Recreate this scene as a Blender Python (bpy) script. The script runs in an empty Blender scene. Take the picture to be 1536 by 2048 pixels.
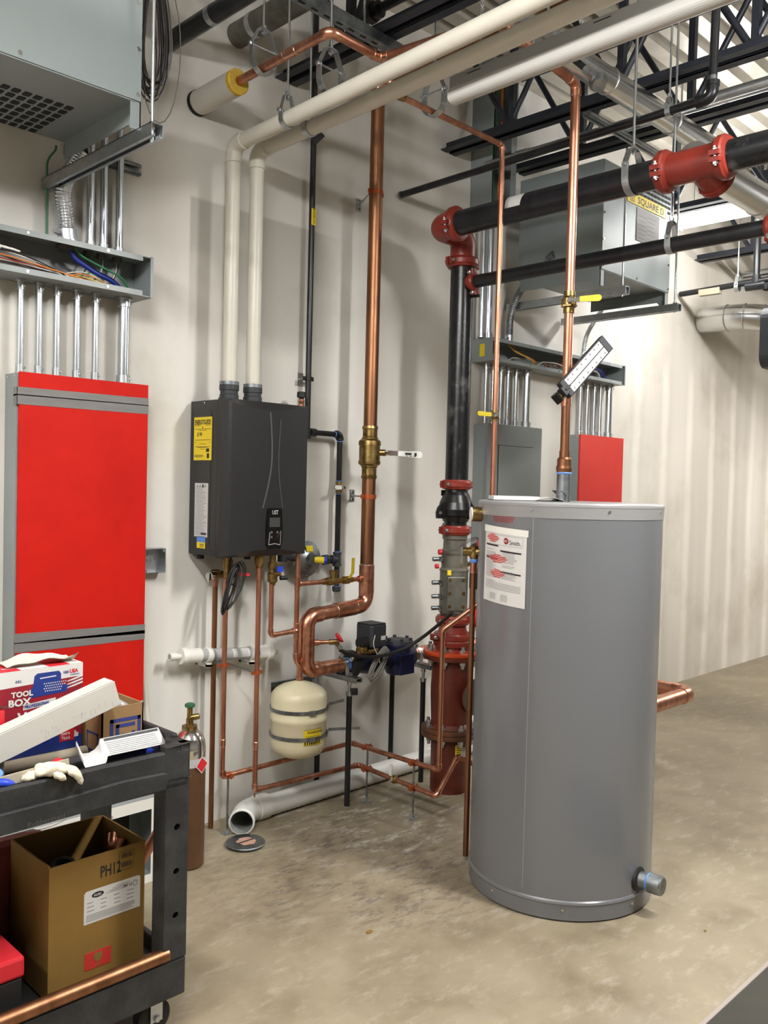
import bpy, bmesh, math, random
from math import sin, cos, pi, radians, sqrt, atan2
from mathutils import Vector, Matrix
random.seed(7)
SC = bpy.context.scene
COL = SC.collection

# ---------------------------------------------------------------- camera, world, exposure, lamps
cam_data = bpy.data.cameras.new('camera')
cam_data.sensor_fit = 'VERTICAL'
cam_data.sensor_height = 36.0
cam_data.lens = 1765.0 / 2048.0 * 36.0
cam_data.clip_start = 0.05
cam = bpy.data.objects.new('camera', cam_data)
COL.objects.link(cam)
CAM_YAW, CAM_PITCH, CAM_ROLL = 0.788384, -0.0302712, 0.0249521
_f = Vector((sin(CAM_YAW) * cos(CAM_PITCH), cos(CAM_YAW) * cos(CAM_PITCH), sin(CAM_PITCH)))
_r0 = Vector((cos(CAM_YAW), -sin(CAM_YAW), 0))
_u0 = _r0.cross(_f)
_r = _r0 * cos(CAM_ROLL) + _u0 * sin(CAM_ROLL)
_u = _u0 * cos(CAM_ROLL) - _r0 * sin(CAM_ROLL)
cam.matrix_world = Matrix(((_r.x, _u.x, -_f.x, 0.0), (_r.y, _u.y, -_f.y, -3.2272), (_r.z, _u.z, -_f.z, 1.5), (0, 0, 0, 1)))
SC.camera = cam

world = bpy.data.worlds.new('world')
world.use_nodes = True
world.node_tree.nodes['Background'].inputs[0].default_value = (0.9, 0.95, 1.0, 1)
world.node_tree.nodes['Background'].inputs[1].default_value = 0.05
SC.world = world
SC.view_settings.view_transform = 'Standard'
SC.view_settings.look = 'None'
SC.view_settings.gamma = 1.0
SC.view_settings.use_curve_mapping = False
SC.view_settings.exposure = 0.02
SC.cycles.max_bounces = 8
SC.cycles.diffuse_bounces = 5
SC.cycles.sample_clamp_indirect = 6.0
SC.cycles.caustics_reflective = False
SC.cycles.caustics_refractive = False

# lit strip lights, the last pair added out of view to brighten the wall: (x, y of the middle, z, length, strength of its glowing lens)
LAMPS = [(5.67, -0.95, 3.36, 1.25, 62), (8.55, -2.2, 3.05, 1.25, 160), (0.60, -2.0, 3.05, 1.25, 100), (-1.5, -2.0, 3.05, 1.25, 100),
         (2.85, -2.95, 3.05, 1.25, 185)]  # added fill lamp, out of view, lifts the middle of the wall

# ---------------------------------------------------------------- materials
def lin(c):
    return tuple(((v / 255.0) / 12.92 if v / 255.0 <= 0.04045 else (((v / 255.0) + 0.055) / 1.055) ** 2.4) for v in c)

def mat(name, rgb, rough=0.5, metal=0.0, var=0.0, vscale=8.0, rgb2=None, bump=0.0, bscale=60.0, stretch=None, spec=0.5, coat=0.0, emit=0.0, detail=4.0, lo=0.35, hi=0.65):
    m = bpy.data.materials.new(name)
    m.use_nodes = True
    nt = m.node_tree
    b = nt.nodes['Principled BSDF']
    c = lin(rgb)
    b.inputs['Base Color'].default_value = (*c, 1)
    b.inputs['Roughness'].default_value = rough
    b.inputs['Metallic'].default_value = metal
    b.inputs['Specular IOR Level'].default_value = spec
    b.inputs['Coat Weight'].default_value = coat
    if emit:
        b.inputs['Emission Color'].default_value = (*c, 1)
        b.inputs['Emission Strength'].default_value = emit
    tc = None
    if var or rgb2 or bump:
        tc = nt.nodes.new('ShaderNodeTexCoord')
        mp = nt.nodes.new('ShaderNodeMapping')
        nt.links.new(tc.outputs['Object'], mp.inputs['Vector'])
        if stretch:
            mp.inputs['Scale'].default_value = stretch
    if var or rgb2:
        n = nt.nodes.new('ShaderNodeTexNoise')
        n.inputs['Scale'].default_value = vscale
        n.inputs['Detail'].default_value = detail
        n.inputs['Roughness'].default_value = 0.62
        nt.links.new(mp.outputs[0], n.inputs['Vector'])
        r = nt.nodes.new('ShaderNodeValToRGB')
        r.color_ramp.elements[0].position = lo
        r.color_ramp.elements[1].position = hi
        c2 = lin(rgb2) if rgb2 else tuple(max(0, v * (1 - var)) for v in c)
        r.color_ramp.elements[0].color = (*c2, 1)
        r.color_ramp.elements[1].color = (*c, 1)
        nt.links.new(n.outputs['Fac'], r.inputs['Fac'])
        nt.links.new(r.outputs['Color'], b.inputs['Base Color'])
        mr = nt.nodes.new('ShaderNodeMapRange')
        mr.inputs['To Min'].default_value = min(1, rough + 0.08)
        mr.inputs['To Max'].default_value = max(0.02, rough - 0.05)
        nt.links.new(n.outputs['Fac'], mr.inputs['Value'])
        nt.links.new(mr.outputs[0], b.inputs['Roughness'])
    if bump:
        n2 = nt.nodes.new('ShaderNodeTexNoise')
        n2.inputs['Scale'].default_value = bscale
        n2.inputs['Detail'].default_value = 3
        nt.links.new(mp.outputs[0], n2.inputs['Vector'])
        bp = nt.nodes.new('ShaderNodeBump')
        bp.inputs['Strength'].default_value = bump
        bp.inputs['Distance'].default_value = 0.004
        nt.links.new(n2.outputs['Fac'], bp.inputs['Height'])
        nt.links.new(bp.outputs[0], b.inputs['Normal'])
    return m

M = {}
M['copper'] = mat('copper', (212, 154, 128), 0.36, 1.0, vscale=9, rgb2=(172, 116, 92), detail=6, stretch=(3, 3, 0.5))
M['copper_bright'] = mat('copper_fitting', (226, 168, 142), 0.28, 1.0, vscale=22, rgb2=(178, 118, 94), detail=6)
M['copper_dull'] = mat('copper_tarnished', (164, 116, 86), 0.4, 1.0, vscale=6, rgb2=(124, 86, 62), detail=6, stretch=(3, 3, 0.4))
M['solder'] = mat('solder_ring', (214, 205, 196), 0.3, 1.0)
M['brass'] = mat('brass', (176, 150, 98), 0.33, 1.0, vscale=30, rgb2=(122, 98, 58))
M['galv'] = mat('galvanized_steel', (200, 204, 207), 0.34, 1.0, vscale=25, rgb2=(176, 182, 186), detail=5)
M['emt'] = mat('conduit_steel', (206, 212, 218), 0.24, 1.0)
M['steel_dull'] = mat('dull_steel', (150, 155, 158), 0.42, 1.0, vscale=20, rgb2=(112, 118, 122))
M['chrome'] = mat('chrome', (225, 225, 225), 0.12, 1.0)
M['gray_paint'] = mat('gray_enamel', (138, 145, 146), 0.38, 0.0, var=0.1, vscale=5)
M['gray_paint2'] = mat('transformer_gray', (137, 146, 147), 0.42, 0.15, var=0.08, vscale=3)
M['dark_slot'] = mat('dark_recess', (14, 15, 17), 0.8)
M['panel_gray'] = mat('panel_gray', (128, 133, 133), 0.4, 0.0, var=0.06, vscale=4)
M['red_board'] = mat('red_board', (196, 20, 3), 0.6, 0.0, vscale=5, rgb2=(182, 15, 2), detail=6, spec=0.25)
M['red_board2'] = mat('red_board_far', (206, 44, 30), 0.55, 0.0, var=0.06, vscale=6)
M['duct_tape'] = mat('duct_tape', (120, 118, 116), 0.5, 0.0, var=0.12, vscale=8, stretch=(1, 1, 10), bump=0.25, bscale=40)
M['pvc'] = mat('white_pvc', (206, 202, 190), 0.36, 0.0, var=0.05, vscale=5, stretch=(1, 1, 0.5))
M['pvc2'] = mat('floor_pvc', (236, 236, 233), 0.3, 0.0, var=0.05, vscale=6)
M['pvc_inner'] = mat('pvc_inside', (150, 154, 150), 0.5)
M['heater'] = mat('heater_charcoal', (46, 46, 47), 0.34, 0.25, var=0.06, vscale=60)
M['heater_trim'] = mat('heater_groove', (95, 95, 96), 0.3, 0.3)
M['black_cast'] = mat('black_casting', (16, 16, 18), 0.3)
M['black_gloss'] = mat('gloss_black', (12, 12, 13), 0.12)
M['black_pipe'] = mat('black_iron', (22, 23, 26), 0.3, 0.2, vscale=7, rgb2=(38, 39, 43), detail=7, stretch=(2, 2, 0.6))
M['black_pipe_dusty'] = mat('black_iron_dusty', (24, 25, 28), 0.26, 0.15, vscale=11, rgb2=(98, 98, 98), detail=9, lo=0.28, hi=0.44, stretch=(1, 1, 0.6))
M['black_rubber'] = mat('black_rubber', (22, 22, 23), 0.6)
M['rubber_gray'] = mat('rubber_coupler', (44, 47, 52), 0.55)
M['joist'] = mat('joist_paint', (26, 30, 40), 0.45, 0.1, vscale=5, rgb2=(38, 43, 54), detail=6)
M['deck'] = mat('metal_deck', (214, 209, 198), 0.38, 0.25, vscale=3, rgb2=(186, 180, 168))
M['red_paint'] = mat('red_coupling', (132, 44, 33), 0.36, 0.0, var=0.2, vscale=14)
M['red_oxide'] = mat('red_oxide_pipe', (106, 40, 24), 0.4, 0.0, vscale=6, rgb2=(78, 30, 18), detail=7)
M['orange_paint'] = mat('orange_flange', (196, 70, 30), 0.35, 0.0, var=0.15, vscale=10)
M['rust_flange'] = mat('rusty_flange', (104, 62, 36), 0.5, 0.0, vscale=12, rgb2=(72, 42, 26))
M['valve_gray'] = mat('valve_gray', (108, 106, 96), 0.42, 0.2, vscale=14, rgb2=(84, 82, 74))
M['blue_cast'] = mat('navy_casting', (24, 30, 66), 0.4, 0.0, var=0.3, vscale=20)
M['cream'] = mat('cream_enamel', (226, 217, 184), 0.3, 0.0, var=0.04, vscale=5)
M['tank'] = mat('tank_gray', (106, 108, 112), 0.24, 0.0, spec=0.7)
M['tank_lid'] = mat('tank_lid_gray', (140, 140, 141), 0.3, 0.0, var=0.04, vscale=6)
M['paper'] = mat('paper', (208, 207, 205), 0.7)
M['paper_shade'] = mat('paper_print', (176, 176, 178), 0.7)
M['ink'] = mat('black_ink', (32, 32, 34), 0.6)
M['ink_gray'] = mat('gray_ink', (150, 150, 152), 0.7)
M['ink_red'] = mat('red_ink', (198, 52, 46), 0.6)
M['ink_red_dark'] = mat('dark_red_ink', (138, 52, 50), 0.6)
M['yellow'] = mat('yellow_label', (232, 204, 38), 0.5)
M['yellow_lever'] = mat('yellow_lever', (190, 172, 40), 0.4)
M['white_lever'] = mat('white_lever', (226, 226, 222), 0.4)
M['white_plastic'] = mat('white_plastic', (226, 225, 218), 0.35)
M['clear_gray'] = mat('translucent_tube', (172, 173, 172), 0.2, 0.0, var=0.15, vscale=12)
M['foam_yellow'] = mat('yellow_foam', (216, 178, 66), 0.8, var=0.2, vscale=60, bump=0.4, bscale=90)
M['insulation'] = mat('white_insulation', (206, 202, 194), 0.7, var=0.05, vscale=6)
M['light_white'] = mat('fixture_lens', (190, 189, 186), 0.45)
M['light_metal'] = mat('fixture_metal', (150, 152, 152), 0.4, 0.3)
M['duct'] = mat('spiral_duct', (212, 213, 212), 0.27, 1.0)
M['cart'] = mat('cart_plastic', (34, 35, 37), 0.55, 0.0, vscale=9, rgb2=(58, 59, 59), detail=9, lo=0.3, hi=0.55, bump=0.3, bscale=120)
M['card'] = mat('cardboard', (156, 122, 82), 0.8, 0.0, var=0.08, vscale=10)
M['card_dark'] = mat('kraft_cardboard', (134, 102, 44), 0.8, 0.0, var=0.08, vscale=10)
M['card_white'] = mat('white_card', (196, 193, 185), 0.7, 0.0, var=0.04, vscale=10)
M['box_red'] = mat('box_red', (200, 34, 46), 0.5)
M['box_crimson'] = mat('box_crimson', (142, 24, 40), 0.5, var=0.12, vscale=14)
M['box_blue'] = mat('box_blue', (30, 52, 128), 0.5)
M['logo_blue'] = mat('logo_blue', (52, 64, 132), 0.7)
M['blue'] = mat('blue_plastic', (36, 66, 190), 0.4)
M['blue_tape'] = mat('blue_thread_seal', (92, 136, 214), 0.5)
M['cyl_brown'] = mat('cylinder_brown', (92, 62, 38), 0.42, 0.0, var=0.25, vscale=9, detail=7)
M['green'] = mat('green_knob', (44, 96, 66), 0.5)
M['cloth'] = mat('cotton_glove', (214, 207, 186), 0.9, var=0.15, vscale=60, bump=0.6, bscale=150)
M['tan'] = mat('tan_tube', (176, 166, 146), 0.7)
M['wire_red'] = mat('wire_red', (150, 40, 34), 0.45)
M['wire_blue'] = mat('wire_blue', (26, 42, 128), 0.4)
M['wire_green'] = mat('wire_green', (40, 110, 70), 0.45)
M['wire_white'] = mat('wire_white', (210, 206, 200), 0.45)
M['wire_orange'] = mat('wire_orange', (212, 124, 50), 0.45)
M['wire_black'] = mat('wire_black', (18, 18, 20), 0.4)
M['wire_yellow'] = mat('wire_yellow', (206, 180, 90), 0.45)
M['wire_purple'] = mat('wire_purple_gray', (78, 68, 76), 0.5)
M['wire_gray'] = mat('wire_gray', (128, 126, 120), 0.5)
M['screen'] = mat('dim_display', (64, 66, 66), 0.15)
M['grip'] = mat('gauge_face', (226, 230, 232), 0.3)
M['strip_orange'] = mat('rust_clip', (182, 92, 52), 0.4, 0.6)
M['dark_case'] = mat('dark_case', (44, 42, 32), 0.6, var=0.3, vscale=5)
M['cart_mark'] = mat('cart_mark', (78, 78, 76), 0.6)
M['case_edge'] = mat('case_edge', (150, 140, 132), 0.6)

def node(nt, t, **kw):
    n = nt.nodes.new(t)
    for k, v in kw.items():
        setattr(n, k, v)
    return n

def ramp(nt, src, stops):
    r = node(nt, 'ShaderNodeValToRGB')
    while len(r.color_ramp.elements) < len(stops):
        r.color_ramp.elements.new(0.5)
    for e, (p, c) in zip(r.color_ramp.elements, stops):
        e.position = p
        e.color = (*lin(c), 1) if len(c) == 3 else c
    nt.links.new(src, r.inputs['Fac'])
    return r.outputs['Color']

def noise(nt, vec, scale, detail=4, rough=0.6):
    n = node(nt, 'ShaderNodeTexNoise')
    n.inputs['Scale'].default_value = scale
    n.inputs['Detail'].default_value = detail
    n.inputs['Roughness'].default_value = rough
    nt.links.new(vec, n.inputs['Vector'])
    return n.outputs['Fac']

def math_node(nt, op, a, b=None, clamp=False):
    n = node(nt, 'ShaderNodeMath', operation=op, use_clamp=clamp)
    for i, v in enumerate((a, b)):
        if v is None:
            continue
        if isinstance(v, (int, float)):
            n.inputs[i].default_value = v
        else:
            nt.links.new(v, n.inputs[i])
    return n.outputs[0]

def mixc(nt, fac, a, b):
    n = node(nt, 'ShaderNodeMix', data_type='RGBA')
    nt.links.new(fac, n.inputs[0])
    for i, v in ((6, a), (7, b)):
        if isinstance(v, tuple):
            n.inputs[i].default_value = (*lin(v), 1)
        else:
            nt.links.new(v, n.inputs[i])
    return n.outputs[2]

def smooth(nt, v, lo, hi, tmin=0.0, tmax=1.0):
    n = node(nt, 'ShaderNodeMapRange'); n.interpolation_type = 'SMOOTHSTEP'
    nt.links.new(v, n.inputs['Value'])
    n.inputs['From Min'].default_value = lo; n.inputs['From Max'].default_value = hi
    n.inputs['To Min'].default_value = tmin; n.inputs['To Max'].default_value = tmax
    return n.outputs[0]

def wall_material():
    # taped but unpainted drywall: streaks of joint compound over the studs, bare grey paper between, some patches
    m = bpy.data.materials.new('taped_drywall'); m.use_nodes = True
    nt = m.node_tree; b = nt.nodes['Principled BSDF']
    tc = node(nt, 'ShaderNodeTexCoord'); P = tc.outputs['Object']
    mp = node(nt, 'ShaderNodeMapping'); mp.inputs['Scale'].default_value = (2.2, 1, 0.14)
    nt.links.new(P, mp.inputs['Vector'])
    streak = noise(nt, mp.outputs[0], 1.3, 3, 0.5)
    blot = noise(nt, P, 0.9, 5, 0.6)
    col = ramp(nt, streak, [(0.34, (214, 210, 203)), (0.5, (223, 220, 214)), (0.66, (232, 229, 224))])
    sx = node(nt, 'ShaderNodeSeparateXYZ'); nt.links.new(P, sx.inputs[0])
    X, Zc = sx.outputs['X'], sx.outputs['Z']
    wob = math_node(nt, 'MULTIPLY', noise(nt, P, 0.8, 3), 0.35)
    ph = math_node(nt, 'FRACT', math_node(nt, 'ADD', math_node(nt, 'MULTIPLY', X, 2.46), wob))
    d = math_node(nt, 'ABSOLUTE', math_node(nt, 'SUBTRACT', ph, 0.5))
    band = smooth(nt, d, 0.2, 0.03)
    far = smooth(nt, X, 4.6, 6.2, 0.06, 0.75)
    low = smooth(nt, math_node(nt, 'ADD', Zc, math_node(nt, 'MULTIPLY', blot, 0.6)), 2.85, 2.6)
    k = math_node(nt, 'MULTIPLY', math_node(nt, 'MULTIPLY', band, low), math_node(nt, 'MULTIPLY', far, math_node(nt, 'ADD', blot, 0.45)), True)
    col = mixc(nt, k, col, (248, 245, 239))
    warm = smooth(nt, X, 4.5, 6.5, 0.0, 0.5)
    wm_ = node(nt, 'ShaderNodeMix', data_type='RGBA', blend_type='MULTIPLY'); nt.links.new(warm, wm_.inputs[0])
    nt.links.new(col, wm_.inputs[6]); wm_.inputs[7].default_value = (*lin((255, 248, 236)), 1)
    col = wm_.outputs[2]
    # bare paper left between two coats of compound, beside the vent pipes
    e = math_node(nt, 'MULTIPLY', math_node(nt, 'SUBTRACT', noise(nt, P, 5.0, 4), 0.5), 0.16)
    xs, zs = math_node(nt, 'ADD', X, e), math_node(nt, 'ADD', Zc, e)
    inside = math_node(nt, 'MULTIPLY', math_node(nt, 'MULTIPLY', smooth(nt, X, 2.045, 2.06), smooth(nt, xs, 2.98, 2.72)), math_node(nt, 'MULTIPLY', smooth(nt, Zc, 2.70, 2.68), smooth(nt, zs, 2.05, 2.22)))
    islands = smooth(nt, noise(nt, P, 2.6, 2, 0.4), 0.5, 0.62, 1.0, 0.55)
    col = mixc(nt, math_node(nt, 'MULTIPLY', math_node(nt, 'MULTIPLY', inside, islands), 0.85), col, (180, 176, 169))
    col2 = ramp(nt, blot, [(0.32, (222, 219, 213)), (0.46, (255, 255, 255)), (1, (255, 255, 255))])
    mul = node(nt, 'ShaderNodeMix', data_type='RGBA', blend_type='MULTIPLY'); mul.inputs[0].default_value = 0.7
    nt.links.new(col, mul.inputs[6]); nt.links.new(col2, mul.inputs[7])
    nt.links.new(mul.outputs[2], b.inputs['Base Color'])
    b.inputs['Roughness'].default_value = 0.7
    b.inputs['Specular IOR Level'].default_value = 0.3
    return m

def floor_material():
    m = bpy.data.materials.new('worn_concrete'); m.use_nodes = True
    nt = m.node_tree; b = nt.nodes['Principled BSDF']
    tc = node(nt, 'ShaderNodeTexCoord'); P = tc.outputs['Object']
    big = noise(nt, P, 0.8, 5, 0.55)
    mid = noise(nt, P, 4.0, 9, 0.68)
    fine = noise(nt, P, 30.0, 6, 0.7)
    c = ramp(nt, big, [(0.32, (132, 121, 102)), (0.5, (147, 136, 116)), (0.66, (161, 150, 129))])
    c2 = ramp(nt, mid, [(0.34, (206, 200, 190)), (0.5, (238, 235, 229)), (0.66, (255, 253, 248))])
    mul = node(nt, 'ShaderNodeMix', data_type='RGBA', blend_type='MULTIPLY'); mul.inputs[0].default_value = 0.8
    nt.links.new(c, mul.inputs[6]); nt.links.new(c2, mul.inputs[7])
    # scuffed dark marks in front of the floor pipe, where the pipe fitters worked
    vd = node(nt, 'ShaderNodeVectorMath', operation='DISTANCE')
    nt.links.new(P, vd.inputs[0]); vd.inputs[1].default_value = (2.42, -0.72, 0)
    near = smooth(nt, vd.outputs['Value'], 0.85, 0.3, 0.06, 1.0)
    mp = node(nt, 'ShaderNodeMapping'); mp.inputs['Scale'].default_value = (1.0, 2.4, 1); mp.inputs['Rotation'].default_value = (0, 0, 0.5)
    nt.links.new(P, mp.inputs['Vector'])
    sc = noise(nt, mp.outputs[0], 13.0, 8, 0.72)
    thr = smooth(nt, sc, 0.47, 0.58)
    grim = smooth(nt, noise(nt, P, 2.2, 5), 0.4, 0.6, 0.25, 1.0)
    k = math_node(nt, 'MULTIPLY', math_node(nt, 'MULTIPLY', math_node(nt, 'MULTIPLY', thr, near), grim), 0.68, True)
    col = mixc(nt, k, mul.outputs[2], (84, 78, 72))
    # whitish dust, most of it near the pipe stands
    vd2 = node(nt, 'ShaderNodeVectorMath', operation='DISTANCE')
    nt.links.new(P, vd2.inputs[0]); vd2.inputs[1].default_value = (2.95, -0.45, 0)
    dn = smooth(nt, vd2.outputs['Value'], 0.8, 0.1, 0.16, 0.7)
    w = math_node(nt, 'MULTIPLY', smooth(nt, noise(nt, mp.outputs[0], 7.0, 9, 0.76), 0.5, 0.66), dn)
    col = mixc(nt, w, col, (218, 213, 204))
    # general greyish wear and small dark specks
    g2 = smooth(nt, noise(nt, P, 1.7, 7, 0.7), 0.54, 0.7, 0.0, 0.35)
    col = mixc(nt, g2, col, (142, 134, 122))
    s = smooth(nt, fine, 0.66, 0.76, 0.0, 0.4)
    col = mixc(nt, s, col, (112, 102, 90))
    nt.links.new(col, b.inputs['Base Color'])
    nt.links.new(smooth(nt, mid, 0.3, 0.7, 0.36, 0.62), b.inputs['Roughness'])
    bp = node(nt, 'ShaderNodeBump'); bp.inputs['Strength'].default_value = 0.2; bp.inputs['Distance'].default_value = 0.004
    nt.links.new(mid, bp.inputs['Height']); nt.links.new(bp.outputs[0], b.inputs['Normal'])
    return m

# ---------------------------------------------------------------- mesh helpers
class G:
    def __init__(s):
        s.v = []; s.f = []; s.sm = []
    def add(s, vs, fs, smooth=False):
        b = len(s.v)
        s.v.extend([tuple(v) for v in vs])
        for f in fs:
            s.f.append([b + i for i in f]); s.sm.append(smooth)
        return s
    def box(s, x0, x1, y0, y1, z0, z1):
        return s.obox(((x0 + x1) / 2, (y0 + y1) / 2, (z0 + z1) / 2), (abs(x1 - x0) / 2, 0, 0), (0, abs(y1 - y0) / 2, 0), (0, 0, abs(z1 - z0) / 2))
    def obox(s, c, a, b, d):
        c, a, b, d = map(Vector, (c, a, b, d))
        if a.cross(b).dot(d) < 0: a = -a
        vs = [c + a * i + b * j + d * k for k in (-1, 1) for j in (-1, 1) for i in (-1, 1)]
        return s.add(vs, [(0, 2, 3, 1), (4, 5, 7, 6), (0, 1, 5, 4), (2, 6, 7, 3), (0, 4, 6, 2), (1, 3, 7, 5)])
    def rings(s, rings, cap0=True, cap1=True, closed=False, smooth=True):
        n = len(rings[0]); vs = [p for r in rings for p in r]; fs = []
        m = len(rings)
        for i in range(m if closed else m - 1):
            for j in range(n):
                a, b = i * n + j, i * n + (j + 1) % n
                c, d = ((i + 1) % m) * n + (j + 1) % n, ((i + 1) % m) * n + j
                fs.append((a, b, c, d))
        s.add(vs, fs, smooth)
        if not closed:
            if cap0: s.add(rings[0], [tuple(reversed(range(n)))])
            if cap1: s.add(rings[-1], [tuple(range(n))])
        return s
    def tube(s, pts, r, n=14, fillet=0.0, caps=True, rad=None):
        pts = [Vector(p) for p in pts]
        if fillet: pts = fillet_path(pts, fillet)
        rs = rad if rad else [r] * len(pts)
        T = []
        for i in range(len(pts)):
            a = pts[max(0, i - 1)]; b = pts[min(len(pts) - 1, i + 1)]
            T.append((b - a).normalized())
        u = T[0].orthogonal().normalized()
        rings = []
        for i, p in enumerate(pts):
            u = (u - T[i] * u.dot(T[i])).normalized()
            w = T[i].cross(u)
            rings.append([p + (u * cos(2 * pi * k / n) + w * sin(2 * pi * k / n)) * rs[i] for k in range(n)])
        return s.rings(rings, caps, caps)
    def lathe(s, p0, ax, prof, n=24, smooth=True, sharp=True):
        # prof: (distance along the axis, radius)
        p0, ax = Vector(p0), Vector(ax).normalized()
        u = ax.orthogonal().normalized(); w = ax.cross(u)
        ring = lambda t, r: [p0 + ax * t + (u * cos(2 * pi * k / n) + w * sin(2 * pi * k / n)) * max(r, 1e-5) for k in range(n)]
        if sharp:
            for i in range(len(prof) - 1):
                if prof[i] == prof[i + 1]: continue
                s.rings([ring(*prof[i]), ring(*prof[i + 1])], i == 0, i == len(prof) - 2, smooth=smooth)
        else:
            s.rings([ring(*q) for q in prof], smooth=smooth)
        return s
    def cyl(s, p0, p1, r, n=16, r1=None):
        p0, p1 = Vector(p0), Vector(p1)
        return s.lathe(p0, p1 - p0, [(0, r), ((p1 - p0).length, r if r1 is None else r1)], n)
    def hexa(s, p0, p1, r):
        p0, p1 = Vector(p0), Vector(p1)
        return s.lathe(p0, p1 - p0, [(0, r), ((p1 - p0).length, r)], 6, smooth=False)
    def torus(s, c, ax, R, r, n=28, m=8, a0=0, a1=2 * pi, up=None):
        c, ax = Vector(c), Vector(ax).normalized()
        u = (Vector(up) - ax * Vector(up).dot(ax)).normalized() if up else ax.orthogonal().normalized()
        w = ax.cross(u)
        full = abs(a1 - a0 - 2 * pi) < 1e-6
        k = n if full else n + 1
        rings = []
        for i in range(k):
            t = a0 + (a1 - a0) * i / n
            d = u * cos(t) + w * sin(t)
            rings.append([c + d * (R + r * cos(2 * pi * j / m)) + ax * (r * sin(2 * pi * j / m)) for j in range(m)])
        return s.rings(rings, closed=full)
    def band(s, c, ax, R, width, th, n=32, a0=0, a1=2 * pi, up=None):
        # a flat strap of rectangular section bent round an axis
        c, ax = Vector(c), Vector(ax).normalized()
        u = (Vector(up) - ax * Vector(up).dot(ax)).normalized() if up else ax.orthogonal().normalized()
        w = ax.cross(u)
        full = abs(a1 - a0 - 2 * pi) < 1e-6
        k = n if full else n + 1
        rings = []
        for i in range(k):
            t = a0 + (a1 - a0) * i / n
            d = u * cos(t) + w * sin(t)
            rings.append([c + d * (R + q) + ax * h for q, h in ((0, -width / 2), (th, -width / 2), (th, width / 2), (0, width / 2))])
        return s.rings(rings, closed=full, smooth=False)
    def prism(s, poly, ext):
        ext = Vector(ext); p = [Vector(q) for q in poly]; n = len(p)
        nrm = Vector((0, 0, 0))
        for i in range(n): nrm += p[i].cross(p[(i + 1) % n])
        if nrm.dot(ext) > 0: p.reverse()
        q = [a + ext for a in p]
        return s.add(p + q, [tuple(range(n)), tuple(reversed(range(n, 2 * n)))] + [(i, i + n, (i + 1) % n + n, (i + 1) % n) for i in range(n)])
    def ribbon(s, pts, wid, th=0.001):
        # a strip through pts, wid = half width vector
        pts = [Vector(p) for p in pts]; w = Vector(wid)
        rings = []
        for i, p in enumerate(pts):
            a = pts[max(0, i - 1)]; b = pts[min(len(pts) - 1, i + 1)]
            t = (b - a).normalized(); nn = t.cross(w).normalized() * th / 2
            rings.append([p - w - nn, p + w - nn, p + w + nn, p - w + nn])
        return s.rings(rings, smooth=False)

def fillet_path(pts, rad, seg=7):
    out = [pts[0]]
    for i in range(1, len(pts) - 1):
        p, a, b = pts[i], pts[i - 1], pts[i + 1]
        d0, d1 = (a - p), (b - p)
        l = min(rad, d0.length * 0.48, d1.length * 0.48)
        d0.normalize(); d1.normalize()
        ang = d0.angle(d1)
        if ang > 3.1: out.append(p); continue
        q0, q1 = p + d0 * l, p + d1 * l
        R = l * math.tan(ang / 2)
        c = p + (d0 + d1).normalized() * (R / sin(ang / 2))
        v0 = q0 - c; v1 = q1 - c
        om = v0.angle(v1, 0.0)
        for k in range(seg + 1):
            if om < 1e-4: out.append(c + v0.lerp(v1, k / seg))
            else: out.append(c + v0 * (sin((1 - k / seg) * om) / sin(om)) + v1 * (sin(k / seg * om) / sin(om)))
    out.append(pts[-1])
    return out

def make_mesh(name, g, material, origin=(0, 0, 0), bevel=0.0):
    o = Vector(origin)
    me = bpy.data.meshes.new(name)
    me.from_pydata([Vector(v) - o for v in g.v], [], g.f)
    me.polygons.foreach_set('use_smooth', g.sm)
    if bevel:
        bm = bmesh.new(); bm.from_mesh(me)
        bmesh.ops.remove_doubles(bm, verts=bm.verts, dist=1e-5)
        es = [e for e in bm.edges if len(e.link_faces) == 2 and e.calc_face_angle(0) > 0.9]
        bmesh.ops.bevel(bm, geom=es, offset=bevel, segments=2, affect='EDGES', profile=0.5, clamp_overlap=True)
        bm.to_mesh(me); bm.free()
    me.materials.append(material)
    me.update()
    return me

ORG = {}
def thing(name, label, cat, loc, group=None):
    o = bpy.data.objects.new(name, None)
    o.empty_display_size = 0.05
    COL.objects.link(o); o.location = loc
    ORG[o.name] = Vector(loc)
    o['label'] = label; o['category'] = cat
    if group: o['group'] = group
    return o

def part(name, g, material, parent, label=None, bevel=0.0, stuff=False):
    me = make_mesh(name, g, material, ORG[parent.name], bevel)
    o = bpy.data.objects.new(name, me)
    COL.objects.link(o); o.parent = parent
    ORG[o.name] = ORG[parent.name]
    if label: o['label'] = label
    if stuff: o['kind'] = 'stuff'
    return o

def solo(name, label, cat, g, material, group=None, bevel=0.0):
    lo = [min(v[i] for v in g.v) for i in range(3)]; hi = [max(v[i] for v in g.v) for i in range(3)]
    loc = ((lo[0] + hi[0]) / 2, (lo[1] + hi[1]) / 2, lo[2])
    o = bpy.data.objects.new(name, make_mesh(name, g, material, loc, bevel))
    COL.objects.link(o); o.location = loc
    ORG[o.name] = Vector(loc)
    o['label'] = label; o['category'] = cat
    if group: o['group'] = group
    return o

def struct(name, g, material):
    o = bpy.data.objects.new(name, make_mesh(name, g, material))
    COL.objects.link(o); o['kind'] = 'structure'
    ORG[o.name] = Vector((0, 0, 0))
    return o

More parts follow.
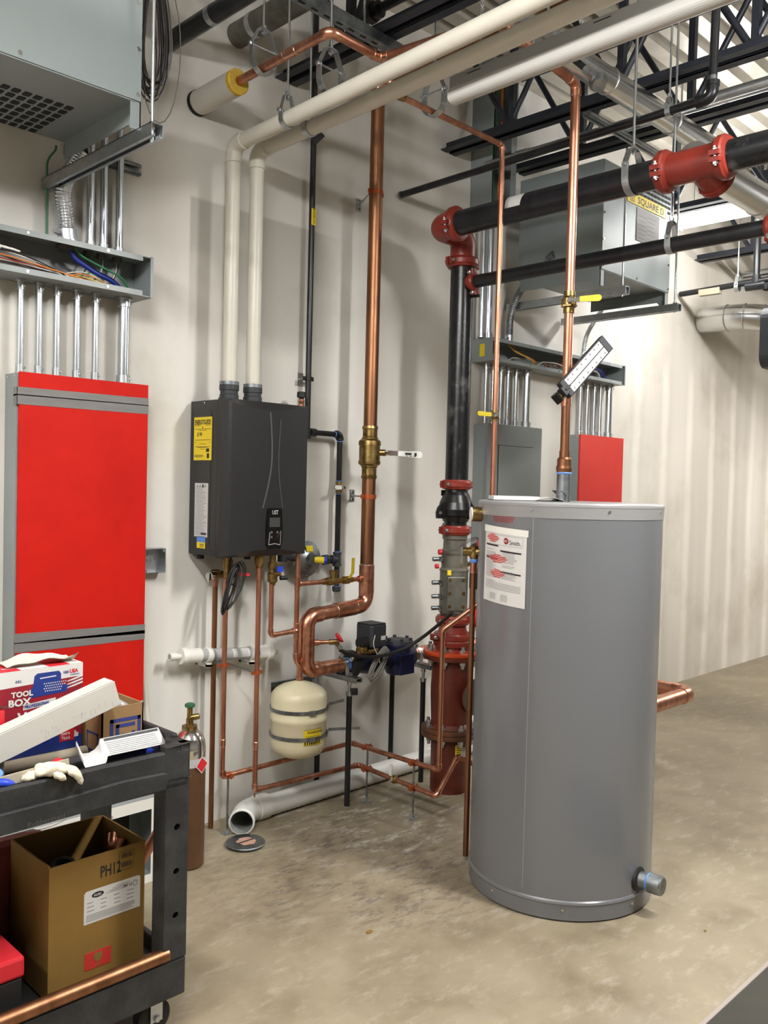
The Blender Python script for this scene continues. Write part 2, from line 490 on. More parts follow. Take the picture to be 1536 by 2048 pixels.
_glyphs = {}
def text_geo(txt, size, o, ux, uy, lift=0.0006, wrap=None, bold=0.0, align='LEFT', squeeze=1.0):
    # flat lettering: o = lower left corner, ux / uy = reading and up directions; wrap(u, v) bends it onto a surface instead
    key = (txt, bold, align)
    if key not in _glyphs:
        cu = bpy.data.curves.new('lettering', 'FONT')
        cu.body = txt; cu.size = 1.0; cu.offset = bold; cu.align_x = align; cu.resolution_u = 2
        ob = bpy.data.objects.new('lettering', cu); COL.objects.link(ob)
        dg = bpy.context.evaluated_depsgraph_get()
        me = bpy.data.meshes.new_from_object(ob.evaluated_get(dg))
        _glyphs[key] = ([tuple(v.co) for v in me.vertices], [tuple(p.vertices) for p in me.polygons])
        bpy.data.objects.remove(ob); bpy.data.curves.remove(cu); bpy.data.meshes.remove(me)
    vs, fs = _glyphs[key]
    if not wrap:
        o = Vector(o); ux = Vector(ux).normalized(); uy = Vector(uy).normalized(); nn = ux.cross(uy)
        return [o + ux * (v[0] * size * squeeze) + uy * (v[1] * size) + nn * lift for v in vs], fs
    return [wrap(v[0] * size * squeeze, v[1] * size) for v in vs], fs

def letters(g, *a, **k):
    v, f = text_geo(*a, **k)
    g.add(v, f)
    return g

def quad_on(g, o, ux, uy, x0, x1, y0, y1, lift=0.0005):
    o = Vector(o); ux = Vector(ux).normalized(); uy = Vector(uy).normalized(); n = ux.cross(uy)
    return g.add([o + ux * x + uy * y + n * lift for x, y in ((x0, y0), (x1, y0), (x1, y1), (x0, y1))], [(0, 1, 2, 3)])

# ---------------------------------------------------------------- pipework helpers
def pipe_run(root, pts, r, m_pipe='copper', m_fit='copper_bright', bend=1.7, fit=1.16, sleeve=1.1, ring=None, names=('pipe', 'elbow'), skip=()):
    """straight lengths and elbows between pts, each a part of root"""
    P = [Vector(p) for p in pts]
    cut = []
    for i, p in enumerate(P):
        cut.append(0 if i in (0, len(P) - 1) else bend * r)
    for i in range(len(P) - 1):
        d = (P[i + 1] - P[i]).normalized()
        part(names[0], G().cyl(P[i] + d * cut[i] * 0.9, P[i + 1] - d * cut[i + 1] * 0.9, r, 18), M[m_pipe], root)
    for i in range(1, len(P) - 1):
        if i in skip: continue
        d0 = (P[i - 1] - P[i]).normalized(); d1 = (P[i + 1] - P[i]).normalized()
        arc = fillet_path([P[i] + d0 * (bend * r * 2.2), P[i], P[i] + d1 * (bend * r * 2.2)], bend * r, 10)
        g = G().tube(arc[1:-1], r * fit * 0.985, 18)
        for dd in (d0, d1):
            a = P[i] + dd * (bend * r * 0.96)
            g.lathe(a, dd, [(0, r * fit * 0.99), (r * 0.15, r * fit), (r * (0.1 + sleeve), r * fit), (r * (0.14 + sleeve), r * 1.02)], 18)
        e = part(names[1], g, M[m_fit], root)
        if ring:
            gr = G()
            for dd in (d0, d1):
                gr.torus(P[i] + dd * (bend * r * 0.96 + r * (0.14 + sleeve)), dd, r * 1.03, r * 0.06, 20, 6)
            part('solder_ring', gr, M[ring], e, stuff=True)

def sleeve(root, c, ax, r, half, m='copper_bright', name='coupling', ring=None):
    c, ax = Vector(c), Vector(ax).normalized()
    e = part(name, G().lathe(c - ax * half, ax, [(0, r * 1.02), (0.002, r * 1.14), (2 * half - 0.002, r * 1.14), (2 * half, r * 1.02)], 18), M[m], root)
    if ring:
        gr = G()
        for q in (-half, half): gr.torus(c + ax * q, ax, r * 1.04, r * 0.05, 20, 6)
        part('solder_ring', gr, M[ring], e, stuff=True)
    return e

def tee(root, c, ax, br, r, rb, half, blen, m='copper_bright', ring=None):
    c, ax, br = Vector(c), Vector(ax).normalized(), Vector(br).normalized()
    g = G().lathe(c - ax * half, ax, [(0, r * 1.02), (0.002, r * 1.14), (2 * half - 0.002, r * 1.14), (2 * half, r * 1.02)], 18)
    g.lathe(c, br, [(r * 0.5, rb * 1.5), (r * 1.2, rb * 1.32), (r * 1.2 + blen, rb * 1.3), (r * 1.2 + blen + 0.002, rb * 1.02)], 16)
    e = part('tee', g, M[m], root)
    if ring:
        gr = G()
        for q in (-half, half): gr.torus(c + ax * q, ax, r * 1.04, r * 0.05, 20, 6)
        part('solder_ring', gr, M[ring], e, stuff=True)

def ball_valve(root, c, ax, r, lever_dir, lever_len, side, m='brass', lever='yellow_lever', width=0.012, scale=1.0, text=None):
    """brass ball valve on a pipe, its lever a sub-part; side = where the stem stands"""
    c, ax, ld, sd = Vector(c), Vector(ax).normalized(), Vector(lever_dir).normalized(), Vector(side).normalized()
    L = r * 2.3 * scale
    g = G().lathe(c - ax * L, ax, [(0, r * 1.25), (L * 0.45, r * 1.25), (L * 0.45, r * 1.12), (L * 0.6, r * 1.3), (L * 0.7, r * 1.72), (L * 1.3, r * 1.72), (L * 1.4, r * 1.3), (L * 1.55, r * 1.12), (L * 1.55, r * 1.25), (2 * L, r * 1.25)], 20)
    g.hexa(c - ax * L * 0.42, c - ax * L * 0.3, r * 1.8)
    g.cyl(c, c + sd * r * 2.3, r * 0.55, 12)
    v = part('ball_valve', g, M[m], root)
    p = c + sd * r * 2.35
    h = G()
    wd = ax if abs(ax.dot(ld)) < 0.9 else sd.cross(ld)
    w = wd * width; t = sd * 0.0025
    h.obox(p + ld * lever_len * 0.14, ld * lever_len * 0.2, w * 0.6, t)
    h.obox(p + ld * lever_len * 0.3 + sd * 0.003, ld * lever_len * 0.06, w * 0.7, t)
    part('lever_root', h, M['chrome'], v)
    h = G()
    poly = []
    for k in range(9):
        a = -pi / 2 + pi * k / 8
        poly.append(p + sd * 0.006 + ld * (lever_len - width + width * cos(a)) + wd * (width * sin(a)))
    poly += [p + sd * 0.006 + ld * lever_len * 0.32 + wd * width * 0.8, p + sd * 0.006 + ld * lever_len * 0.32 - wd * width * 0.8]
    h.prism(poly, sd * 0.006)
    part('lever', h, M[lever], v, 'yellow lever' if 'yellow' in lever else 'white lever')
    part('stem_nut', G().hexa(p + sd * 0.004, p + sd * 0.012, r * 0.55), M['chrome'], v)
    return v

def bolt(g, p, d, r=0.006, l=0.008):
    p, d = Vector(p), Vector(d).normalized()
    g.hexa(p, p + d * l, r)
    return g

def clevis_hanger(label, c, ax, R, rod_top, wide=0.025, rod_r=0.005, m='galv', neck=0.06):
    """clevis hanger: U band under the pipe, yoke over it, threaded rod up to the deck"""
    c, ax = Vector(c), Vector(ax).normalized()
    t = thing('clevis_hanger', label, 'pipe hanger', (c.x, c.y, c.z - R))
    up = Vector((0, 0, 1)); sd = ax.cross(up).normalized()
    g = G().band(c, ax, R, wide, 0.003, 20, -pi, 0, up=sd if True else None)
    # decide the half that hangs below: build explicitly
    g = G()
    pts = [c + sd * R * cos(a) + up * R * sin(a) for a in [pi + pi * k / 16 for k in range(17)]]
    pts = [c - sd * R + up * (R * 0.9)] + pts + [c + sd * R + up * (R * 0.9)]
    g.ribbon(pts, ax * wide / 2, 0.003)
    part('band', g, M[m], t)
    top = c + up * (R * 1.0 + neck)
    y = G().ribbon([c - sd * R * 0.98 + up * R * 0.35, c - sd * R * 0.98 + up * R * 0.95, c - sd * R * 0.45 + up * (R + neck * 0.95), top, c + sd * R * 0.45 + up * (R + neck * 0.95), c + sd * R * 0.98 + up * R * 0.95, c + sd * R * 0.98 + up * R * 0.35], ax * wide * 0.42, 0.004)
    part('yoke', y, M[m], t)
    b = G().cyl(c - sd * (R + 0.01) + up * R * 0.78, c + sd * (R + 0.01) + up * R * 0.78, 0.004, 8)
    b.hexa(c - sd * (R + 0.014) + up * R * 0.78, c - sd * (R + 0.005) + up * R * 0.78, 0.008)
    b.hexa(c + sd * (R + 0.014) + up * R * 0.78, c + sd * (R + 0.005) + up * R * 0.78, 0.008)
    part('cross_bolt', b, M[m], t)
    part('rod', G().cyl(top - up * 0.02, (c.x, c.y, rod_top), rod_r, 8), M['emt'], t)
    n = G().hexa(top + up * 0.004, top + up * 0.014, 0.010)
    n.hexa(top - up * 0.014, top - up * 0.004, 0.010)
    part('nut', n, M['emt'], t)
    return t

def unistrut(g, p0, p1, up=(0, 0, 1), w=0.041, h=0.041, th=0.0026):
    """slotted channel of C section, mouth facing -up"""
    p0, p1, up = Vector(p0), Vector(p1), Vector(up).normalized()
    d = (p1 - p0).normalized(); sd = d.cross(up).normalized()
    mid = (p0 + p1) / 2; L = (p1 - p0).length / 2
    g.obox(mid + up * (h / 2 - th / 2), d * L, sd * w / 2, up * th / 2)
    for q in (-1, 1):
        g.obox(mid + sd * q * (w / 2 - th / 2), d * L, sd * th / 2, up * h / 2)
        g.obox(mid + sd * q * (w / 2 - w * 0.14) - up * (h / 2 - th / 2), d * L, sd * w * 0.14, up * th / 2)
        g.obox(mid + sd * q * (w / 2 - w * 0.28) - up * (h / 2 - h * 0.1), d * L, sd * th / 2, up * h * 0.1)
    return g

# ================================================================ THE ROOM
X0, X1, Y0, ZC = -2.5, 12.0, -7.5, 3.9
struct('floor', G().box(X0 - 0.2, X1 + 0.2, Y0 - 0.2, 0.2, -0.15, 0), floor_material())
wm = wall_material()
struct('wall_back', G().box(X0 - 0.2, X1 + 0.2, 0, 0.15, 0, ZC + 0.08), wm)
wp = mat('painted_wall', (176, 173, 168), 0.8, var=0.05, vscale=2)
struct('wall_left', G().box(X0 - 0.2, X0, Y0, 0, 0, ZC + 0.08), wp)
struct('wall_right', G().box(X1, X1 + 0.2, Y0, 0, 0, ZC + 0.08), wp)
struct('wall_front', G().box(X0 - 0.2, X1 + 0.2, Y0 - 0.2, Y0, 0, ZC + 0.08), wp)
# fluted metal roof deck, flutes running along the wall
g = G(); prof = []
y = 0.0
while y > Y0 - 0.15:
    prof += [(y, ZC), (y - 0.085, ZC), (y - 0.098, ZC + 0.05), (y - 0.137, ZC + 0.05)]
    y -= 0.15
a = [(X0 - 0.2, p[0], p[1]) for p in prof]; b = [(X1 + 0.2, p[0], p[1]) for p in prof]
n = len(prof)
g.add(a + b, [(i, i + 1, n + i + 1, n + i) for i in range(n - 1)])
g.box(X0 - 0.2, X1 + 0.2, Y0 - 0.2, 0.15, ZC + 0.09, ZC + 0.15)
struct('ceiling', g, M['deck'])

# open-web steel joists, running away from the wall
def steel_joist(X, label, zb=3.32, y_end=-0.004, depth=0.577):
    t = thing('steel_joist', label, 'joist', (X, y_end, zb), 'roof joists')
    L = -Y0 - 0.01
    for nm, z0, sgn in (('bottom_chord', zb, 1), ('top_chord', zb + depth, -1)):
        for q in (-1, 1):
            c = G()
            c.box(X + q * 0.012, X + q * 0.017, -L, y_end, z0, z0 + sgn * 0.05)
            c.box(X + q * 0.012, X + q * 0.062, -L, y_end, z0, z0 + sgn * 0.005)
            part(nm, c, M['joist'], t)
    step = 0.62; k = 0; y = y_end - 0.1
    zt, zl = zb + depth - 0.03, zb + 0.03
    while y - step > -4.2:
        part('web_bar', G().tube([(X, y, zt), (X, y - step / 2, zl)], 0.016, 6), M['joist'], t)
        part('web_bar', G().tube([(X, y - step / 2, zl), (X, y - step, zt)], 0.016, 6), M['joist'], t)
        part('web_post', G().obox((X, y - step / 2 - 0.02, (zt + zl) / 2), (0.016, 0, 0), (0, 0.016, 0), (0, 0, (zt - zl) / 2)), M['joist'], t)
        y -= step
    return t
steel_joist(1.38, 'dark steel roof joist above the hanging coil of wires, leftmost in view')
steel_joist(2.54, 'dark steel roof joist whose end meets the wall over the two white vent pipes')
steel_joist(3.67, 'dark steel roof joist whose end meets the wall above the red pipe elbow')
steel_joist(4.17, 'dark steel roof joist passing just above the far gray transformer', y_end=-0.1)
steel_joist(5.42, 'dark steel roof joist beside the lit strip light')
steel_joist(6.68, 'dark steel roof joist ending at the wall above the silver flue elbow')
steel_joist(7.95, 'dark steel roof joist farthest down the room')

# strip lights
def strip_light(x, y, z, ln, glow, label, group=None):
    t = thing('strip_light', label, 'ceiling light', (x, y, z), group)
    g = G().box(x - 0.045, x + 0.045, y - ln / 2, y + ln / 2, z + 0.012, z + 0.06)
    part('housing', g, M['light_metal'], t, bevel=0.006)
    pr = [(x + 0.085 * cos(a), z - 0.02 - 0.05 * sin(a)) for a in [-0.6 + (pi + 1.2) * k / 16 for k in range(17)]]
    g = G().prism([(px_, y - ln / 2 + 0.004, pz) for px_, pz in pr], (0, ln - 0.008, 0))
    part('lens', g, mat('lit_lens', (255, 253, 249), 0.5, emit=glow), t)
    e = G()
    for q in (-1, 1):
        e.box(x - 0.088, x + 0.088, y + q * (ln / 2) - 0.003, y + q * (ln / 2) + 0.003, z - 0.066, z + 0.06)
    part('end_cap', e, M['light_metal'], t, stuff=True)
    ch = G()
    for q in (-0.4, 0.4):
        ch.cyl((x, y + q * ln, z + 0.06), (x, y + q * ln, ZC), 0.003, 6)
    part('chain', ch, M['galv'], t, stuff=True)
    return t
for i, (lx, ly, lz, ll, lg) in enumerate(LAMPS):
    if i == 0:
        strip_light(lx, ly, lz, ll, lg, 'bright lit strip light hanging beyond the red pipe tee')
    else:
        strip_light(lx, ly, lz, ll, lg, 'lit strip light outside the picture, ' + ('far down the room', 'over the cart', 'added left of the cart to brighten the left wall', 'added as fill over the open floor right of the camera')[i - 1], 'strip lights outside the picture')
# the unlit fixture over the storage tank
t = thing('strip_light', 'long white unlit strip light hanging beside the two white vent pipes', 'ceiling light', (2.395, -2.2, 2.86))
fy0, fy1 = -3.6, -1.14
part('housing', G().box(2.372, 2.425, fy0, fy1, 2.9, 2.942), M['light_metal'], t, bevel=0.003)
pr = [(2.3715, 2.9), (2.364, 2.885)] + [(2.394 - 0.0305 * cos(a), 2.876 - 0.024 * sin(a) ** 0.8) for a in [pi * k / 12 for k in range(0, 13)]] + [(2.4255, 2.9)]
part('lens', G().prism([(a, fy0 + 0.01, b) for a, b in pr], (0, fy1 - fy0 - 0.01, 0)), M['light_white'], t)
sl = G()
for y in (-1.25, -1.75, -2.2): sl.box(2.3712, 2.373, y - 0.03, y + 0.03, 2.928, 2.931)
part('slot', sl, M['dark_slot'], t, stuff=True)
ch = G()
for y in (-1.26, -1.66, -2.8):
    for k in range(64):
        ch.torus((2.396, y, 2.948 + k * 0.015), (1, 0, 0) if k % 2 else (0, 1, 0), 0.006, 0.0012, 8, 4)
part('chain', ch, M['galv'], t, stuff=True)

# ================================================================ ELECTRICAL, NEAR (LEFT)
def emt(label, x, y, z0, z1, r, group, m='emt', wraps=True, screw=(0.7, -0.7, 0)):
    t = thing('conduit', label, 'conduit', (x, y, z0), group)
    part('tube', G().cyl((x, y, z0), (x, y, z1), r, 18), M[m], t)
    for z, s in ((z0, 1), (z1, -1)):
        g = G().lathe((x, y, z), (0, 0, s), [(0, r * 1.5), (0.006, r * 1.5), (0.006, r * 1.22), (0.035, r * 1.22), (0.036, r * 1.02)], 18)
        c = part('connector', g, M['galv'], t)
        d = Vector(screw)
        part('set_screw', G().cyl(Vector((x, y, z + s * 0.022)) + d * r * 1.1, Vector((x, y, z + s * 0.022)) + d * (r * 1.22 + 0.005), 0.004, 8), M['chrome'], c)
    return t

# enclosure with a taped-on red board
def red_panel(label, xa, xb, z0, z1, depth, mb, wide=False):
    t = thing('electrical_panel', label, 'electrical panel', ((xa + xb) / 2, -depth / 2, z0))
    g = G().box(xa, xb, -depth + 0.012, -0.001, z0, z1)
    part('enclosure', g, M['gray_paint'], t, bevel=0.002)
    part('cover_board', G().box(xa + 0.006, xb + 0.004, -depth, -depth + 0.012, z0 + 0.004, z1 + 0.003), M[mb], t, bevel=0.001)
    s = G()
    for y in (-0.03, -depth + 0.02): bolt(s, (xa, y, z1 - 0.012), (-1, 0, 0), 0.004, 0.003)
    part('screw', s, M['chrome'], t, stuff=True)
    return t
rp = red_panel('large red-covered electrical panel with two bands of gray tape, left on the wall', 1.293, 1.801, 0.62, 1.866, 0.113, 'red_board')
for (za, zb, sk) in ((1.8145, 1.785, 0.003), (1.789, 1.7535, 0.002)):
    g = G().prism([(1.289, -0.1145, za), (1.806, -0.1145, za + sk), (1.806, -0.1145, zb + sk), (1.289, -0.1145, zb)], (0, 0.0012, 0))
    g.prism([(1.289, -0.1145, za), (1.289, -0.1145, zb), (1.289, -0.085, zb - 0.003), (1.289, -0.085, za)], (0.002, 0, 0))
    part('tape_strip', g, M['duct_tape'], rp, 'gray tape strip')
for (za, zb, sk) in ((0.941, 0.905, -0.014), (0.908, 0.872, -0.004)):
    part('tape_strip', G().prism([(1.291, -0.1145, za), (1.806, -0.1145, za + sk), (1.806, -0.1145, zb + sk), (1.291, -0.1145, zb)], (0, 0.0012, 0)), M['duct_tape'], rp, 'gray tape strip')

# wiring gutter
def gutter(label, xa, xb, z0, z1, y1, m='gray_paint', left_cap=True):
    t = thing('wiring_gutter', label, 'wiring trough', ((xa + xb) / 2, -y1 / 2, z0))
    th = 0.003
    g = G().box(xa, xb, -th - 0.001, -0.001, z0, z1)
    g.box(xa, xb, -y1, -0.001, z1 - th, z1); g.box(xa, xb, -y1, -0.001, z0, z0 + th)
    part('trough', g, M[m], t)
    lip = G().box(xa, xb - 0.045, -y1 - 0.002, -y1, z1 - 0.02, z1)
    part('upper_lip', lip, M[m], t)
    lip = G().box(xa, xb - 0.045, -y1 - 0.002, -y1, z0, z0 + 0.02)
    part('lower_lip', lip, M[m], t)
    e = G().box(xb - th, xb, -y1, -0.001, z0, z1)
    e.box(xb - 0.012, xb, -y1 - 0.003, -y1, z0 - 0.002, z1 + 0.002)
    part('end_cap', e, M[m], t)
    if left_cap:
        part('end_cap', G().box(xa - th, xa, -y1, -0.001, z0, z1), M[m], t)
    s = G()
    for q in range(int((xb - xa) / 0.25)):
        x = xb - 0.19 - q * 0.3
        if x < xa: break
        for z in (z0 + 0.010, z1 - 0.010): bolt(s, (x, -y1 - 0.002, z), (0, -1, 0), 0.005, 0.003)
    part('screw', s, M['chrome'], t, stuff=True)
    return t
gl = gutter('open gray wiring gutter full of wires above the large red-covered panel', 0.2, 1.795, 2.203, 2.356, 0.15)
bush = G()
for x, r in (((1.479,-0.075,2.362)[0], 0.036), ((1.577,-0.050,2.387)[0], 0.018), ((1.631,-0.050,2.389)[0], 0.018), ((1.695,-0.050,2.391)[0], 0.018)):
    bush.lathe((x, -0.075 if r > 0.03 else -0.05, 2.353), (0, 0, -1), [(0, r), (0.02, r), (0.02, r * 0.8)], 16)
part('bushing', bush, M['valve_gray'], gl, stuff=True)

small = [(40.4, 'leftmost'), (78, 'second from the left'), (113.8, 'third from the left'), (153.6, 'fourth from the left'), (191, 'fifth from the left, next to the fat one')]
emt('thin silver conduit above the large red-covered panel, leftmost', (1.322,-0.055,2.058)[0], -0.055, 1.867, 2.202, 0.0117, 'conduits between left gutter and red panel')
emt('thin silver conduit above the large red-covered panel, second from left', (1.390,-0.055,2.068)[0], -0.055, 1.867, 2.202, 0.0117, 'conduits between left gutter and red panel')
emt('thin silver conduit above the large red-covered panel, third from left', (1.457,-0.055,2.078)[0], -0.055, 1.867, 2.202, 0.0117, 'conduits between left gutter and red panel')
emt('thin silver conduit above the large red-covered panel, fourth from left', (1.534,-0.055,2.090)[0], -0.055, 1.867, 2.202, 0.0117, 'conduits between left gutter and red panel')
emt('thin silver conduit above the large red-covered panel, next to the fat one', (1.609,-0.055,2.101)[0], -0.055, 1.867, 2.202, 0.0117, 'conduits between left gutter and red panel')
emt('fat silver conduit above the large red-covered panel, rightmost', (1.724,-0.060,2.118)[0], -0.06, 1.867, 2.202, 0.0215, 'conduits between left gutter and red panel')

# three conduits rising from the gutter behind the transformer
for xx, lb in (((1.585,-0.030,2.515)[0], 'polished conduit rising from left gutter, next to the flexible conduit'), ((1.639,-0.030,2.528)[0], 'polished conduit rising from left gutter, middle of three'), ((1.704,-0.030,2.543)[0], 'polished conduit rising from left gutter, rightmost of three')):
    emt(lb, xx, -0.05, 2.357, 3.86, 0.0145, 'conduits above the left gutter')
g = unistrut(G(), (1.50, -0.012, (1.799,-0.030,2.726)[2]), (1.81, -0.012, (1.799,-0.030,2.726)[2]), up=(0, 1, 0), h=0.022)
solo('strut_channel', 'short steel strut channel on the wall behind the three polished conduits', 'strut', g, M['steel_dull'])

# flexible metal conduit
def flex(label, pts, r, m, pitch=0.011, end0=True):
    path = fillet_path([Vector(p) for p in pts], 0.5, 14)
    # resample finely
    out = []; acc = 0
    for a, b in zip(path[:-1], path[1:]):
        L = (b - a).length; k = max(1, int(L / (pitch / 4)))
        for i in range(k): out.append(a.lerp(b, i / k))
    out.append(path[-1])
    s = 0; rad = []; prev = out[0]
    for p in out:
        s += (p - prev).length; prev = p
        rad.append(r * (1 + 0.085 * sin(2 * pi * s / pitch)))
    t = thing('flexible_conduit', label, 'conduit', pts[0])
    part('ribbed_tube', G().tube(out, r, 14, rad=rad), M[m], t)
    d = (Vector(pts[1]) - Vector(pts[0])).normalized()
    e = part('connector', G().lathe(pts[0], d, [(0, r * 1.35), (0.012, r * 1.35), (0.012, r * 1.12), (0.05, r * 1.12), (0.052, r)], 18), M['galv'], t)
    q = Vector(pts[0]) + d * 0.03 + Vector((-1, -0.4, 0)).normalized() * r * 1.1
    part('clamp_screw', G().hexa(q, q + Vector((-0.03, -0.01, 0)), 0.008), M['galv'], e)
    return t
xf = (1.484,-0.080,2.372)[0]
flex('fat silver flexible conduit between left gutter and left transformer', [(xf, -0.08, 2.357), (xf - 0.012, -0.08, 2.46), (xf - 0.03, -0.085, 2.55), (xf + 0.03, -0.12, 2.688)], 0.031, 'emt')

def add_wire(root, pts, r, m, fil=0.06):
    part('wire', G().tube(pts, r, 8, fillet=fil), M[m], root)
# thick feeders inside the left gutter
def wirepart(name, label, cat, pts, r, m, fil=0.06, group=None):
    return solo(name, label, cat, G().tube(pts, r, 8, fillet=fil), M[m], group)
zz = 2.35
xa = (1.488,-0.080,2.342)[0]
wirepart('cable', 'thick blue cable curving inside the left wiring gutter', 'cable', [(xa, -0.085, 2.352), (xa + 0.01, -0.09, 2.31), (xa + 0.10, -0.105, 2.262), (xa + 0.17, -0.095, 2.25), (xa + 0.225, -0.085, 2.209)], 0.009, 'wire_blue', 0.08)
wirepart('cable', 'thick black cable curving beside the blue one in left gutter', 'cable', [(xa + 0.012, -0.065, 2.352), (xa + 0.025, -0.065, 2.315), (xa + 0.12, -0.075, 2.272), (xa + 0.185, -0.07, 2.26), (xa + 0.24, -0.065, 2.209)], 0.0085, 'wire_black', 0.08)
wirepart('cable', 'green cable curving above the blue one in left gutter', 'cable', [(xa + 0.005, -0.105, 2.352), (xa + 0.03, -0.107, 2.318), (xa + 0.12, -0.122, 2.284), (xa + 0.2, -0.112, 2.268), (xa + 0.25, -0.092, 2.21)], 0.004, 'wire_green', 0.08)
wb = thing('wire_bundle', 'tangle of thin coloured wires lying in the left wiring gutter', 'wires', (1.2, -0.08, 2.21))
cols = ['wire_white', 'wire_red', 'wire_black', 'wire_red', 'wire_gray', 'wire_orange', 'wire_white', 'wire_black', 'wire_red']
for i in range(26):
    y = -0.04 - 0.1 * random.random(); h = 2.225 + 0.055 * random.random()
    xe = 1.42 + 0.10 * random.random()
    pts = [(0.55, y, h + 0.02 * random.random()), (1.0, y + 0.01, h + 0.03 * random.random()), (1.22 + 0.1 * random.random(), y, h + 0.03 * random.random()), (xe, y - 0.01, 2.222 + 0.01 * random.random()), (xe + 0.03, y, 2.209)]
    add_wire(wb, pts, 0.0026, cols[i % len(cols)], 0.1)
for i in range(9):
    y = -0.05 - 0.08 * random.random(); x = 1.38 + 0.1 * random.random()
    add_wire(wb, [(x, y, 2.212), (x + 0.05, y, 2.235 + 0.02 * random.random()), (1.52 + 0.05 * random.random(), y + 0.01, 2.235 + 0.03 * random.random()), (1.62, y, 2.225)], 0.0022, ('wire_orange', 'wire_yellow', 'wire_green', 'wire_white')[i % 4], 0.05)
for x, mm in (((1.577,-0.050,2.359)[0], 'wire_black'), ((1.632,-0.050,2.361)[0], 'wire_green'), ((1.632,-0.050,2.361)[0] + 0.006, 'wire_white'), ((1.696,-0.050,2.365)[0], 'wire_white'), ((1.696,-0.050,2.365)[0] + 0.005, 'wire_black'), ((1.696,-0.050,2.365)[0] - 0.005, 'wire_gray')):
    add_wire(wb, [(x, -0.05, 2.345), (x - 0.003, -0.055, 2.3), (x - 0.03, -0.06, 2.25), (x - 0.08, -0.07, 2.22)], 0.0022, mm, 0.04)
for i in range(5):
    x = 1.17 + 0.022 * i + 0.01 * random.random(); y = -0.1 - 0.02 * random.random(); z = 2.285 + 0.012 * random.random()
    w = part('wire_nut', G().cyl((x, y, z), (x + 0.03, y - 0.01, z - 0.006), 0.0055, 8, r1=0.0035), M['white_plastic'], wb)

# ---- transformers
def transformer(label, xl, xr, yf, yb, zb, zt, slots_front=False, brand=False):
    t = thing('transformer', label, 'transformer', ((xl + xr) / 2, (yf + yb) / 2, zb - 0.1))
    mm = M['gray_paint2']
    part('case', G().box(xl, xr, yf + 0.004, yb, zb, zt), mm, t, bevel=0.003)
    part('front_cover', G().box(xl + 0.001, xr - 0.002, yf, yf + 0.004, zb - 0.014, zt - 0.01), mm, t, bevel=0.001)
    lip = G().box(xl, xr - 0.02, yf + 0.004, yf + 0.012, zb - 0.018, zb)
    part('lower_lip', lip, mm, t)
    for xx, s in ((xl, 1), (xr, -1)):
        g = G().prism([(xx, yf + 0.006, zb), (xx, yf + 0.006, zb - 0.10), (xx, yf + 0.04, zb - 0.10), (xx, yf + 0.075, zb - 0.065), (xx, yb - 0.02, zb - 0.065), (xx, yb - 0.02, zb)], (s * 0.004, 0, 0))
        g.box(xx, xx + s * 0.035, yf + 0.006, yf + 0.009, zb - 0.10, zb)
        part('mounting_leg', g, mm, t)
    sc = G()
    for x in (xl + 0.012, xr - 0.016):
        for z in (zb + 0.0, zb + 0.14, zb + 0.28, zb + 0.42):
            if z < zt: bolt(sc, (x, yf, z + 0.005), (0, -1, 0), 0.006, 0.004)
    bolt(sc, ((xl + xr) / 2, yf, zb + 0.002), (0, -1, 0), 0.006, 0.004)
    part('screw', sc, M['chrome'], t, stuff=True)
    return t
tl = transformer('large gray transformer hanging over the left wiring gutter', 0.66, 1.425, -0.70, -0.155, 2.69, 3.31)
# slots in its underside
slot_me = None
for i in range(14):
    for j in range(7):
        x = 1.305 - i * 0.034; y = -0.452 + j * 0.045
        if slot_me is None:
            g = G().prism([(dx, dy, 0) for dx, dy in ((-0.009, -0.016), (0.009, -0.016), (0.012, -0.012), (0.012, 0.012), (0.009, 0.016), (-0.009, 0.016), (-0.012, 0.012), (-0.012, -0.012))], (0, 0, 0.002))
            slot_me = make_mesh('vent_slot', g, M['dark_slot'])
        o = bpy.data.objects.new('vent_slot', slot_me); COL.objects.link(o); o.parent = tl
        o.location = Vector((x, y, 2.6885)) - ORG[tl.name]

def strut_hanger(label, X, yf, z, rodtop=ZC, xin=0, rod_y=None):
    t = thing('strut_hanger', label, 'strut', (X, yf / 2, z - 0.02))
    part('channel', unistrut(G(), (X, yf, z), (X, -0.02, z)), M['galv'], t)
    ry = rod_y if rod_y else yf + 0.03
    part('rod', G().cyl((X, ry, z - 0.03), (X, ry, rodtop), 0.0062, 8), M['emt'], t)
    g = G().hexa((X, ry, z + 0.021), (X, ry, z + 0.031), 0.011)
    g.hexa((X, ry, z + 0.006), (X, ry, z + 0.017), 0.011)
    part('nut', g, M['emt'], t)
    return t
strut_hanger('galvanized strut and rod holding up the left transformer', 1.428, -0.79, 2.568, 3.319)

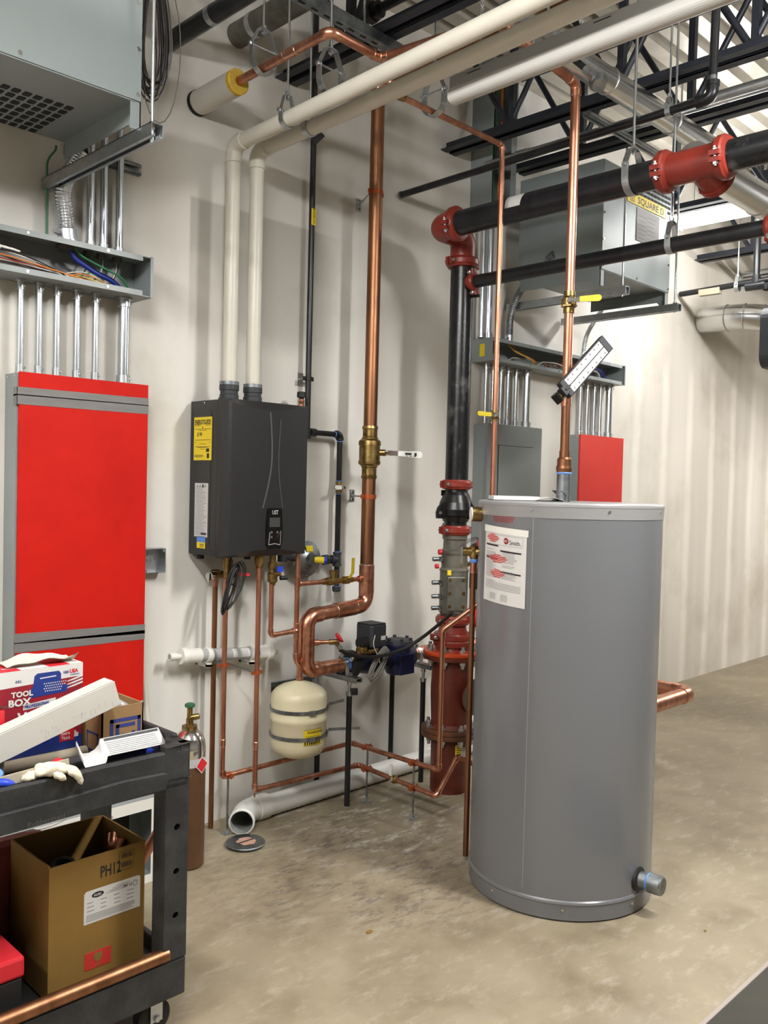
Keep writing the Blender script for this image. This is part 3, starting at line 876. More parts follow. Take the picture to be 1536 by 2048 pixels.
# coil of wires hanging beside it
t = thing('wire_coil', 'long coil of gray and purple wires hanging beside the left transformer', 'wires', (1.84, -0.2, 2.9))
c0 = Vector((1.760,-0.180,3.183))
for i in range(22):
    a = 0.02 + 0.028 * random.random(); b = 0.21 + 0.08 * random.random()
    ph = random.random() * 0.6; tl_ = 0.25 * (random.random() - 0.5)
    dx = 0.02 * (random.random() - 0.5); dy = 0.03 * (random.random() - 0.5)
    pts = []
    for k in range(25):
        q = 2 * pi * k / 24
        pts.append(c0 + Vector((dx + a * cos(q + ph * 0.2), dy - a * 0.8 * cos(q) + 0.02 * sin(2 * q + ph), b * sin(q) + 0.04 - tl_ * 0.06)))
    part('wire_loop', G().tube(pts, 0.0024, 6), M[('wire_gray', 'wire_purple', 'wire_black', 'wire_gray', 'wire_purple')[i % 5]], t)
pts = [c0 + Vector((0.035 + 0.055 * cos(2 * pi * k / 24), -0.05 * cos(2 * pi * k / 24), -0.05 + 0.27 * sin(2 * pi * k / 24))) for k in range(25)]
part('wire_loop', G().tube(pts, 0.002, 6), M['wire_gray'], t)
part('tie', G().tube([c0 + Vector((0.0, 0, 0.3)), c0 + Vector((0.0, 0, 0.62))], 0.003, 6), M['wire_black'], t)

# ground wire stub under the left transformer
wirepart('ground_wire', 'green ground wire between left transformer and gutter', 'wire', [(1.425,-0.100,2.691), (1.434,-0.080,2.685), (1.410,-0.060,2.647), ((1.418,-0.040,2.609)[0], -0.05, 2.5), ((1.418,-0.040,2.582)[0], -0.05, 2.358)], 0.004, 'wire_green', 0.03)

# open junction box on the wall
jx0, jx1, jz0, jz1 = 1.834, 1.934, 1.12, 1.22
t = thing('junction_box', 'small open square steel junction box on the wall right of the red panel', 'junction box', (1.884, -0.025, 1.12))
g = G().box(jx0, jx1, -0.004, -0.001, jz0, jz1)
g.box(jx0, jx0 + 0.003, -0.05, -0.001, jz0, jz1); g.box(jx1 - 0.003, jx1, -0.05, -0.001, jz0, jz1)
g.box(jx0, jx1, -0.05, -0.001, jz1 - 0.003, jz1); g.box(jx0, jx1, -0.05, -0.001, jz0, jz0 + 0.003)
part('box', g, M['galv'], t)
k = G()
for x, z in ((1.868, 1.195), (1.9, 1.17), (1.865, 1.165)): k.torus((x, -0.005, z), (0, 1, 0), 0.01, 0.0015, 16, 6)
part('knockout', k, M['steel_dull'], t, stuff=True)
k = G()
for x, z in ((1.858, 1.168), (1.856, 1.155), (1.859, 1.142)): k.cyl((x, -0.0045, z), (x, -0.006, z), 0.004, 10)
part('screw_hole', k, M['dark_slot'], t, stuff=True)
for p in ((jx0 + 0.008, jz0 + 0.008), (jx1 - 0.008, jz1 - 0.008)):
    part('corner_tab', G().box(p[0] - 0.007, p[0] + 0.007, -0.051, -0.049, p[1] - 0.007, p[1] + 0.007), M['galv'], t)

# ================================================================ ELECTRICAL, FAR (RIGHT)
gr = gutter('open gray wiring gutter behind the tall black pipe and copper pipes', 3.925, 5.37, 2.213, 2.343, 0.15)
lb = G().box(3.9205, 3.9215, -0.095, -0.06, 2.24, 2.31)
part('sticker', lb, M['yellow'], gr, 'yellow sticker')
gp = thing('electrical_panel', 'plain gray electrical panel with a closed door behind the storage tank', 'electrical panel', (4.217, -0.055, 0.75))
part('enclosure', G().box(3.96, 4.474, -0.095, -0.001, 0.75, 1.862), M['gray_paint'], gp, bevel=0.002)
part('trim', G().box(3.953, 4.48, -0.11, -0.095, 0.745, 1.868), M['panel_gray'], gp, bevel=0.002)
part('door_gap', G().box(4.0515, 4.3885, -0.1112, -0.11, 0.8465, 1.7485), M['dark_slot'], gp)
part('door', G().box(4.055, 4.385, -0.1145, -0.11, 0.85, 1.745), M['panel_gray'], gp, bevel=0.001)
rf = red_panel('smaller red-covered electrical panel, far down the wall', 4.9, 5.438, 0.75, 1.857, 0.113, 'red_board2')
lab = ['leftmost', 'second from left', 'third from left', 'fourth from left', 'next to the fat one']
for x, l in (((3.992,-0.055,2.002)[0], lab[0]), ((4.057,-0.055,2.008)[0], lab[1]), ((4.132,-0.055,2.014)[0], lab[2]), ((4.199,-0.055,2.020)[0], lab[3]), ((4.277,-0.055,2.027)[0], lab[4])):
    emt('thin silver conduit above the plain gray panel, ' + l, x, -0.055, 1.869, 2.212, 0.0117, 'conduits above the gray panel')
emt('fat silver conduit above the plain gray panel, rightmost', (4.376,-0.060,2.035)[0], -0.06, 1.869, 2.212, 0.0225, 'conduits above the gray panel')
for x, l in (((4.978,-0.055,2.022)[0], lab[0]), ((5.062,-0.055,2.028)[0], lab[1]), ((5.147,-0.055,2.035)[0], lab[2]), ((5.222,-0.055,2.041)[0], lab[3])):
    emt('thin silver conduit above the smaller red panel, ' + l, x, -0.055, 1.86, 2.212, 0.0117, 'conduits above the far red panel')
emt('fat silver conduit above the smaller red panel, rightmost', (5.322,-0.060,2.048)[0], -0.06, 1.86, 2.212, 0.0225, 'conduits above the far red panel')

# upright wiring trough and the conduits below it
t = thing('wiring_gutter', 'upright gray wiring trough with coloured wires beside the far transformer', 'wiring trough', (3.97, -0.07, 3.05))
g = G().box(3.872, 4.09, -0.004, -0.001, 3.05, 3.86); g.box(3.872, 3.875, -0.15, -0.001, 3.05, 3.86); g.box(4.087, 4.09, -0.15, -0.001, 3.05, 3.86); g.box(3.872, 4.09, -0.15, -0.001, 3.05, 3.053)
part('trough', g, M['gray_paint'], t)
part('lip', G().box(4.04, 4.09, -0.152, -0.15, 3.05, 3.86), M['gray_paint'], t)
for i in range(12):
    x = 3.9 + 0.1 * random.random(); y = -0.03 - 0.1 * random.random()
    part('wire', G().tube([(x + 0.03, y, 3.056), (x, y - 0.01, 3.15 + 0.08 * random.random()), (x + 0.04 * random.random(), y, 3.35), (x + 0.02, y, 3.8)], 0.004, 7, fillet=0.08), M[('wire_green', 'wire_black', 'wire_yellow', 'wire_green', 'wire_orange', 'wire_black')[i % 6]], t)
emt('thin polished conduit between upright wiring trough and far gutter', (3.915,-0.070,2.779)[0], -0.07, 2.345, 3.048, 0.0125, 'conduits below the upright trough')
emt('fat polished conduit between upright wiring trough and far gutter', (3.974,-0.070,2.791)[0], -0.07, 2.345, 3.048, 0.0225, 'conduits below the upright trough')
xg = (4.175,-0.070,2.410)[0]
flex('gray flexible conduit curving from far gutter into far transformer', [(xg, -0.07, 2.344), (xg, -0.075, 2.56), (xg + 0.03, -0.2, 2.74), (4.128, -0.40, 2.80)], 0.021, 'steel_dull', 0.012)
flex('short flexible conduit dropping behind the yellow-handled valve into far gutter', [((4.968,-0.070,2.295)[0], -0.07, 2.344), ((4.968,-0.070,2.295)[0] + 0.01, -0.075, 2.5), ((4.952,-0.100,2.468)[0] + 0.05, -0.2, 2.688)], 0.014, 'galv', 0.012)
wb = thing('wire_bundle', 'coloured wires looped inside the far wiring gutter', 'wires', (4.5, -0.07, 2.22))
for i in range(16):
    y = -0.05 - 0.08 * random.random(); x = 3.96 + 0.75 * random.random(); h = 2.235 + 0.05 * random.random()
    add_wire(wb, [(x, y, 2.219), (x + 0.06, y, h), (x + 0.25, y - 0.01, h + 0.01), (x + 0.4, y, 2.222)], 0.0028, ('wire_green', 'wire_black', 'wire_white', 'wire_red', 'wire_gray')[i % 5], 0.08)
for i, mm in enumerate(('wire_yellow', 'wire_red', 'wire_orange')):
    add_wire(wb, [(xg + 0.0 + i * 0.01, -0.07, 2.338), (xg + 0.04 + i * 0.012, -0.09, 2.30), (xg + 0.2 + i * 0.012, -0.10, 2.27), (xg + 0.25 + i * 0.012, -0.09, 2.219)], 0.0048, mm, 0.06)
for i, mm in enumerate(('wire_white', 'wire_black', 'wire_blue', 'wire_blue')):
    add_wire(wb, [(4.88, -0.07, 2.23), (5.02 + i * 0.012, -0.09, 2.285 + i * 0.008), (5.13 + i * 0.015, -0.09, 2.28 + i * 0.008), (5.18 + i * 0.02, -0.08, 2.219)], 0.006, mm, 0.08)

tr = transformer('gray transformer with a yellow name strip hanging far behind the black pipes', 4.13, 4.88, -0.70, -0.155, 2.69, 3.255)
part('label_strip', G().box(4.37, 4.80, -0.7045, -0.70, 3.09, 3.15), M['yellow'], tr, 'yellow name strip')
lg = G(); letters(lg, 'SQUARE D', 0.052, (4.475, -0.7045, 3.101), (1, 0, 0), (0, 0, 1), bold=0.012, squeeze=1.22)
for (x0, x1, y0, y1) in ((0.02, 0.024, 0.008, 0.052), (0.066, 0.07, 0.008, 0.052), (0.02, 0.07, 0.008, 0.012), (0.02, 0.07, 0.048, 0.052)):
    quad_on(lg, (4.37, -0.7045, 3.09), (1, 0, 0), (0, 0, 1), x0, x1, y0, y1, 0.0006)
letters(lg, 'D', 0.036, (4.402, -0.7045, 3.107), (1, 0, 0), (0, 0, 1), bold=0.01)
part('lettering', lg, M['ink'], tr)
part('data_plate', G().box(4.475, 4.73, -0.7035, -0.70, 2.90, 3.08), M['paper_shade'], tr, 'white printed data plate')
pg = G()
for i in range(12):
    quad_on(pg, (4.49, -0.7035, 2.915), (1, 0, 0), (0, 0, 1), 0.0 + 0.1 * (i % 2), 0.08 + 0.1 * (i % 2) + 0.03 * random.random(), 0.012 * i, 0.012 * i + 0.005)
part('print', pg, M['ink_gray'], tr, stuff=True)
part('data_plate', G().box(4.56, 4.68, -0.7035, -0.70, 2.85, 2.90), M['paper'], tr)
vs = G()
slot2 = None
for i in range(9):
    for j in range(4):
        x = 4.845 - i * 0.04; z = 3.215 - j * 0.028
        if z < 3.155 and x < 4.81: continue
        if slot2 is None:
            slot2 = make_mesh('vent_slot', G().box(-0.015, 0.015, -0.001, 0.001, -0.007, 0.007), M['dark_slot'])
        o = bpy.data.objects.new('vent_slot', slot2); COL.objects.link(o); o.parent = tr
        o.location = Vector((x, -0.7012, z)) - ORG[tr.name]
strut_hanger('galvanized strut and rod under the left end of the far transformer', 4.23, -0.80, 2.566, 3.319)
strut_hanger('galvanized strut and rod under the right end of the far transformer', 4.80, -0.81, 2.566)

# ================================================================ WALL-HUNG WATER HEATER
hx0, hx1, hy0, hz0, hz1 = 2.062, 2.506, -0.016, 1.188, 1.838
hf = -0.215          # where the side meets the front shell
t = heater = thing('water_heater', 'charcoal wall-hung tankless water heater with yellow energy label', 'water heater', (2.26, -0.13, hz0))
part('case', G().box(hx0, hx1, hf, hy0, hz0 + 0.004, hz1 - 0.006), M['heater'], t, bevel=0.003)
part('side_recess', G().box(hx0 - 0.0015, hx0, hf + 0.045, hy0 - 0.03, hz0 + 0.05, hz1 - 0.05), M['heater'], t, bevel=0.0007)
# front shell: shallow swoop with a rounded left edge, chamfered along top and bottom
NX = 28
def front_y(u):
    edge = 0.030 * (1 - max(0, 1 - u / 0.05) ** 2)
    return hf - 0.022 - edge - 0.012 * sin(pi * u) + 0.020 * u
def top_cut(u): return 0.004 + 0.034 * sin(pi * min(1, u ** 0.85)) 
def bot_cut(u): return 0.004 + 0.026 * sin(pi * u)
rows = []
for k in range(NX + 1):
    u = k / NX; x = hx0 + (hx1 + 0.004 - hx0) * u
    yb = hf; yf = front_y(u)
    rows.append([(x, yb, hz0), (x, yb - 0.02, hz0), (x, yf, hz0 + bot_cut(u)), (x, yf, hz0 + 0.2), (x, yf, hz1 - 0.2), (x, yf, hz1 - top_cut(u)), (x, yb - 0.02, hz1), (x, yb, hz1)])
g = G(); m = 8
vs = [p for r in rows for p in r]; fs = []
for i in range(NX):
    for j in range(m):
        a, b = i * m + j, i * m + (j + 1) % m
        fs.append((a, a + m, b + m, b))
g.add(vs, fs)
g.add(rows[0], [tuple(range(m))]); g.add(rows[-1], [tuple(reversed(range(m)))])
part('front_cover', g, M['heater'], t)
# swoosh grooves down the front
def on_front(u, z): return (hx0 + (hx1 - hx0) * u, front_y(u) - 0.0012, z)
g = G()
g.ribbon([on_front(0.505 + 0.03 * sin(pi * q / 20 * 1.1) - 0.06 * max(0, (q - 9) / 11) ** 1.6, hz1 - 0.045 - q / 20 * 0.40) for q in range(21)], (0.0035, 0, 0), 0.002)
part('groove', g, M['heater_trim'], t)
g = G()
g.ribbon([on_front(0.64 - 0.02 * sin(pi * q / 20) + 0.045 * max(0, (q - 9) / 11) ** 1.6, hz1 - 0.07 - q / 20 * 0.375) for q in range(21)], (0.0016, 0, 0), 0.002)
part('groove', g, M['heater_trim'], t)
# control panel
uc = 0.585
def cp(u, v): # metres from the lower left corner of the control panel
    U = uc - 0.11 + u / (hx1 - hx0)
    return Vector((hx0 + (hx1 - hx0) * U, front_y(U), hz0 + 0.032 + v))
W_, H_ = 0.094, 0.172
out = [(0.012, 0), (W_ - 0.012, 0), (W_ - 0.002, 0.02), (W_, H_ * 0.5), (W_ - 0.008, H_ - 0.003), (W_ - 0.016, H_), (0.016, H_), (0.006, H_ - 0.003), (0, H_ * 0.5), (0.002, 0.02)]
g = G().prism([cp(a, b) + Vector((0, -0.005, 0)) for a, b in out], (0, 0.008, 0))
cpn = part('control_panel', g, M['black_gloss'], t, bevel=0.001)
part('display', G().prism([cp(a, b) + Vector((0, -0.0058, 0)) for a, b in ((0.018, 0.092), (W_ - 0.018, 0.092), (W_ - 0.018, 0.132), (0.018, 0.132))], (0, 0.001, 0)), M['screen'], cpn)
g = G(); letters(g, 'UST', 0.024, cp(0.030, 0.146) + Vector((0, -0.0055, 0)), (1, 0.04, 0), (0, 0, 1), bold=0.02, squeeze=0.8)
part('lettering', g, M['paper_shade'], cpn, 'light gray letters')
g = G()
for a, b in ((0.03, 0.07), (0.062, 0.07), (0.03, 0.05)):
    g.torus(cp(a, b) + Vector((0, -0.0055, 0)), (0, 1, 0), 0.004, 0.0008, 14, 5)
part('button', g, M['ink_gray'], cpn, stuff=True)
g = G()
g.ribbon([cp(0.014, 0.018) + Vector((0, -0.0065, 0)), cp(0.018, 0.07) + Vector((0, -0.008, 0))], (0.0015, 0, 0), 0.0008)
g.ribbon([cp(0.014, 0.018) + Vector((0, -0.007, 0)), cp(0.045, 0.022) + Vector((0, -0.009, 0)), cp(0.078, 0.016) + Vector((0, -0.007, 0))], (0, 0, 0.0015), 0.0008)
g.ribbon([cp(0.078, 0.016) + Vector((0, -0.007, 0)), cp(0.080, 0.075) + Vector((0, -0.008, 0)), cp(0.055, 0.045) + Vector((0, -0.009, 0))], (0.001, 0, 0.001), 0.0008)
part('torn_film', g, M['ink_gray'], cpn, 'crumpled clear film')
# stickers on its left side
LX = hx0 - 0.0022
def side_sheet(name, y0, y1, z0, z1, m, label):
    return part(name, G().box(LX - 0.0006, LX + 0.0006, y0, y1, z0, z1), M[m], t, label)
es = side_sheet('energy_label', -0.178, -0.048, 1.585, 1.763, 'yellow', 'yellow energy label')
def on_side(u, v): return Vector((LX - 0.0008, -0.048 - u, 1.585 + v))
SU, SV = (0, -1, 0), (0, 0, 1)
g = G(); letters(g, 'ENERGYGUIDE', 0.0275, on_side(0.006, 0.148), SU, SV, bold=0.03, squeeze=0.63)
letters(g, '$198', 0.022, on_side(0.024, 0.10), SU, SV, bold=0.01, squeeze=0.8)
for y0, x0, x1 in ((0.143, 0.006, 0.05), (0.143, 0.085, 0.124), (0.128, 0.006, 0.124), (0.122, 0.035, 0.095), (0.083, 0.008, 0.122), (0.072, 0.008, 0.02), (0.072, 0.112, 0.122), (0.066, 0.04, 0.09), (0.055, 0.01, 0.12), (0.052, 0.03, 0.1), (0.045, 0.05, 0.08), (0.02, 0.006, 0.07), (0.016, 0.006, 0.075), (0.012, 0.006, 0.06)):
    quad_on(g, on_side(0, 0), SU, SV, x0, x1, y0, y0 + 0.0016)
g.prism([on_side(a, b) for a, b in ((0.06, 0.138), (0.068, 0.138), (0.064, 0.130))], (-0.0003, 0, 0))
quad_on(g, on_side(0, 0), SU, SV, 0.092, 0.114, 0.034, 0.048)
quad_on(g, on_side(0, 0), SU, SV, 0.098, 0.114, 0.008, 0.028)
part('lettering', g, M['ink'], es)
ws = side_sheet('data_label', -0.158, -0.062, 1.267, 1.49, 'paper', 'white printed data label')
g = G()
for k in range(34):
    v = 0.008 + k * 0.006
    quad_on(g, (LX - 0.0008, -0.062, 1.267), SU, SV, 0.006, 0.06 + 0.03 * random.random(), v, v + 0.0022)
for a in (0.015, 0.035, 0.055, 0.075):
    quad_on(g, (LX - 0.0008, -0.062, 1.267), SU, SV, a, a + 0.009, 0.206, 0.217)
part('print', g, M['ink_gray'], ws, stuff=True)
g = G(); quad_on(g, (LX - 0.0009, -0.062, 1.267), SU, SV, 0.05, 0.09, 0.010, 0.018); quad_on(g, (LX - 0.0009, -0.062, 1.267), SU, SV, 0.055, 0.066, 0.205, 0.218)
part('barcode', g, M['ink'], ws)
side_sheet('small_label', -0.144, -0.083, 1.245, 1.269, 'blue_tape', 'small blue label')
g = side_sheet('small_label', -0.144, -0.083, 1.220, 1.245, 'yellow', 'small yellow label')
g = G()
for i in range(3):
    quad_on(g, (LX - 0.0009, -0.083, 1.22), SU, SV, 0.022, 0.052, 0.006 + i * 0.005, 0.008 + i * 0.005)
part('print', g, M['ink'], t, stuff=True)
part('side_screw', bolt(G(), (hx0, -0.12, 1.822), (-1, 0, 0), 0.004, 0.002), M['chrome'], t)
# feet and stubs under the case
g = G()
g.cyl((2.10, -0.05, hz0 - 0.018), (2.10, -0.05, hz0), 0.016, 12); g.cyl((2.24, -0.19, hz0 - 0.015), (2.24, -0.19, hz0), 0.014, 12)
part('plug', g, M['black_rubber'], t, stuff=True)
# vent collars with bands
for vx in (2.16, 2.281):
    c = part('vent_collar', G().lathe((vx, -0.15, hz1 - 0.008), (0, 0, 1), [(0, 0.04), (0.03, 0.04), (0.034, 0.037), (0.05, 0.037), (0.05, 0.041), (0.072, 0.041)], 24), M['rubber_gray'], t)
    part('clamp_band', G().lathe((vx, -0.15, hz1 + 0.064), (0, 0, 1), [(0, 0.0405), (0.014, 0.0405), (0.014, 0.034)], 24), M['steel_dull'], c)
# air vent with black cap on top right
ax_, ay_ = (2.585,-0.110,1.879)[0], -0.11
part('air_vent', G().lathe((ax_, ay_, hz1 - 0.01), (0, 0, 1), [(0, 0.014), (0.03, 0.014), (0.03, 0.011), (0.045, 0.015), (0.055, 0.011)], 16), M['copper'], t)
part('air_vent_cap', G().lathe((ax_, ay_, hz1 + 0.044), (0, 0, 1), [(0, 0.010), (0.008, 0.012), (0.008, 0.021), (0.03, 0.021), (0.033, 0.018)], 18), M['black_rubber'], t, 'black air vent cap')

# ---------------------------------------------------------------- white vent pipes
def vent(label, vx, y_end, z_top, z_end):
    t = thing('vent_pipe', label, 'pipe', (vx, -0.15, hz1 + 0.078), 'white vent pipes')
    r = 0.0302
    pts = [(vx, -0.15, hz1 + 0.0785), (vx, -0.15, z_top), (vx, y_end, z_end)]
    pipe_run(t, pts, r, 'pvc', 'pvc', bend=1.45, fit=1.16, sleeve=0.95)
    return t
vent('white plastic vent pipe rising from the water heater, left of the pair', 2.16, -3.4, 2.893, 2.985)
vent('white plastic vent pipe rising from the water heater, right of the pair', 2.281, -3.4, 2.90, 2.975)
cz = lambda y, z0, z1: z0 + (z1 - z0) * ((-0.15 - y) / 3.25)
clevis_hanger('galvanized hanger round the left white vent pipe, near its bend', (2.16, -0.5, cz(-0.5, 2.893, 2.985)), (0, 1, 0), 0.0325, ZC, rod_r=0.0045)
clevis_hanger('galvanized hanger round the right white vent pipe, near its bend', (2.281, -0.49, cz(-0.49, 2.90, 2.975)), (0, 1, 0), 0.0325, ZC, rod_r=0.0045)

# ---------------------------------------------------------------- black gas pipe and its branch
GX = (2.669,-0.055,2.352)[0]; GY = -0.055
t = thing('gas_pipe', 'thin black gas pipe running up the wall behind the water heater', 'pipe', (GX, GY, 1.7))
part('pipe', G().cyl((GX, GY, 1.745), (GX, GY, 3.88), 0.0138, 16), M['black_pipe'], t)
lb = G().box(GX - 0.0128, GX + 0.0128, GY - 0.0145, GY - 0.0125, (2.677,-0.055,2.694)[2], (2.675,-0.055,2.770)[2])
lb = part('pipe_marker', lb, M['yellow'], t, 'yellow pipe marker')
g = G(); letters(g, 'GAS PRESSURE', 0.016, (GX + 0.006, GY - 0.0147, (2.677,-0.055,2.699)[2] ), (0, 0, 1), (-1, 0, 0), bold=0.01, squeeze=0.7)
part('lettering', g, M['ink'], lb)
# clip on the wall
def wall_clip(root, X, Y, z, r, plate_dx=-0.045, m='galv', ringm='black_iron'):
    g = G().box(X + plate_dx - 0.016, X + plate_dx + 0.016, -0.004, -0.0005, z - 0.03, z + 0.03)
    c = part('wall_plate', g, M[m], root)
    g = G()
    for q in (-0.018, 0.018): bolt(g, (X + plate_dx, -0.004, z + q), (0, -1, 0), 0.006, 0.005)
    part('plate_screw', g, M['chrome'], c, stuff=True)
    part('clip_rod', G().cyl((X + plate_dx, -0.004, z), (X - r * 0.9, Y, z), 0.0045, 10), M[m], root)
    g = G().band((X, Y, z), (0, 0, 1), r, 0.02, 0.0025, 24)
    for q in (-1, 1):
        g.obox((X + q * (r + 0.008), Y, z), (0.009, 0, 0), (0, 0.003, 0), (0, 0, 0.010))
        g.cyl((X + q * (r + 0.008), Y - 0.008, z), (X + q * (r + 0.008), Y + 0.008, z), 0.004, 8)
    part('split_ring', g, ringm if not isinstance(ringm, str) else M[ringm], root)
wall_clip(t, GX, GY, (2.655,-0.055,1.987)[2], 0.0138, -0.004, ringm='black_rubber')
# square plate of a pipe support, high on the gas pipe
sq = (2.660,-0.085,3.095)
g = G().obox(sq, Vector((0.705, -0.709, 1.0)) * 0.0195, Vector((-0.709, -0.705, 0)) * 0.003, Vector((-0.705, 0.709, 1.0)) * 0.0195)
g.obox((GX, GY - 0.012, sq[2] + 0.005), (0.012, 0, 0), (0, 0.012, 0), (0, 0, 0.006))
part('support_plate', g, M['black_pipe'], t)
z_br = (2.780,-0.055,1.739)[2]
bx = (2.876,-0.055,1.738)[0]
ztee = (2.879,-0.055,1.136)[2]; zcap = (2.874,-0.055,0.978)[2]
b = thing('gas_branch', 'black gas branch with elbow, white lever valve and capped drip leg', 'pipe', (bx, GY, zcap))
part('tee', G().lathe((GX, GY, z_br - 0.03), (0, 0, 1), [(0, 0.019), (0.045, 0.019)], 16), M['black_pipe'], b)
pipe_run(b, [(GX + 0.02, GY, z_br), (bx, GY, z_br), (bx, GY, ztee + 0.02)], 0.0135, 'black_pipe', 'black_pipe', bend=1.5, fit=1.45, sleeve=0.5)
hx = (2.696,-0.055,1.737)[0]
part('coupling', G().lathe((hx - 0.012, GY, z_br), (1, 0, 0), [(0, 0.02), (0.034, 0.02), (0.036, 0.014)], 16), M['black_pipe'], b)
g = G()
for zz_, dd in ((z_br - 0.034, 0), ((2.874,-0.055,1.515)[2], 0), ((2.876,-0.055,1.452)[2], 0), (ztee + 0.036, 0), (zcap + 0.026, 0)):
    g.torus((bx, GY, zz_), (0, 0, 1), 0.0145, 0.002, 16, 6)
g.torus((bx - 0.034, GY, z_br), (1, 0, 0), 0.0145, 0.002, 16, 6)
part('thread_seal', g, M['blue_tape'], b, 'blue thread sealant', stuff=True)
ball_valve(b, (bx, GY, (2.871,-0.055,1.484)[2]), (0, 0, 1), 0.0135, (-1, -0.1, 0), 0.066, (0.0, -1, 0), 'brass', 'white_lever', 0.011, 0.9)
part('tee', G().lathe((bx, GY, ztee - 0.034), (0, 0, 1), [(0, 0.022), (0.01, 0.022), (0.01, 0.019), (0.058, 0.019), (0.058, 0.022), (0.068, 0.022)], 16).lathe((bx, GY, ztee), (-1, 0, 0), [(0.005, 0.019), (0.03, 0.019), (0.03, 0.022), (0.038, 0.022)], 16), M['rubber_gray'], b)
part('pipe', G().cyl((bx, GY, zcap + 0.02), (bx, GY, ztee - 0.03), 0.0135, 16), M['black_pipe'], b)
part('end_cap', G().lathe((bx, GY, zcap), (0, 0, 1), [(0, 0.017), (0.004, 0.021), (0.026, 0.021)], 16), M['rubber_gray'], b)
part('union', G().cyl((bx - 0.10, GY, ztee), (bx - 0.036, GY, ztee), 0.0125, 14).hexa((bx - 0.088, GY, ztee), (bx - 0.062, GY, ztee), 0.026).hexa((bx - 0.104, GY, ztee), (bx - 0.092, GY, ztee), 0.019), M['rubber_gray'], b)
# regulator
rx, rz = (2.679,-0.070,1.146)[0], (2.679,-0.070,1.146)[2]
t = thing('gas_regulator', 'round aluminium gas regulator with yellow tag under the water heater', 'regulator', (rx, -0.07, rz - 0.08))
part('diaphragm_case', G().lathe((rx, -0.025, rz), (0, -1, 0), [(0, 0.03), (0.012, 0.07), (0.022, 0.082), (0.03, 0.085), (0.036, 0.085), (0.04, 0.074), (0.055, 0.05), (0.066, 0.03), (0.085, 0.026)], 32), M['steel_dull'], t)
g = G()
for k in range(8): bolt(g, (rx + 0.077 * cos(k * pi / 4), -0.061, rz + 0.077 * sin(k * pi / 4)), (0, -1, 0), 0.005, 0.004)
part('bolt', g, M['galv'], t, stuff=True)
part('tag', G().obox((rx - 0.005, -0.085, rz + 0.05), (0.02, 0, 0), (0, 0.001, 0.0003), (0, 0.004, 0.013)), M['yellow'], t, 'yellow tag')
part('cap', G().cyl((rx + 0.012, -0.10, rz - 0.002), (rx + 0.05, -0.125, rz - 0.004), 0.0165, 16), M['yellow'], t, 'yellow cap')
part('plug', G().cyl((rx + 0.05, -0.125, rz - 0.004), (rx + 0.060, -0.1316, rz - 0.0045), 0.0175, 16), M['blue'], t, 'blue plug')
part('inlet', G().cyl((rx + 0.05, -0.055, rz + 0.002), (bx - 0.105, GY, ztee), 0.016, 14), M['rubber_gray'], t)
part('outlet', G().cyl((rx - 0.05, -0.055, rz + 0.002), (rx - 0.15, -0.075, rz + 0.02), 0.016, 14).lathe((rx - 0.16, -0.078, rz + 0.015), (0, 0, 1), [(-0.02, 0.022), (0.03, 0.022), (0.03, 0.017), (0.05, 0.017)], 14), M['rubber_gray'], t)

# ================================================================ COPPER PIPEWORK ON THE WALL
BX, BY, BR = 2.938, -0.2, 0.0325
zel = (2.942,-0.200,0.926)[2]           # lower elbow
xl = (2.571,-0.200,0.772)[0]            # left leg of the loop
zlow = 0.655
t = thing('copper_riser', 'thick copper riser with brass valve, looping under to the blue mixing valve', 'pipe', (BX, BY, zlow))
zt = (2.934,-0.200,1.052)[2]
zv = (2.937,-0.200,1.655)[2]
# upper length to the bend near the deck, then away from the wall
pipe_run(t, [(BX, BY, zv + 0.06), (BX, BY, 3.40), (BX, -1.25, 3.43)], BR, 'copper_dull', 'copper_bright')
part('pipe', G().cyl((BX, BY, zt + 0.07), (BX, BY, zv - 0.06), BR, 20), M['copper_dull'], t)
# ball valve
g = G().lathe((BX, BY, zv - 0.125), (0, 0, 1), [(0, BR * 1.13), (0.012, BR * 1.18), (0.016, BR * 1.08), (0.05, BR * 1.08), (0.056, BR * 1.2), (0.062, BR * 1.2)], 24)
g.lathe((BX, BY, zv + 0.125), (0, 0, -1), [(0, BR * 1.13), (0.012, BR * 1.18), (0.016, BR * 1.08), (0.05, BR * 1.08), (0.056, BR * 1.2), (0.062, BR * 1.2)], 24)
g.lathe((BX, BY, zv - 0.064), (0, 0, 1), [(0, BR * 1.25), (0.008, BR * 1.62), (0.022, BR * 1.66), (0.022, BR * 1.54), (0.098, BR * 1.54), (0.098, BR * 1.66), (0.118, BR * 1.62), (0.128, BR * 1.25)], 28)
g.cyl((BX + 0.03, BY - 0.03, zv), (BX + 0.062, BY - 0.045, zv), 0.016, 14)
v = part('ball_valve', g, M['brass'], t)
ld = Vector((0.93, -0.36, -0.02)).normalized(); p = Vector((BX + 0.055, BY - 0.045, zv))
g = G().obox(p + ld * 0.035 + Vector((0, -0.012, 0)), ld * 0.032, (0, 0.003, 0), (0, 0, 0.012))
g.hexa(p + Vector((0.0, -0.005, 0)), p + Vector((0.0, -0.03, 0)), 0.011)
part('lever_root', g, M['chrome'], v)
a = p + ld * 0.06 + Vector((0, -0.013, 0)); up = Vector((0, 0, 1)); nn = ld.cross(up)
poly = [a + up * 0.012, a - up * 0.012] + [a + ld * (0.115 + 0.015 * cos(q)) + up * 0.0165 * sin(q) for q in [-pi / 2 + pi * k / 8 for k in range(9)]]
part('lever', G().prism(poly, nn * 0.006), M['white_lever'], v, 'white lever', bevel=0.001)
g = G()
quad_on(g, a + nn * 0.006, ld, up, 0.035, 0.07, -0.004, 0.006, 0.0012)
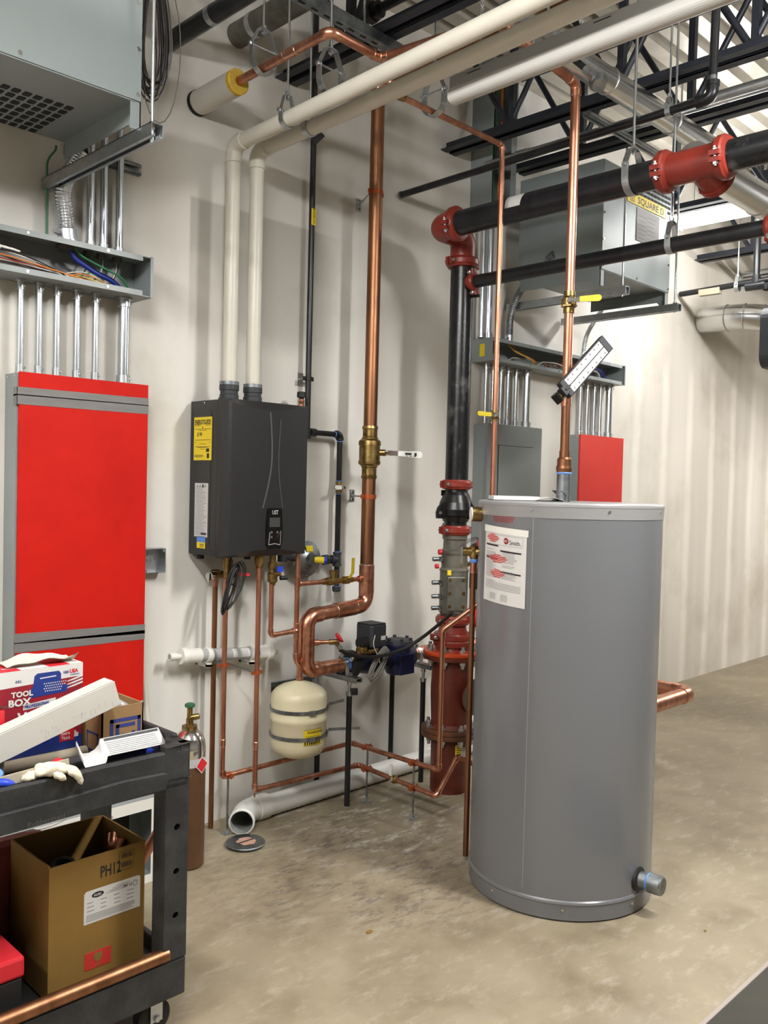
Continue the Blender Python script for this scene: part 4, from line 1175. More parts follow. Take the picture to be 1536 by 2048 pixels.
for q in range(3): quad_on(g, a + nn * 0.006, ld, up, 0.04 + 0.02 * q, 0.05 + 0.022 * q, -0.011, -0.008, 0.0012)
quad_on(g, a + nn * 0.006, ld, up, 0.085, 0.098, -0.008, 0.008, 0.0012)
part('print', g, M['ink'], v, stuff=True)
wall_clip(t, BX, BY, (2.955,-0.200,2.880)[2], BR, 0.075, ringm='strip_orange')
wall_clip(t, BX, BY, (2.931,-0.200,1.444)[2], BR, 0.075, ringm='strip_orange')
# tee and the looped lower part
tee(t, (BX, BY, zt), (0, 0, 1), (-1, 0, 0), BR, 0.0125, 0.066, 0.012, ring='solder')
pipe_run(t, [(BX, BY, zt - 0.06), (BX, BY, zel), (xl, BY, zel - 0.025), (xl, BY, zlow), ((2.817,-0.200,0.655)[0], BY, zlow - 0.003)], BR, 'copper', 'copper_bright', bend=1.5, fit=1.13, sleeve=0.8, ring='solder')
sleeve(t, ((BX + xl) / 2 + 0.045, BY, zel - 0.011), (1, 0, 0.06), BR, 0.062, ring='solder')
sleeve(t, (xl, BY, 0.775), (0, 0, 1), BR, 0.06, ring='solder')
# drain cock with red wheel
zd = (2.645,-0.200,0.782)[2]
g = G().cyl((xl + 0.02, BY - 0.01, zd), (xl + 0.10, BY - 0.05, zd), 0.0095, 12).cyl((xl + 0.022, BY - 0.011, zd), (xl + 0.05, BY - 0.025, zd), 0.014, 12)
part('branch', g, M['copper_bright'], t)
dc = Vector((xl + 0.115, BY - 0.058, zd))
d = part('drain_cock', G().cyl(dc - Vector((0.02, -0.01, 0)), dc + Vector((0.02, -0.01, 0)), 0.013, 12).cyl(dc, dc + Vector((0.022, -0.012, -0.022)), 0.009, 10), M['brass'], t)
g = G()
wa = Vector((0.6, -0.3, 0.5)).normalized()
g.lathe(dc + wa * 0.02, wa, [(0, 0.012), (0.006, 0.026), (0.014, 0.027), (0.018, 0.012)], 8, smooth=False)
part('wheel', g, M['box_red'], d, 'red handwheel')
hose_start = dc + Vector((0.03, -0.016, -0.032))
part('hose_nut', G().hexa(dc + Vector((0.016, -0.008, -0.018)), hose_start, 0.012), M['galv'], d)
pr1 = (2.976,-0.300,0.689); pr2 = (3.170,-0.340,0.713); pr3 = (3.151,-0.500,0.858)
solo('hose', 'thin black rubber hose sagging in front of the blue mixing valve', 'hose', G().tube([hose_start, (2.712,-0.270,0.743), (2.837,-0.280,0.695), (2.976,-0.300,0.689), (3.099,-0.330,0.720), (3.149,-0.380,0.770), (3.153,-0.480,0.846), (3.107,-0.600,0.921)], 0.0085, 12, fillet=0.09), M['black_rubber'])

# branch between the riser and the heater's cold pipe
t = thing('copper_branch', 'thin copper branch with yellow-lever brass valve between the riser and heater', 'pipe', (2.7, BY, zt))
xd = (2.516,-0.200,1.069)[0]
part('pipe', G().cyl((xd + 0.012, BY, zt), (BX - 0.05, BY, zt), 0.0108, 14), M['copper'], t)
g = G().lathe(((2.661,-0.200,1.049)[0], BY, zt), (1, 0, 0), [(0, 0.014), (0.02, 0.014), (0.02, 0.018), (0.05, 0.02), (0.08, 0.018), (0.08, 0.013), (0.1, 0.013)], 16)
xcv = (2.726,-0.200,1.052)[0]
g.lathe((xcv, BY, zt), (0, 0, 1), [(0, 0.017), (0.03, 0.017), (0.03, 0.021), (0.05, 0.021)], 14)
part('check_valve', g, M['brass'], t)
xbv = (2.814,-0.200,1.056)[0]
v = part('ball_valve', G().lathe((xbv - 0.045, BY, zt), (1, 0, 0), [(0, 0.013), (0.018, 0.013), (0.018, 0.019), (0.05, 0.019), (0.05, 0.0135), (0.075, 0.0135)], 14).cyl((xbv - 0.01, BY, zt), (xbv - 0.01, BY - 0.02, zt + 0.014), 0.008, 10), M['brass'], t)
g = G().ribbon([(xbv - 0.012, BY - 0.024, zt + 0.012), (xbv + 0.008, BY - 0.026, zt + 0.035), (xbv + 0.01, BY - 0.026, zt + 0.105)], (0.0085, 0, 0), 0.004)
part('lever', g, M['yellow_lever'], v, 'yellow lever')

# heater pipes
def ppx(*a): return a
t = thing('copper_pipe', 'copper relief pipe running down to the floor, leftmost of the four under the heater', 'pipe', (2.18, -0.04, 0))
ax0 = (2.171,-0.060,0.990)[0]
part('pipe', G().cyl((ax0, -0.06, 0.004), (ax0, -0.06, 1.075), 0.0112, 14), M['copper_dull'], t)
part('coupling', G().cyl((ax0, -0.06, 1.05), (ax0, -0.06, 1.09), 0.0135, 14), M['copper_bright'], t)
zrv = (2.174,-0.060,1.097)[2]
g = G().lathe((ax0, -0.06, 1.08), (0, 0, 1), [(0, 0.014), (0.012, 0.016), (0.02, 0.022), (zrv - 1.08 + 0.02, 0.022), (zrv - 1.08 + 0.024, 0.015)], 14)
g.cyl((ax0 - 0.03, -0.075, zrv), (ax0 + 0.04, -0.055, zrv), 0.018, 14)
r = part('relief_valve', g, M['brass'], t)
g = G().cyl((ax0 - 0.045, -0.08, zrv), (ax0 - 0.03, -0.075, zrv), 0.019, 14)
g.ribbon([(ax0 - 0.047, -0.081, zrv + 0.012), (ax0 - 0.053, -0.085, zrv - 0.03)], (0, 0.006, 0), 0.002)
part('test_lever', g, M['chrome'], r)

# hot pipe B with the upper floor run
bxx = (2.162,-0.150,0.683)[0]
zB = (2.165,-0.150,0.249)[2]
xru = 2.926; zU = 0.262
t = thing('copper_pipe', 'copper pipe from heater, second from left, making the upper floor-level run to the tank', 'pipe', (bxx, -0.15, 0.2))
part('union', G().lathe((bxx + 0.008, -0.15, 1.10), (0, 0, 1), [(-0.02, 0.013), (0.0, 0.018), (0.04, 0.018), (0.04, 0.023), (0.07, 0.023), (0.07, 0.014), (0.09, 0.014)], 14), M['brass'], t)
g = G().cyl((bxx + 0.02, -0.165, 1.11), (bxx + 0.05, -0.175, 1.11), 0.009, 10)
part('valve_stub', g, M['brass'], t)
part('lever', G().obox((bxx + 0.065, -0.19, 1.108), (0.022, -0.008, 0), (0, 0, 0.006), (0.002, 0.004, 0)), M['box_red'], t, 'red lever')
yv = -0.70
pipe_run(t, [(bxx, -0.15, 1.09), (bxx, -0.15, zB), (2.885, -0.178, zU), (xru, yv, zU - 0.012), (xru, yv, 0.87), (xru + 0.12, yv - 0.13, 1.01), (2.717, -1.072, 1.02)], 0.0112, 'copper', 'copper_bright', bend=1.5, fit=1.2, sleeve=1.0, ring='solder')
sleeve(t, (bxx, -0.15, (2.161,-0.150,0.395)[2]), (0, 0, 1), 0.0112, 0.016, ring='solder')
# hot pipe C with the lower floor run
cx = (2.297,-0.200,0.781)[0]
zC = (2.299,-0.200,0.174)[2]
t = thing('copper_pipe', 'copper pipe from heater, third from left, making the lower floor-level run to the tank', 'pipe', (cx, -0.2, 0.1))
part('adapter', G().lathe((cx, -0.2, 1.13), (0, 0, 1), [(0, 0.013), (0.02, 0.018), (0.02, 0.021), (0.06, 0.021)], 8, smooth=False), M['brass'], t)
part('coupling', G().cyl((cx, -0.2, 1.085), (cx, -0.2, 1.135), 0.0135, 14), M['copper_bright'], t)
zL = (2.924,-0.200,0.157)[2] + 0.004
pipe_run(t, [(cx, -0.2, 1.13), (cx, -0.2, zC), (2.90, -0.215, zL), (xru, yv + 0.01, zL - 0.03), (xru + 0.16, yv + 0.03, zL + 0.11), (2.98, -1.05, zL + 0.12)], 0.0112, 'copper', 'copper_bright', bend=1.5, fit=1.2, sleeve=1.0, ring='solder')
sleeve(t, (cx, -0.2, (2.300,-0.200,0.369)[2]), (0, 0, 1), 0.0112, 0.016, ring='solder')
part('drip_stub', G().cyl((cx, -0.2, zC - 0.012), (cx, -0.2, zC - 0.03), 0.004, 8), M['copper_bright'], t)
ball_valve(t, (2.915, -0.44, zL - 0.015), (0.05, -1, -0.05), 0.0112, (-0.05, -0.1, 1), 0.085, (-1, -0.2, 0), 'brass', 'white_lever', 0.008, 0.8)
# thin brackets from the wall holding B and C
t = thing('pipe_bracket', 'thin rod bracket with copper clip holding the second heater pipe', 'pipe bracket', (bxx, -0.1, 0.7))
zk = (2.166,-0.150,0.725)[2]
g = G().cyl((bxx - 0.03, -0.003, zk + 0.02), (bxx - 0.008, -0.15, zk), 0.004, 8); part('rod', g, M['steel_dull'], t)
g = G().band((bxx, -0.15, zk), (0, 0, 1), 0.0125, 0.014, 0.002, 20); g.obox((bxx - 0.02, -0.15, zk), (0.009, 0, 0), (0, 0.003, 0), (0, 0, 0.007)); g.obox((bxx + 0.02, -0.15, zk), (0.008, 0, 0), (0, 0.003, 0), (0, 0, 0.007))
part('clip', g, M['strip_orange'], t)
t = thing('pipe_bracket', 'thin rod bracket with copper clip holding the third heater pipe', 'pipe bracket', (cx, -0.1, 0.65))
zk = (2.297,-0.200,0.684)[2]
g = G().cyl((cx - 0.075, -0.003, zk + 0.035), (cx - 0.008, -0.17, zk), 0.004, 8); part('rod', g, M['steel_dull'], t)
g = G().box(cx - 0.12, cx - 0.055, -0.006, -0.0005, zk + 0.018, zk + 0.055); part('wall_plate', g, M['galv'], t)
g = G().band((cx, -0.2, zk), (0, 0, 1), 0.0125, 0.014, 0.002, 20); g.obox((cx - 0.02, -0.2, zk), (0.009, 0, 0), (0, 0.003, 0), (0, 0, 0.007)); g.obox((cx + 0.02, -0.2, zk), (0.008, 0, 0), (0, 0.003, 0), (0, 0, 0.007))
part('clip', g, M['strip_orange'], t)

# pipe D down to the expansion tank, pipe E looping in from its valve
dx = (2.510,-0.200,0.980)[0]; ETX = 2.535
zj = (2.502,-0.200,0.842)[2]
ztop = 0.625
t = thing('copper_pipe', 'copper pipe from heater down to the cream expansion tank', 'pipe', (dx, BY, ztop))
pipe_run(t, [(dx, BY, hz0 - 0.001), (dx, BY, 0.715), (ETX, BY, 0.685), (ETX, BY, ztop)], 0.0112, 'copper', 'copper_bright', bend=1.4, fit=1.2, sleeve=0.9, ring='solder')
tee(t, (dx, BY, zt), (0, 0, 1), (1, 0, 0), 0.0112, 0.0108, 0.032, 0.006)
tee(t, (dx, BY, zj), (0, 0, 1), (-1, 0, 0), 0.0112, 0.0108, 0.036, 0.006)
part('adapter', G().lathe((ETX, BY, ztop - 0.008), (0, 0, 1), [(0, 0.012), (0.0, 0.017), (0.016, 0.017), (0.016, 0.014), (0.03, 0.014)], 14), M['copper_bright'], t)
ex = (2.366,-0.200,0.947)[0]
t = thing('copper_pipe', 'short copper pipe with brass isolation valve looping back to the expansion tank pipe', 'pipe', (ex, BY, zj))
pipe_run(t, [(ex, BY, (2.368,-0.200,1.060)[2]), (ex, BY, zj - 0.006), (dx - 0.018, BY, zj)], 0.0108, 'copper', 'copper_bright', bend=1.6, fit=1.2, sleeve=0.9)
zq = (2.367,-0.200,1.099)[2]
v = part('isolation_valve', G().lathe((ex + 0.004, BY, zq - 0.045), (0, 0, 1), [(0, 0.0125), (0.012, 0.015), (0.016, 0.022), (0.05, 0.022), (0.056, 0.016), (0.07, 0.016), (0.074, 0.021), (0.1, 0.021), (0.1, 0.015), (0.15, 0.015)], 16).cyl((ex, BY, zq), (ex + 0.02, BY - 0.035, zq + 0.01), 0.011, 12).cyl((ex, BY, zq + 0.02), (ex + 0.045, BY - 0.01, zq + 0.024), 0.010, 12), M['brass'], t)
part('lever', G().obox((ex + 0.012, BY - 0.04, zq + 0.028), (0.014, 0, 0), (0, 0.004, 0), (0, 0, 0.012)), M['blue'], v, 'blue lever')
part('drain_cap', G().cyl((ex + 0.03, BY - 0.02, zq - 0.012), (ex + 0.06, BY - 0.03, zq - 0.012), 0.010, 12), M['black_rubber'], v)

# power cord bundle
t = thing('power_cord', 'bundle of black power cord tied below the water heater', 'cord', (2.19, -0.2, 0.98))
c0 = Vector((2.141,-0.200,1.039))
for i in range(8):
    w = 0.010 + 0.0045 * i; ph = 0.25 + 0.1 * i
    pts = []
    for k in range(21):
        q = 2 * pi * k / 20
        u = w * sin(q) * (0.55 + 0.45 * abs(cos(q / 2)))
        vv = 0.095 * cos(q) + 0.006 * i
        pts.append(c0 + Vector((vv * 0.3 + u * 0.8, -0.012 * sin(q + i) - 0.004 * i, vv * 0.95 - u * 0.35)))
    part('cord_loop', G().tube(pts, 0.0034, 8), M['wire_black'], t)
part('cord_loop', G().tube([c0 + Vector((0.03, 0, 0.06)), c0 + Vector((0.015, 0.02, 0.14)), (2.20, -0.17, hz0 + 0.01)], 0.0036, 8, fillet=0.05), M['wire_black'], t)
part('tie', G().torus(c0 + Vector((0.01, 0, 0.035)), Vector((0.3, 0, 0.95)), 0.02, 0.003, 18, 6), M['wire_black'], t)

# ================================================================ CONDENSATE NEUTRALIZER
nx0, nx1 = (1.944,-0.075,0.774)[0], (2.500,-0.075,0.732)[0]
nz0, nz1 = (1.944,-0.075,0.774)[2], (2.500,-0.075,0.732)[2]
ny = -0.075
na, nb = Vector((nx0, ny, nz0)), Vector((nx1, ny, nz1)); nd = (nb - na).normalized(); NL = (nb - na).length
t = thing('neutralizer_tube', 'translucent tube with white plastic end fittings clipped to the wall', 'pipe fitting', ((nx0 + nx1) / 2, ny, nz1 - 0.05))
part('tube', G().cyl(na + nd * NL * 0.2, na + nd * NL * 0.86, 0.0265, 24), M['clear_gray'], t)
part('end_fitting', G().lathe(na, nd, [(0, 0.011), (0.0, 0.0155), (0.034, 0.0155), (0.036, 0.011), (0.052, 0.011), (0.052, 0.033), (0.075, 0.036), (0.075, 0.031), (NL * 0.26, 0.031), (NL * 0.26, 0.026)], 20), M['white_plastic'], t)
part('end_fitting', G().lathe(nb, -nd, [(0, 0.014), (0.034, 0.014), (0.036, 0.018), (0.036, 0.034), (0.06, 0.036), (0.06, 0.031), (NL * 0.2, 0.031), (NL * 0.2, 0.026)], 20), M['white_plastic'], t)
part('opening', G().cyl(na - nd * 0.0005, na + nd * 0.002, 0.0105, 16), M['pvc_inner'], t)
for q in (0.335, 0.745):
    c = na + nd * NL * q
    g = G().band(c, nd, 0.0268, 0.026, 0.006, 24)
    g.obox(c + Vector((0, 0.03, -0.045)), nd * 0.013, (0, 0.045, 0), (0, 0, 0.006))
    g.obox(c + Vector((0, -0.008, -0.036)), nd * 0.013, (0, 0.007, 0), (0, 0, 0.014))
    g.obox(c + Vector((0, 0.066, -0.02)), nd * 0.013, (0, 0.008, 0), (0, 0, 0.03))
    part('wall_clip', g, M['white_plastic'], t)
g = G()
c = na + nd * NL * 0.62; w = nd * 0.045
rings = []
for a in [pi * (0.66 + 0.06 * k) for k in range(9)]:
    dd = Vector((0, cos(a), sin(a)))
    rings.append((c - w + dd * 0.0271, c + w + dd * 0.0271))
vs = [p for r_ in rings for p in r_]
g.add(vs, [(2 * i, 2 * i + 1, 2 * i + 3, 2 * i + 2) for i in range(len(rings) - 1)])
lb = part('label', g, M['paper'], t, 'white printed label')
g = G()
for k in range(7):
    for i in range(len(rings) - 3):
        A = rings[i + 1][0].lerp(rings[i + 1][1], 0.14 + k * 0.11); B = rings[i + 2][0].lerp(rings[i + 2][1], 0.14 + k * 0.11)
        o = (A - c - nd * (A - c).dot(nd)).normalized() * 0.0004
        g.add([A + o, A + nd * 0.0025 + o, B + nd * 0.0025 + o, B + o], [(0, 1, 2, 3)])
part('print', g, M['ink_gray'], lb, stuff=True)

# ================================================================ EXPANSION TANK
ER = 0.126
t = thing('expansion_tank', 'small cream expansion tank strapped to the wall under the heater', 'expansion tank', (ETX, BY, 0.275))
prof = [(0, 0.03), (0.004, 0.07), (0.018, 0.104), (0.045, 0.122), (0.07, ER), (0.165, ER), (0.168, ER + 0.0025), (0.185, ER + 0.0025), (0.188, ER), (0.262, ER), (0.285, 0.122), (0.302, 0.108), (0.318, 0.08), (0.33, 0.045), (0.338, 0.016), (0.346, 0.016), (0.346, 0.0)]
part('shell', G().lathe((ETX, BY, 0.278), (0, 0, 1), prof, 40, sharp=False), M['cream'], t)
part('nipple', G().cyl((ETX, BY, 0.615), (ETX, BY, 0.632), 0.0135, 12), M['galv'], t)
up_dir = (0, -1, 0)
for zc, tail in ((0.498, ((2.884,-0.120,0.458), (2.741,-0.220,0.481))), (0.382, ((3.063,-0.050,0.275), (2.843,-0.140,0.343)))):
    s = part('strap', G().band((ETX, BY, zc), (0, 0, 1), ER + 0.0028, 0.016, 0.0012, 48), M['steel_dull'], t)
    th = radians(-103)
    p0 = Vector((ETX + (ER + 0.005) * cos(th), BY + (ER + 0.005) * sin(th), zc))
    p1 = Vector((ETX + (ER + 0.012) * cos(radians(-62)), BY + (ER + 0.012) * sin(radians(-62)), zc + 0.002)); p2 = Vector((ETX + (ER + 0.012) * cos(radians(-30)), BY + (ER + 0.012) * sin(radians(-30)), zc + 0.006))
    part('strap_tail', G().ribbon([p0, p1, p2, tail[0]], (0, 0, 0.007), 0.0012), M['steel_dull'], t)
    part('buckle', G().obox(p0, Vector((cos(th + pi / 2), sin(th + pi / 2), 0)) * 0.014, Vector((cos(th), sin(th), 0)) * 0.005, (0, 0, 0.010)), M['galv'], s)
lab_th = radians(-99)
def et_wrap(z0):
    return lambda u, v: Vector((ETX + (ER + 0.0012) * cos(lab_th + u / ER), BY + (ER + 0.0012) * sin(lab_th + u / ER), z0 + v))
def wrap_quad(g, wr, x0, x1, y0, y1, nseg=8):
    vs = []
    for k in range(nseg + 1):
        u = x0 + (x1 - x0) * k / nseg
        vs += [wr(u, y0), wr(u, y1)]
    return g.add(vs, [(2 * i, 2 * i + 2, 2 * i + 3, 2 * i + 1) for i in range(nseg)])
wr = et_wrap(0.355)
lb = part('warning_label', wrap_quad(G(), wr, -0.045, 0.045, 0, 0.07), M['yellow'], t, 'yellow WARNING label')
def wr2(u, v):
    q = wr(u, v); n = Vector((cos(lab_th + u / ER), sin(lab_th + u / ER), 0)); return q + n * 0.0005
g = G(); letters(g, 'WARNING', 0.017, None, None, None, wrap=lambda u, v: wr2(u - 0.03, v + 0.052), bold=0.015, squeeze=1.0)
for k in range(8): wrap_quad(g, wr2, -0.041 + k * 0.0105, -0.035 + k * 0.0105, 0.004, 0.018, 1)
for k in range(4): wrap_quad(g, wr2, -0.038, 0.036, 0.022 + k * 0.006, 0.0235 + k * 0.006, 6)
wrap_quad(g, wr2, -0.045, 0.045, 0.0, 0.0015); wrap_quad(g, wr2, -0.045, 0.045, 0.0685, 0.07)
part('lettering', g, M['ink'], lb)
t = thing('strut_channel', 'short strut channel on the wall behind the cream expansion tank', 'strut', (2.56, -0.02, 0.6))
g = unistrut(G(), (2.53, -0.012, 0.552), (2.78, -0.012, 0.552), up=(0, 1, 0), h=0.022)
part('channel', g, M['steel_dull'], t)

# ================================================================ BLUE MIXING VALVE AND ITS STANDS
vx0 = (2.817,-0.200,0.655)[0]; vz = zlow - 0.004
t = thing('mixing_valve', 'dark blue motorized mixing valve with gray actuator in the copper line', 'valve', ((vx0 + 3.3) / 2, BY, vz - 0.09))
vx1 = (3.250,-0.200,0.653)[0]
g = G().lathe((vx0 - 0.012, BY, vz), (1, 0, 0), [(0, 0.036), (0.02, 0.036)], 20); part('thread_seal', g, M['blue_tape'], t)
g = G().lathe((vx0 + 0.004, BY, vz), (1, 0, 0), [(0, 0.062), (0.016, 0.066), (0.034, 0.066), (0.036, 0.05), (0.05, 0.045)], 24)
fl1 = part('flange', g, M['black_rubber'], t)
g = G()
for k in range(4): bolt(g, (vx0 + 0.004, BY + 0.052 * cos(k * pi / 2 + 0.9), vz + 0.052 * sin(k * pi / 2 + 0.9)), (-1, 0, 0), 0.011, 0.01)
part('bolt', g, M['galv'], fl1, stuff=True)
L = vx1 - vx0
g = G().lathe((vx0 + 0.05, BY, vz), (1, 0, 0), [(0, 0.044), (0.03, 0.05), (0.09, 0.062), (0.15, 0.062), (0.19, 0.052), (0.25, 0.05), (0.28, 0.064), (0.36, 0.066), (L - 0.09, 0.05), (L - 0.05, 0.044)], 24, sharp=False)
g.lathe((vx0 + 0.16, BY, vz - 0.01), (0, 0, 1), [(0, 0.05), (0.075, 0.052), (0.075, 0.062), (0.09, 0.062)], 20)
body = part('body', g, M['blue_cast'], t, bevel=0)
sx = vx0 + 0.345
g = G().lathe((sx, BY - 0.005, vz - 0.085), (0, 0, 1), [(0, 0.055), (0.02, 0.064), (0.11, 0.064), (0.13, 0.068), (0.14, 0.078), (0.155, 0.078)], 20)
g.box(sx - 0.05, sx + 0.05, BY - 0.075, BY + 0.03, vz - 0.08, vz + 0.02)
st = part('strainer', g, M['blue_cast'], t, bevel=0.003)
part('strainer_lid', G().lathe((sx, BY - 0.005, vz + 0.07), (0, 0, 1), [(0, 0.076), (0.012, 0.074), (0.018, 0.05)], 20), M['rubber_gray'], st)
g = G()
for k in range(6): bolt(g, (sx + 0.064 * cos(k * pi / 3), BY - 0.005 + 0.064 * sin(k * pi / 3), vz + 0.082), (0, 0, 1), 0.010, 0.014)
part('bolt', g, M['rubber_gray'], st, stuff=True)
# actuator
ax0_, az0 = vx0 + 0.155, vz + 0.075
g = G().prism([(ax0_ + a, BY + b, az0) for a, b in ((-0.052, -0.05), (-0.04, -0.062), (0.045, -0.062), (0.056, -0.05), (0.056, 0.04), (0.045, 0.052), (-0.04, 0.052), (-0.052, 0.04))], (0, 0, 0.105))
g2 = part('actuator', g, M['rubber_gray'], t, 'gray actuator head', bevel=0.006)
part('actuator_label', G().box(ax0_ + 0.012, ax0_ + 0.042, BY - 0.0628, BY - 0.0612, az0 + 0.032, az0 + 0.052), M['paper'], g2)
part('actuator_lid', G().box(ax0_ - 0.046, ax0_ + 0.05, BY - 0.056, BY + 0.046, az0 + 0.104, az0 + 0.112), M['ink'], g2, bevel=0.003)
part('hand_knob', G().cyl((ax0_ - 0.10, BY - 0.03, az0 + 0.025), (ax0_ - 0.06, BY - 0.03, az0 + 0.025), 0.028, 16), M['black_rubber'], t)
part('sensor', G().lathe((vx0 + 0.055, BY - 0.045, vz + 0.045), (0, -0.2, 1), [(0, 0.022), (0.01, 0.022), (0.01, 0.03), (0.03, 0.03), (0.03, 0.024), (0.045, 0.022)], 12).cyl((vx0 + 0.085, BY - 0.04, vz + 0.055), (vx0 + 0.15, BY - 0.055, vz + 0.06), 0.014, 10), M['brass'], t)
g = G()
for i in range(7):
    o = 0.006 * i
    pts = []
    for k in range(17):
        q = 2 * pi * k / 16
        pts.append(Vector((vx0 + 0.135 + 0.062 * cos(q) * 0.9 + 0.02 * sin(q) + o * 0.5, BY - 0.072 - 0.003 * (i % 3), vz + 0.005 + 0.07 * cos(q) - 0.016 * sin(q) - o * 0.5)))
    part('cable_loop', G().tube(pts, 0.0028, 6), M['wire_gray'], t, 'gray cable')
part('cable', G().tube([(ax0_ - 0.03, BY - 0.064, az0 + 0.06), (ax0_ - 0.055, BY - 0.075, az0 + 0.02), (ax0_ - 0.02, BY - 0.082, az0 - 0.045), (ax0_ - 0.01, BY - 0.08, az0 - 0.07)], 0.0022, 8, fillet=0.03), M['wire_white'], t)
g = G().lathe((vx1 + 0.0, BY, vz - 0.002), (-1, 0, 0), [(0, 0.06), (0.02, 0.066), (0.036, 0.062), (0.04, 0.046), (0.07, 0.044)], 24)
fl2 = part('flange', g, M['black_rubber'], t)
g = G()
for k in range(4): bolt(g, (vx1 - 0.03, BY + 0.055 * cos(k * pi / 2 + 0.6), vz + 0.055 * sin(k * pi / 2 + 0.6)), (0, -1, 0), 0.012, 0.012)
part('bolt', g, M['galv'], fl2, stuff=True)
t = thing('copper_pipe', 'short thick copper pipe between the blue mixing valve and the red flanged riser', 'pipe', (vx1 + 0.2, BY, vz - 0.03))
part('pipe', G().cyl((vx1 + 0.001, BY, vz - 0.002), (vx1 + 0.62, BY, vz - 0.008), BR, 20), M['copper'], t)
sleeve(t, (vx1 + 0.16, BY, vz - 0.004), (1, 0, 0), BR, 0.045, ring='solder')

def pipe_stand(label, X, xleg_f, yb, zp):
    t = thing('pipe_stand', label, 'pipe support', (X, -0.15, 0))
    zs = zp - BR - 0.03
    part('channel', unistrut(G(), (X, -0.315, zs + 0.008), (X, -0.005, zs + 0.008), h=0.022), M['galv'], t)
    g = G().band((X, BY, zp), (1, 0, 0), BR + 0.0006, 0.024, 0.002, 24)
    for q in (-1, 1): g.box(X - 0.012, X + 0.012, BY + q * (BR + 0.002) - 0.0015, BY + q * (BR + 0.002) + 0.0015, zp - BR - 0.012, zp)
    g.hexa((X, BY, zp + BR + 0.002), (X, BY, zp + BR + 0.014), 0.009)
    part('clamp', g, M['galv'], t)
    for y in (-0.252, yb):
        part('leg', G().cyl((X, y, 0.0), (X, y, zs - 0.07), 0.0135, 14), M['black_pipe'], t)
        g = G().lathe((X, y, zs - 0.072), (0, 0, 1), [(0, 0.017), (0.018, 0.017), (0.018, 0.008), (0.05, 0.008), (0.05, 0.013), (0.068, 0.013)], 14)
        part('leg_top', g, M['galv'], t)
    return t
ts = pipe_stand('two-legged stand with black legs under copper pipe left of the mixing valve', (2.795,-0.200,0.653)[0], 0, -0.034, zlow - 0.002)
pc = Vector(((2.795,-0.200,0.653)[0], -0.262, zlow - BR - 0.085))
part('leg_clamp', G().hexa(pc, pc + Vector((0.025, -0.016, 0)), 0.018), M['black_rubber'], ts)
pipe_stand('two-legged stand with black legs under copper pipe right of the mixing valve', vx1 + 0.055, 0, -0.034, vz - 0.003)

# small rod stands below the floor-level copper runs
def rod_stand(label, X, Y, clips, foot=0.02):
    t = thing('rod_stand', label, 'pipe support', (X, Y, 0))
    part('base_plate', G().box(X - 0.024, X + 0.024, Y - 0.02, Y + 0.02, 0, 0.003), M['galv'], t)
    part('base_nut', G().hexa((X, Y, 0.003), (X, Y, 0.02), 0.009), M['galv'], t)
    zt_ = max(c[2] for c in clips)
    part('rod', G().cyl((X, Y, 0.01), (X, Y, zt_ - 0.012), 0.0045, 8), M['steel_dull'], t)
    for (px_, py_, pz_, axv) in clips:
        a = Vector(axv).normalized()
        g = G().band((px_, py_, pz_), a, 0.0125, 0.018, 0.0025, 20)
        sd = a.cross(Vector((0, 0, 1))).normalized()
        for q in (-1, 1):
            g.obox(Vector((px_, py_, pz_)) + sd * q * 0.021, sd * 0.009, a * 0.008, (0, 0, 0.005))
            g.hexa(Vector((px_, py_, pz_ - 0.01)) + sd * q * 0.022, Vector((px_, py_, pz_ + 0.012)) + sd * q * 0.022, 0.005)
        part('split_clip', g, M['strip_orange'], t)
    return t
rod_stand('thin rod stand under the left end of the upper floor-level copper run', bxx + 0.03, -0.152, [(bxx + 0.03, -0.152, zB, (1, 0, 0))])
rod_stand('thin rod stand holding both copper runs just past their corner', 2.905, -0.27, [(2.90, -0.27, zU - 0.002, (0, 1, 0)), (2.903, -0.27, zL - 0.006, (0, 1, 0))])
rod_stand('thin rod stand holding both copper runs near the brass lever valve', 2.916, -0.56, [(2.914, -0.56, zU - 0.01, (0, 1, 0)), (2.918, -0.56, zL - 0.024, (0, 1, 0))])

# ================================================================ FLOOR ITEMS ALONG THE WALL
t = thing('drain_pipe', 'fat white plastic drain pipe lying along the foot of the wall', 'pipe', (3.0, -0.11, 0))
fr = 0.047
part('pipe', G().cyl((2.36, -0.108, fr), (4.4, -0.108, fr), fr, 28), M['pvc2'], t)
ep0 = Vector((2.33, -0.108, fr + 0.004)); ed = Vector((-0.72, -0.68, 0.02)).normalized(); ep1 = Vector((2.228,-0.205,0.056))
r2 = 0.052
path = fillet_path([Vector((2.44, -0.108, fr + 0.004)), Vector((2.315, -0.108, fr + 0.004)), Vector((ep1.x, ep1.y, r2 + 0.001))], 0.09, 8)
g = G().tube(path, r2, 28, caps=False)
tip = path[-1]; dd = (path[-1] - path[-2]).normalized()
g.lathe((2.43, -0.108, fr + 0.004), (-1, 0, 0), [(0, fr), (0.0, r2 + 0.004), (0.055, r2 + 0.004), (0.058, r2)], 28)
elb = part('elbow', g, M['pvc2'], t)
inn = G().rings([[tip + (u * cos(2 * pi * k / 28) + w_ * sin(2 * pi * k / 28)) * q + dd * h for k in range(28)] for q, h, u, w_ in ((r2 + 0.004, -0.012, dd.orthogonal().normalized(), dd.cross(dd.orthogonal().normalized())), (r2 + 0.004, 0.002, dd.orthogonal().normalized(), dd.cross(dd.orthogonal().normalized())), (r2 - 0.004, 0.002, dd.orthogonal().normalized(), dd.cross(dd.orthogonal().normalized())))], cap0=False, cap1=False)
part('rim', inn, M['pvc2'], elb)
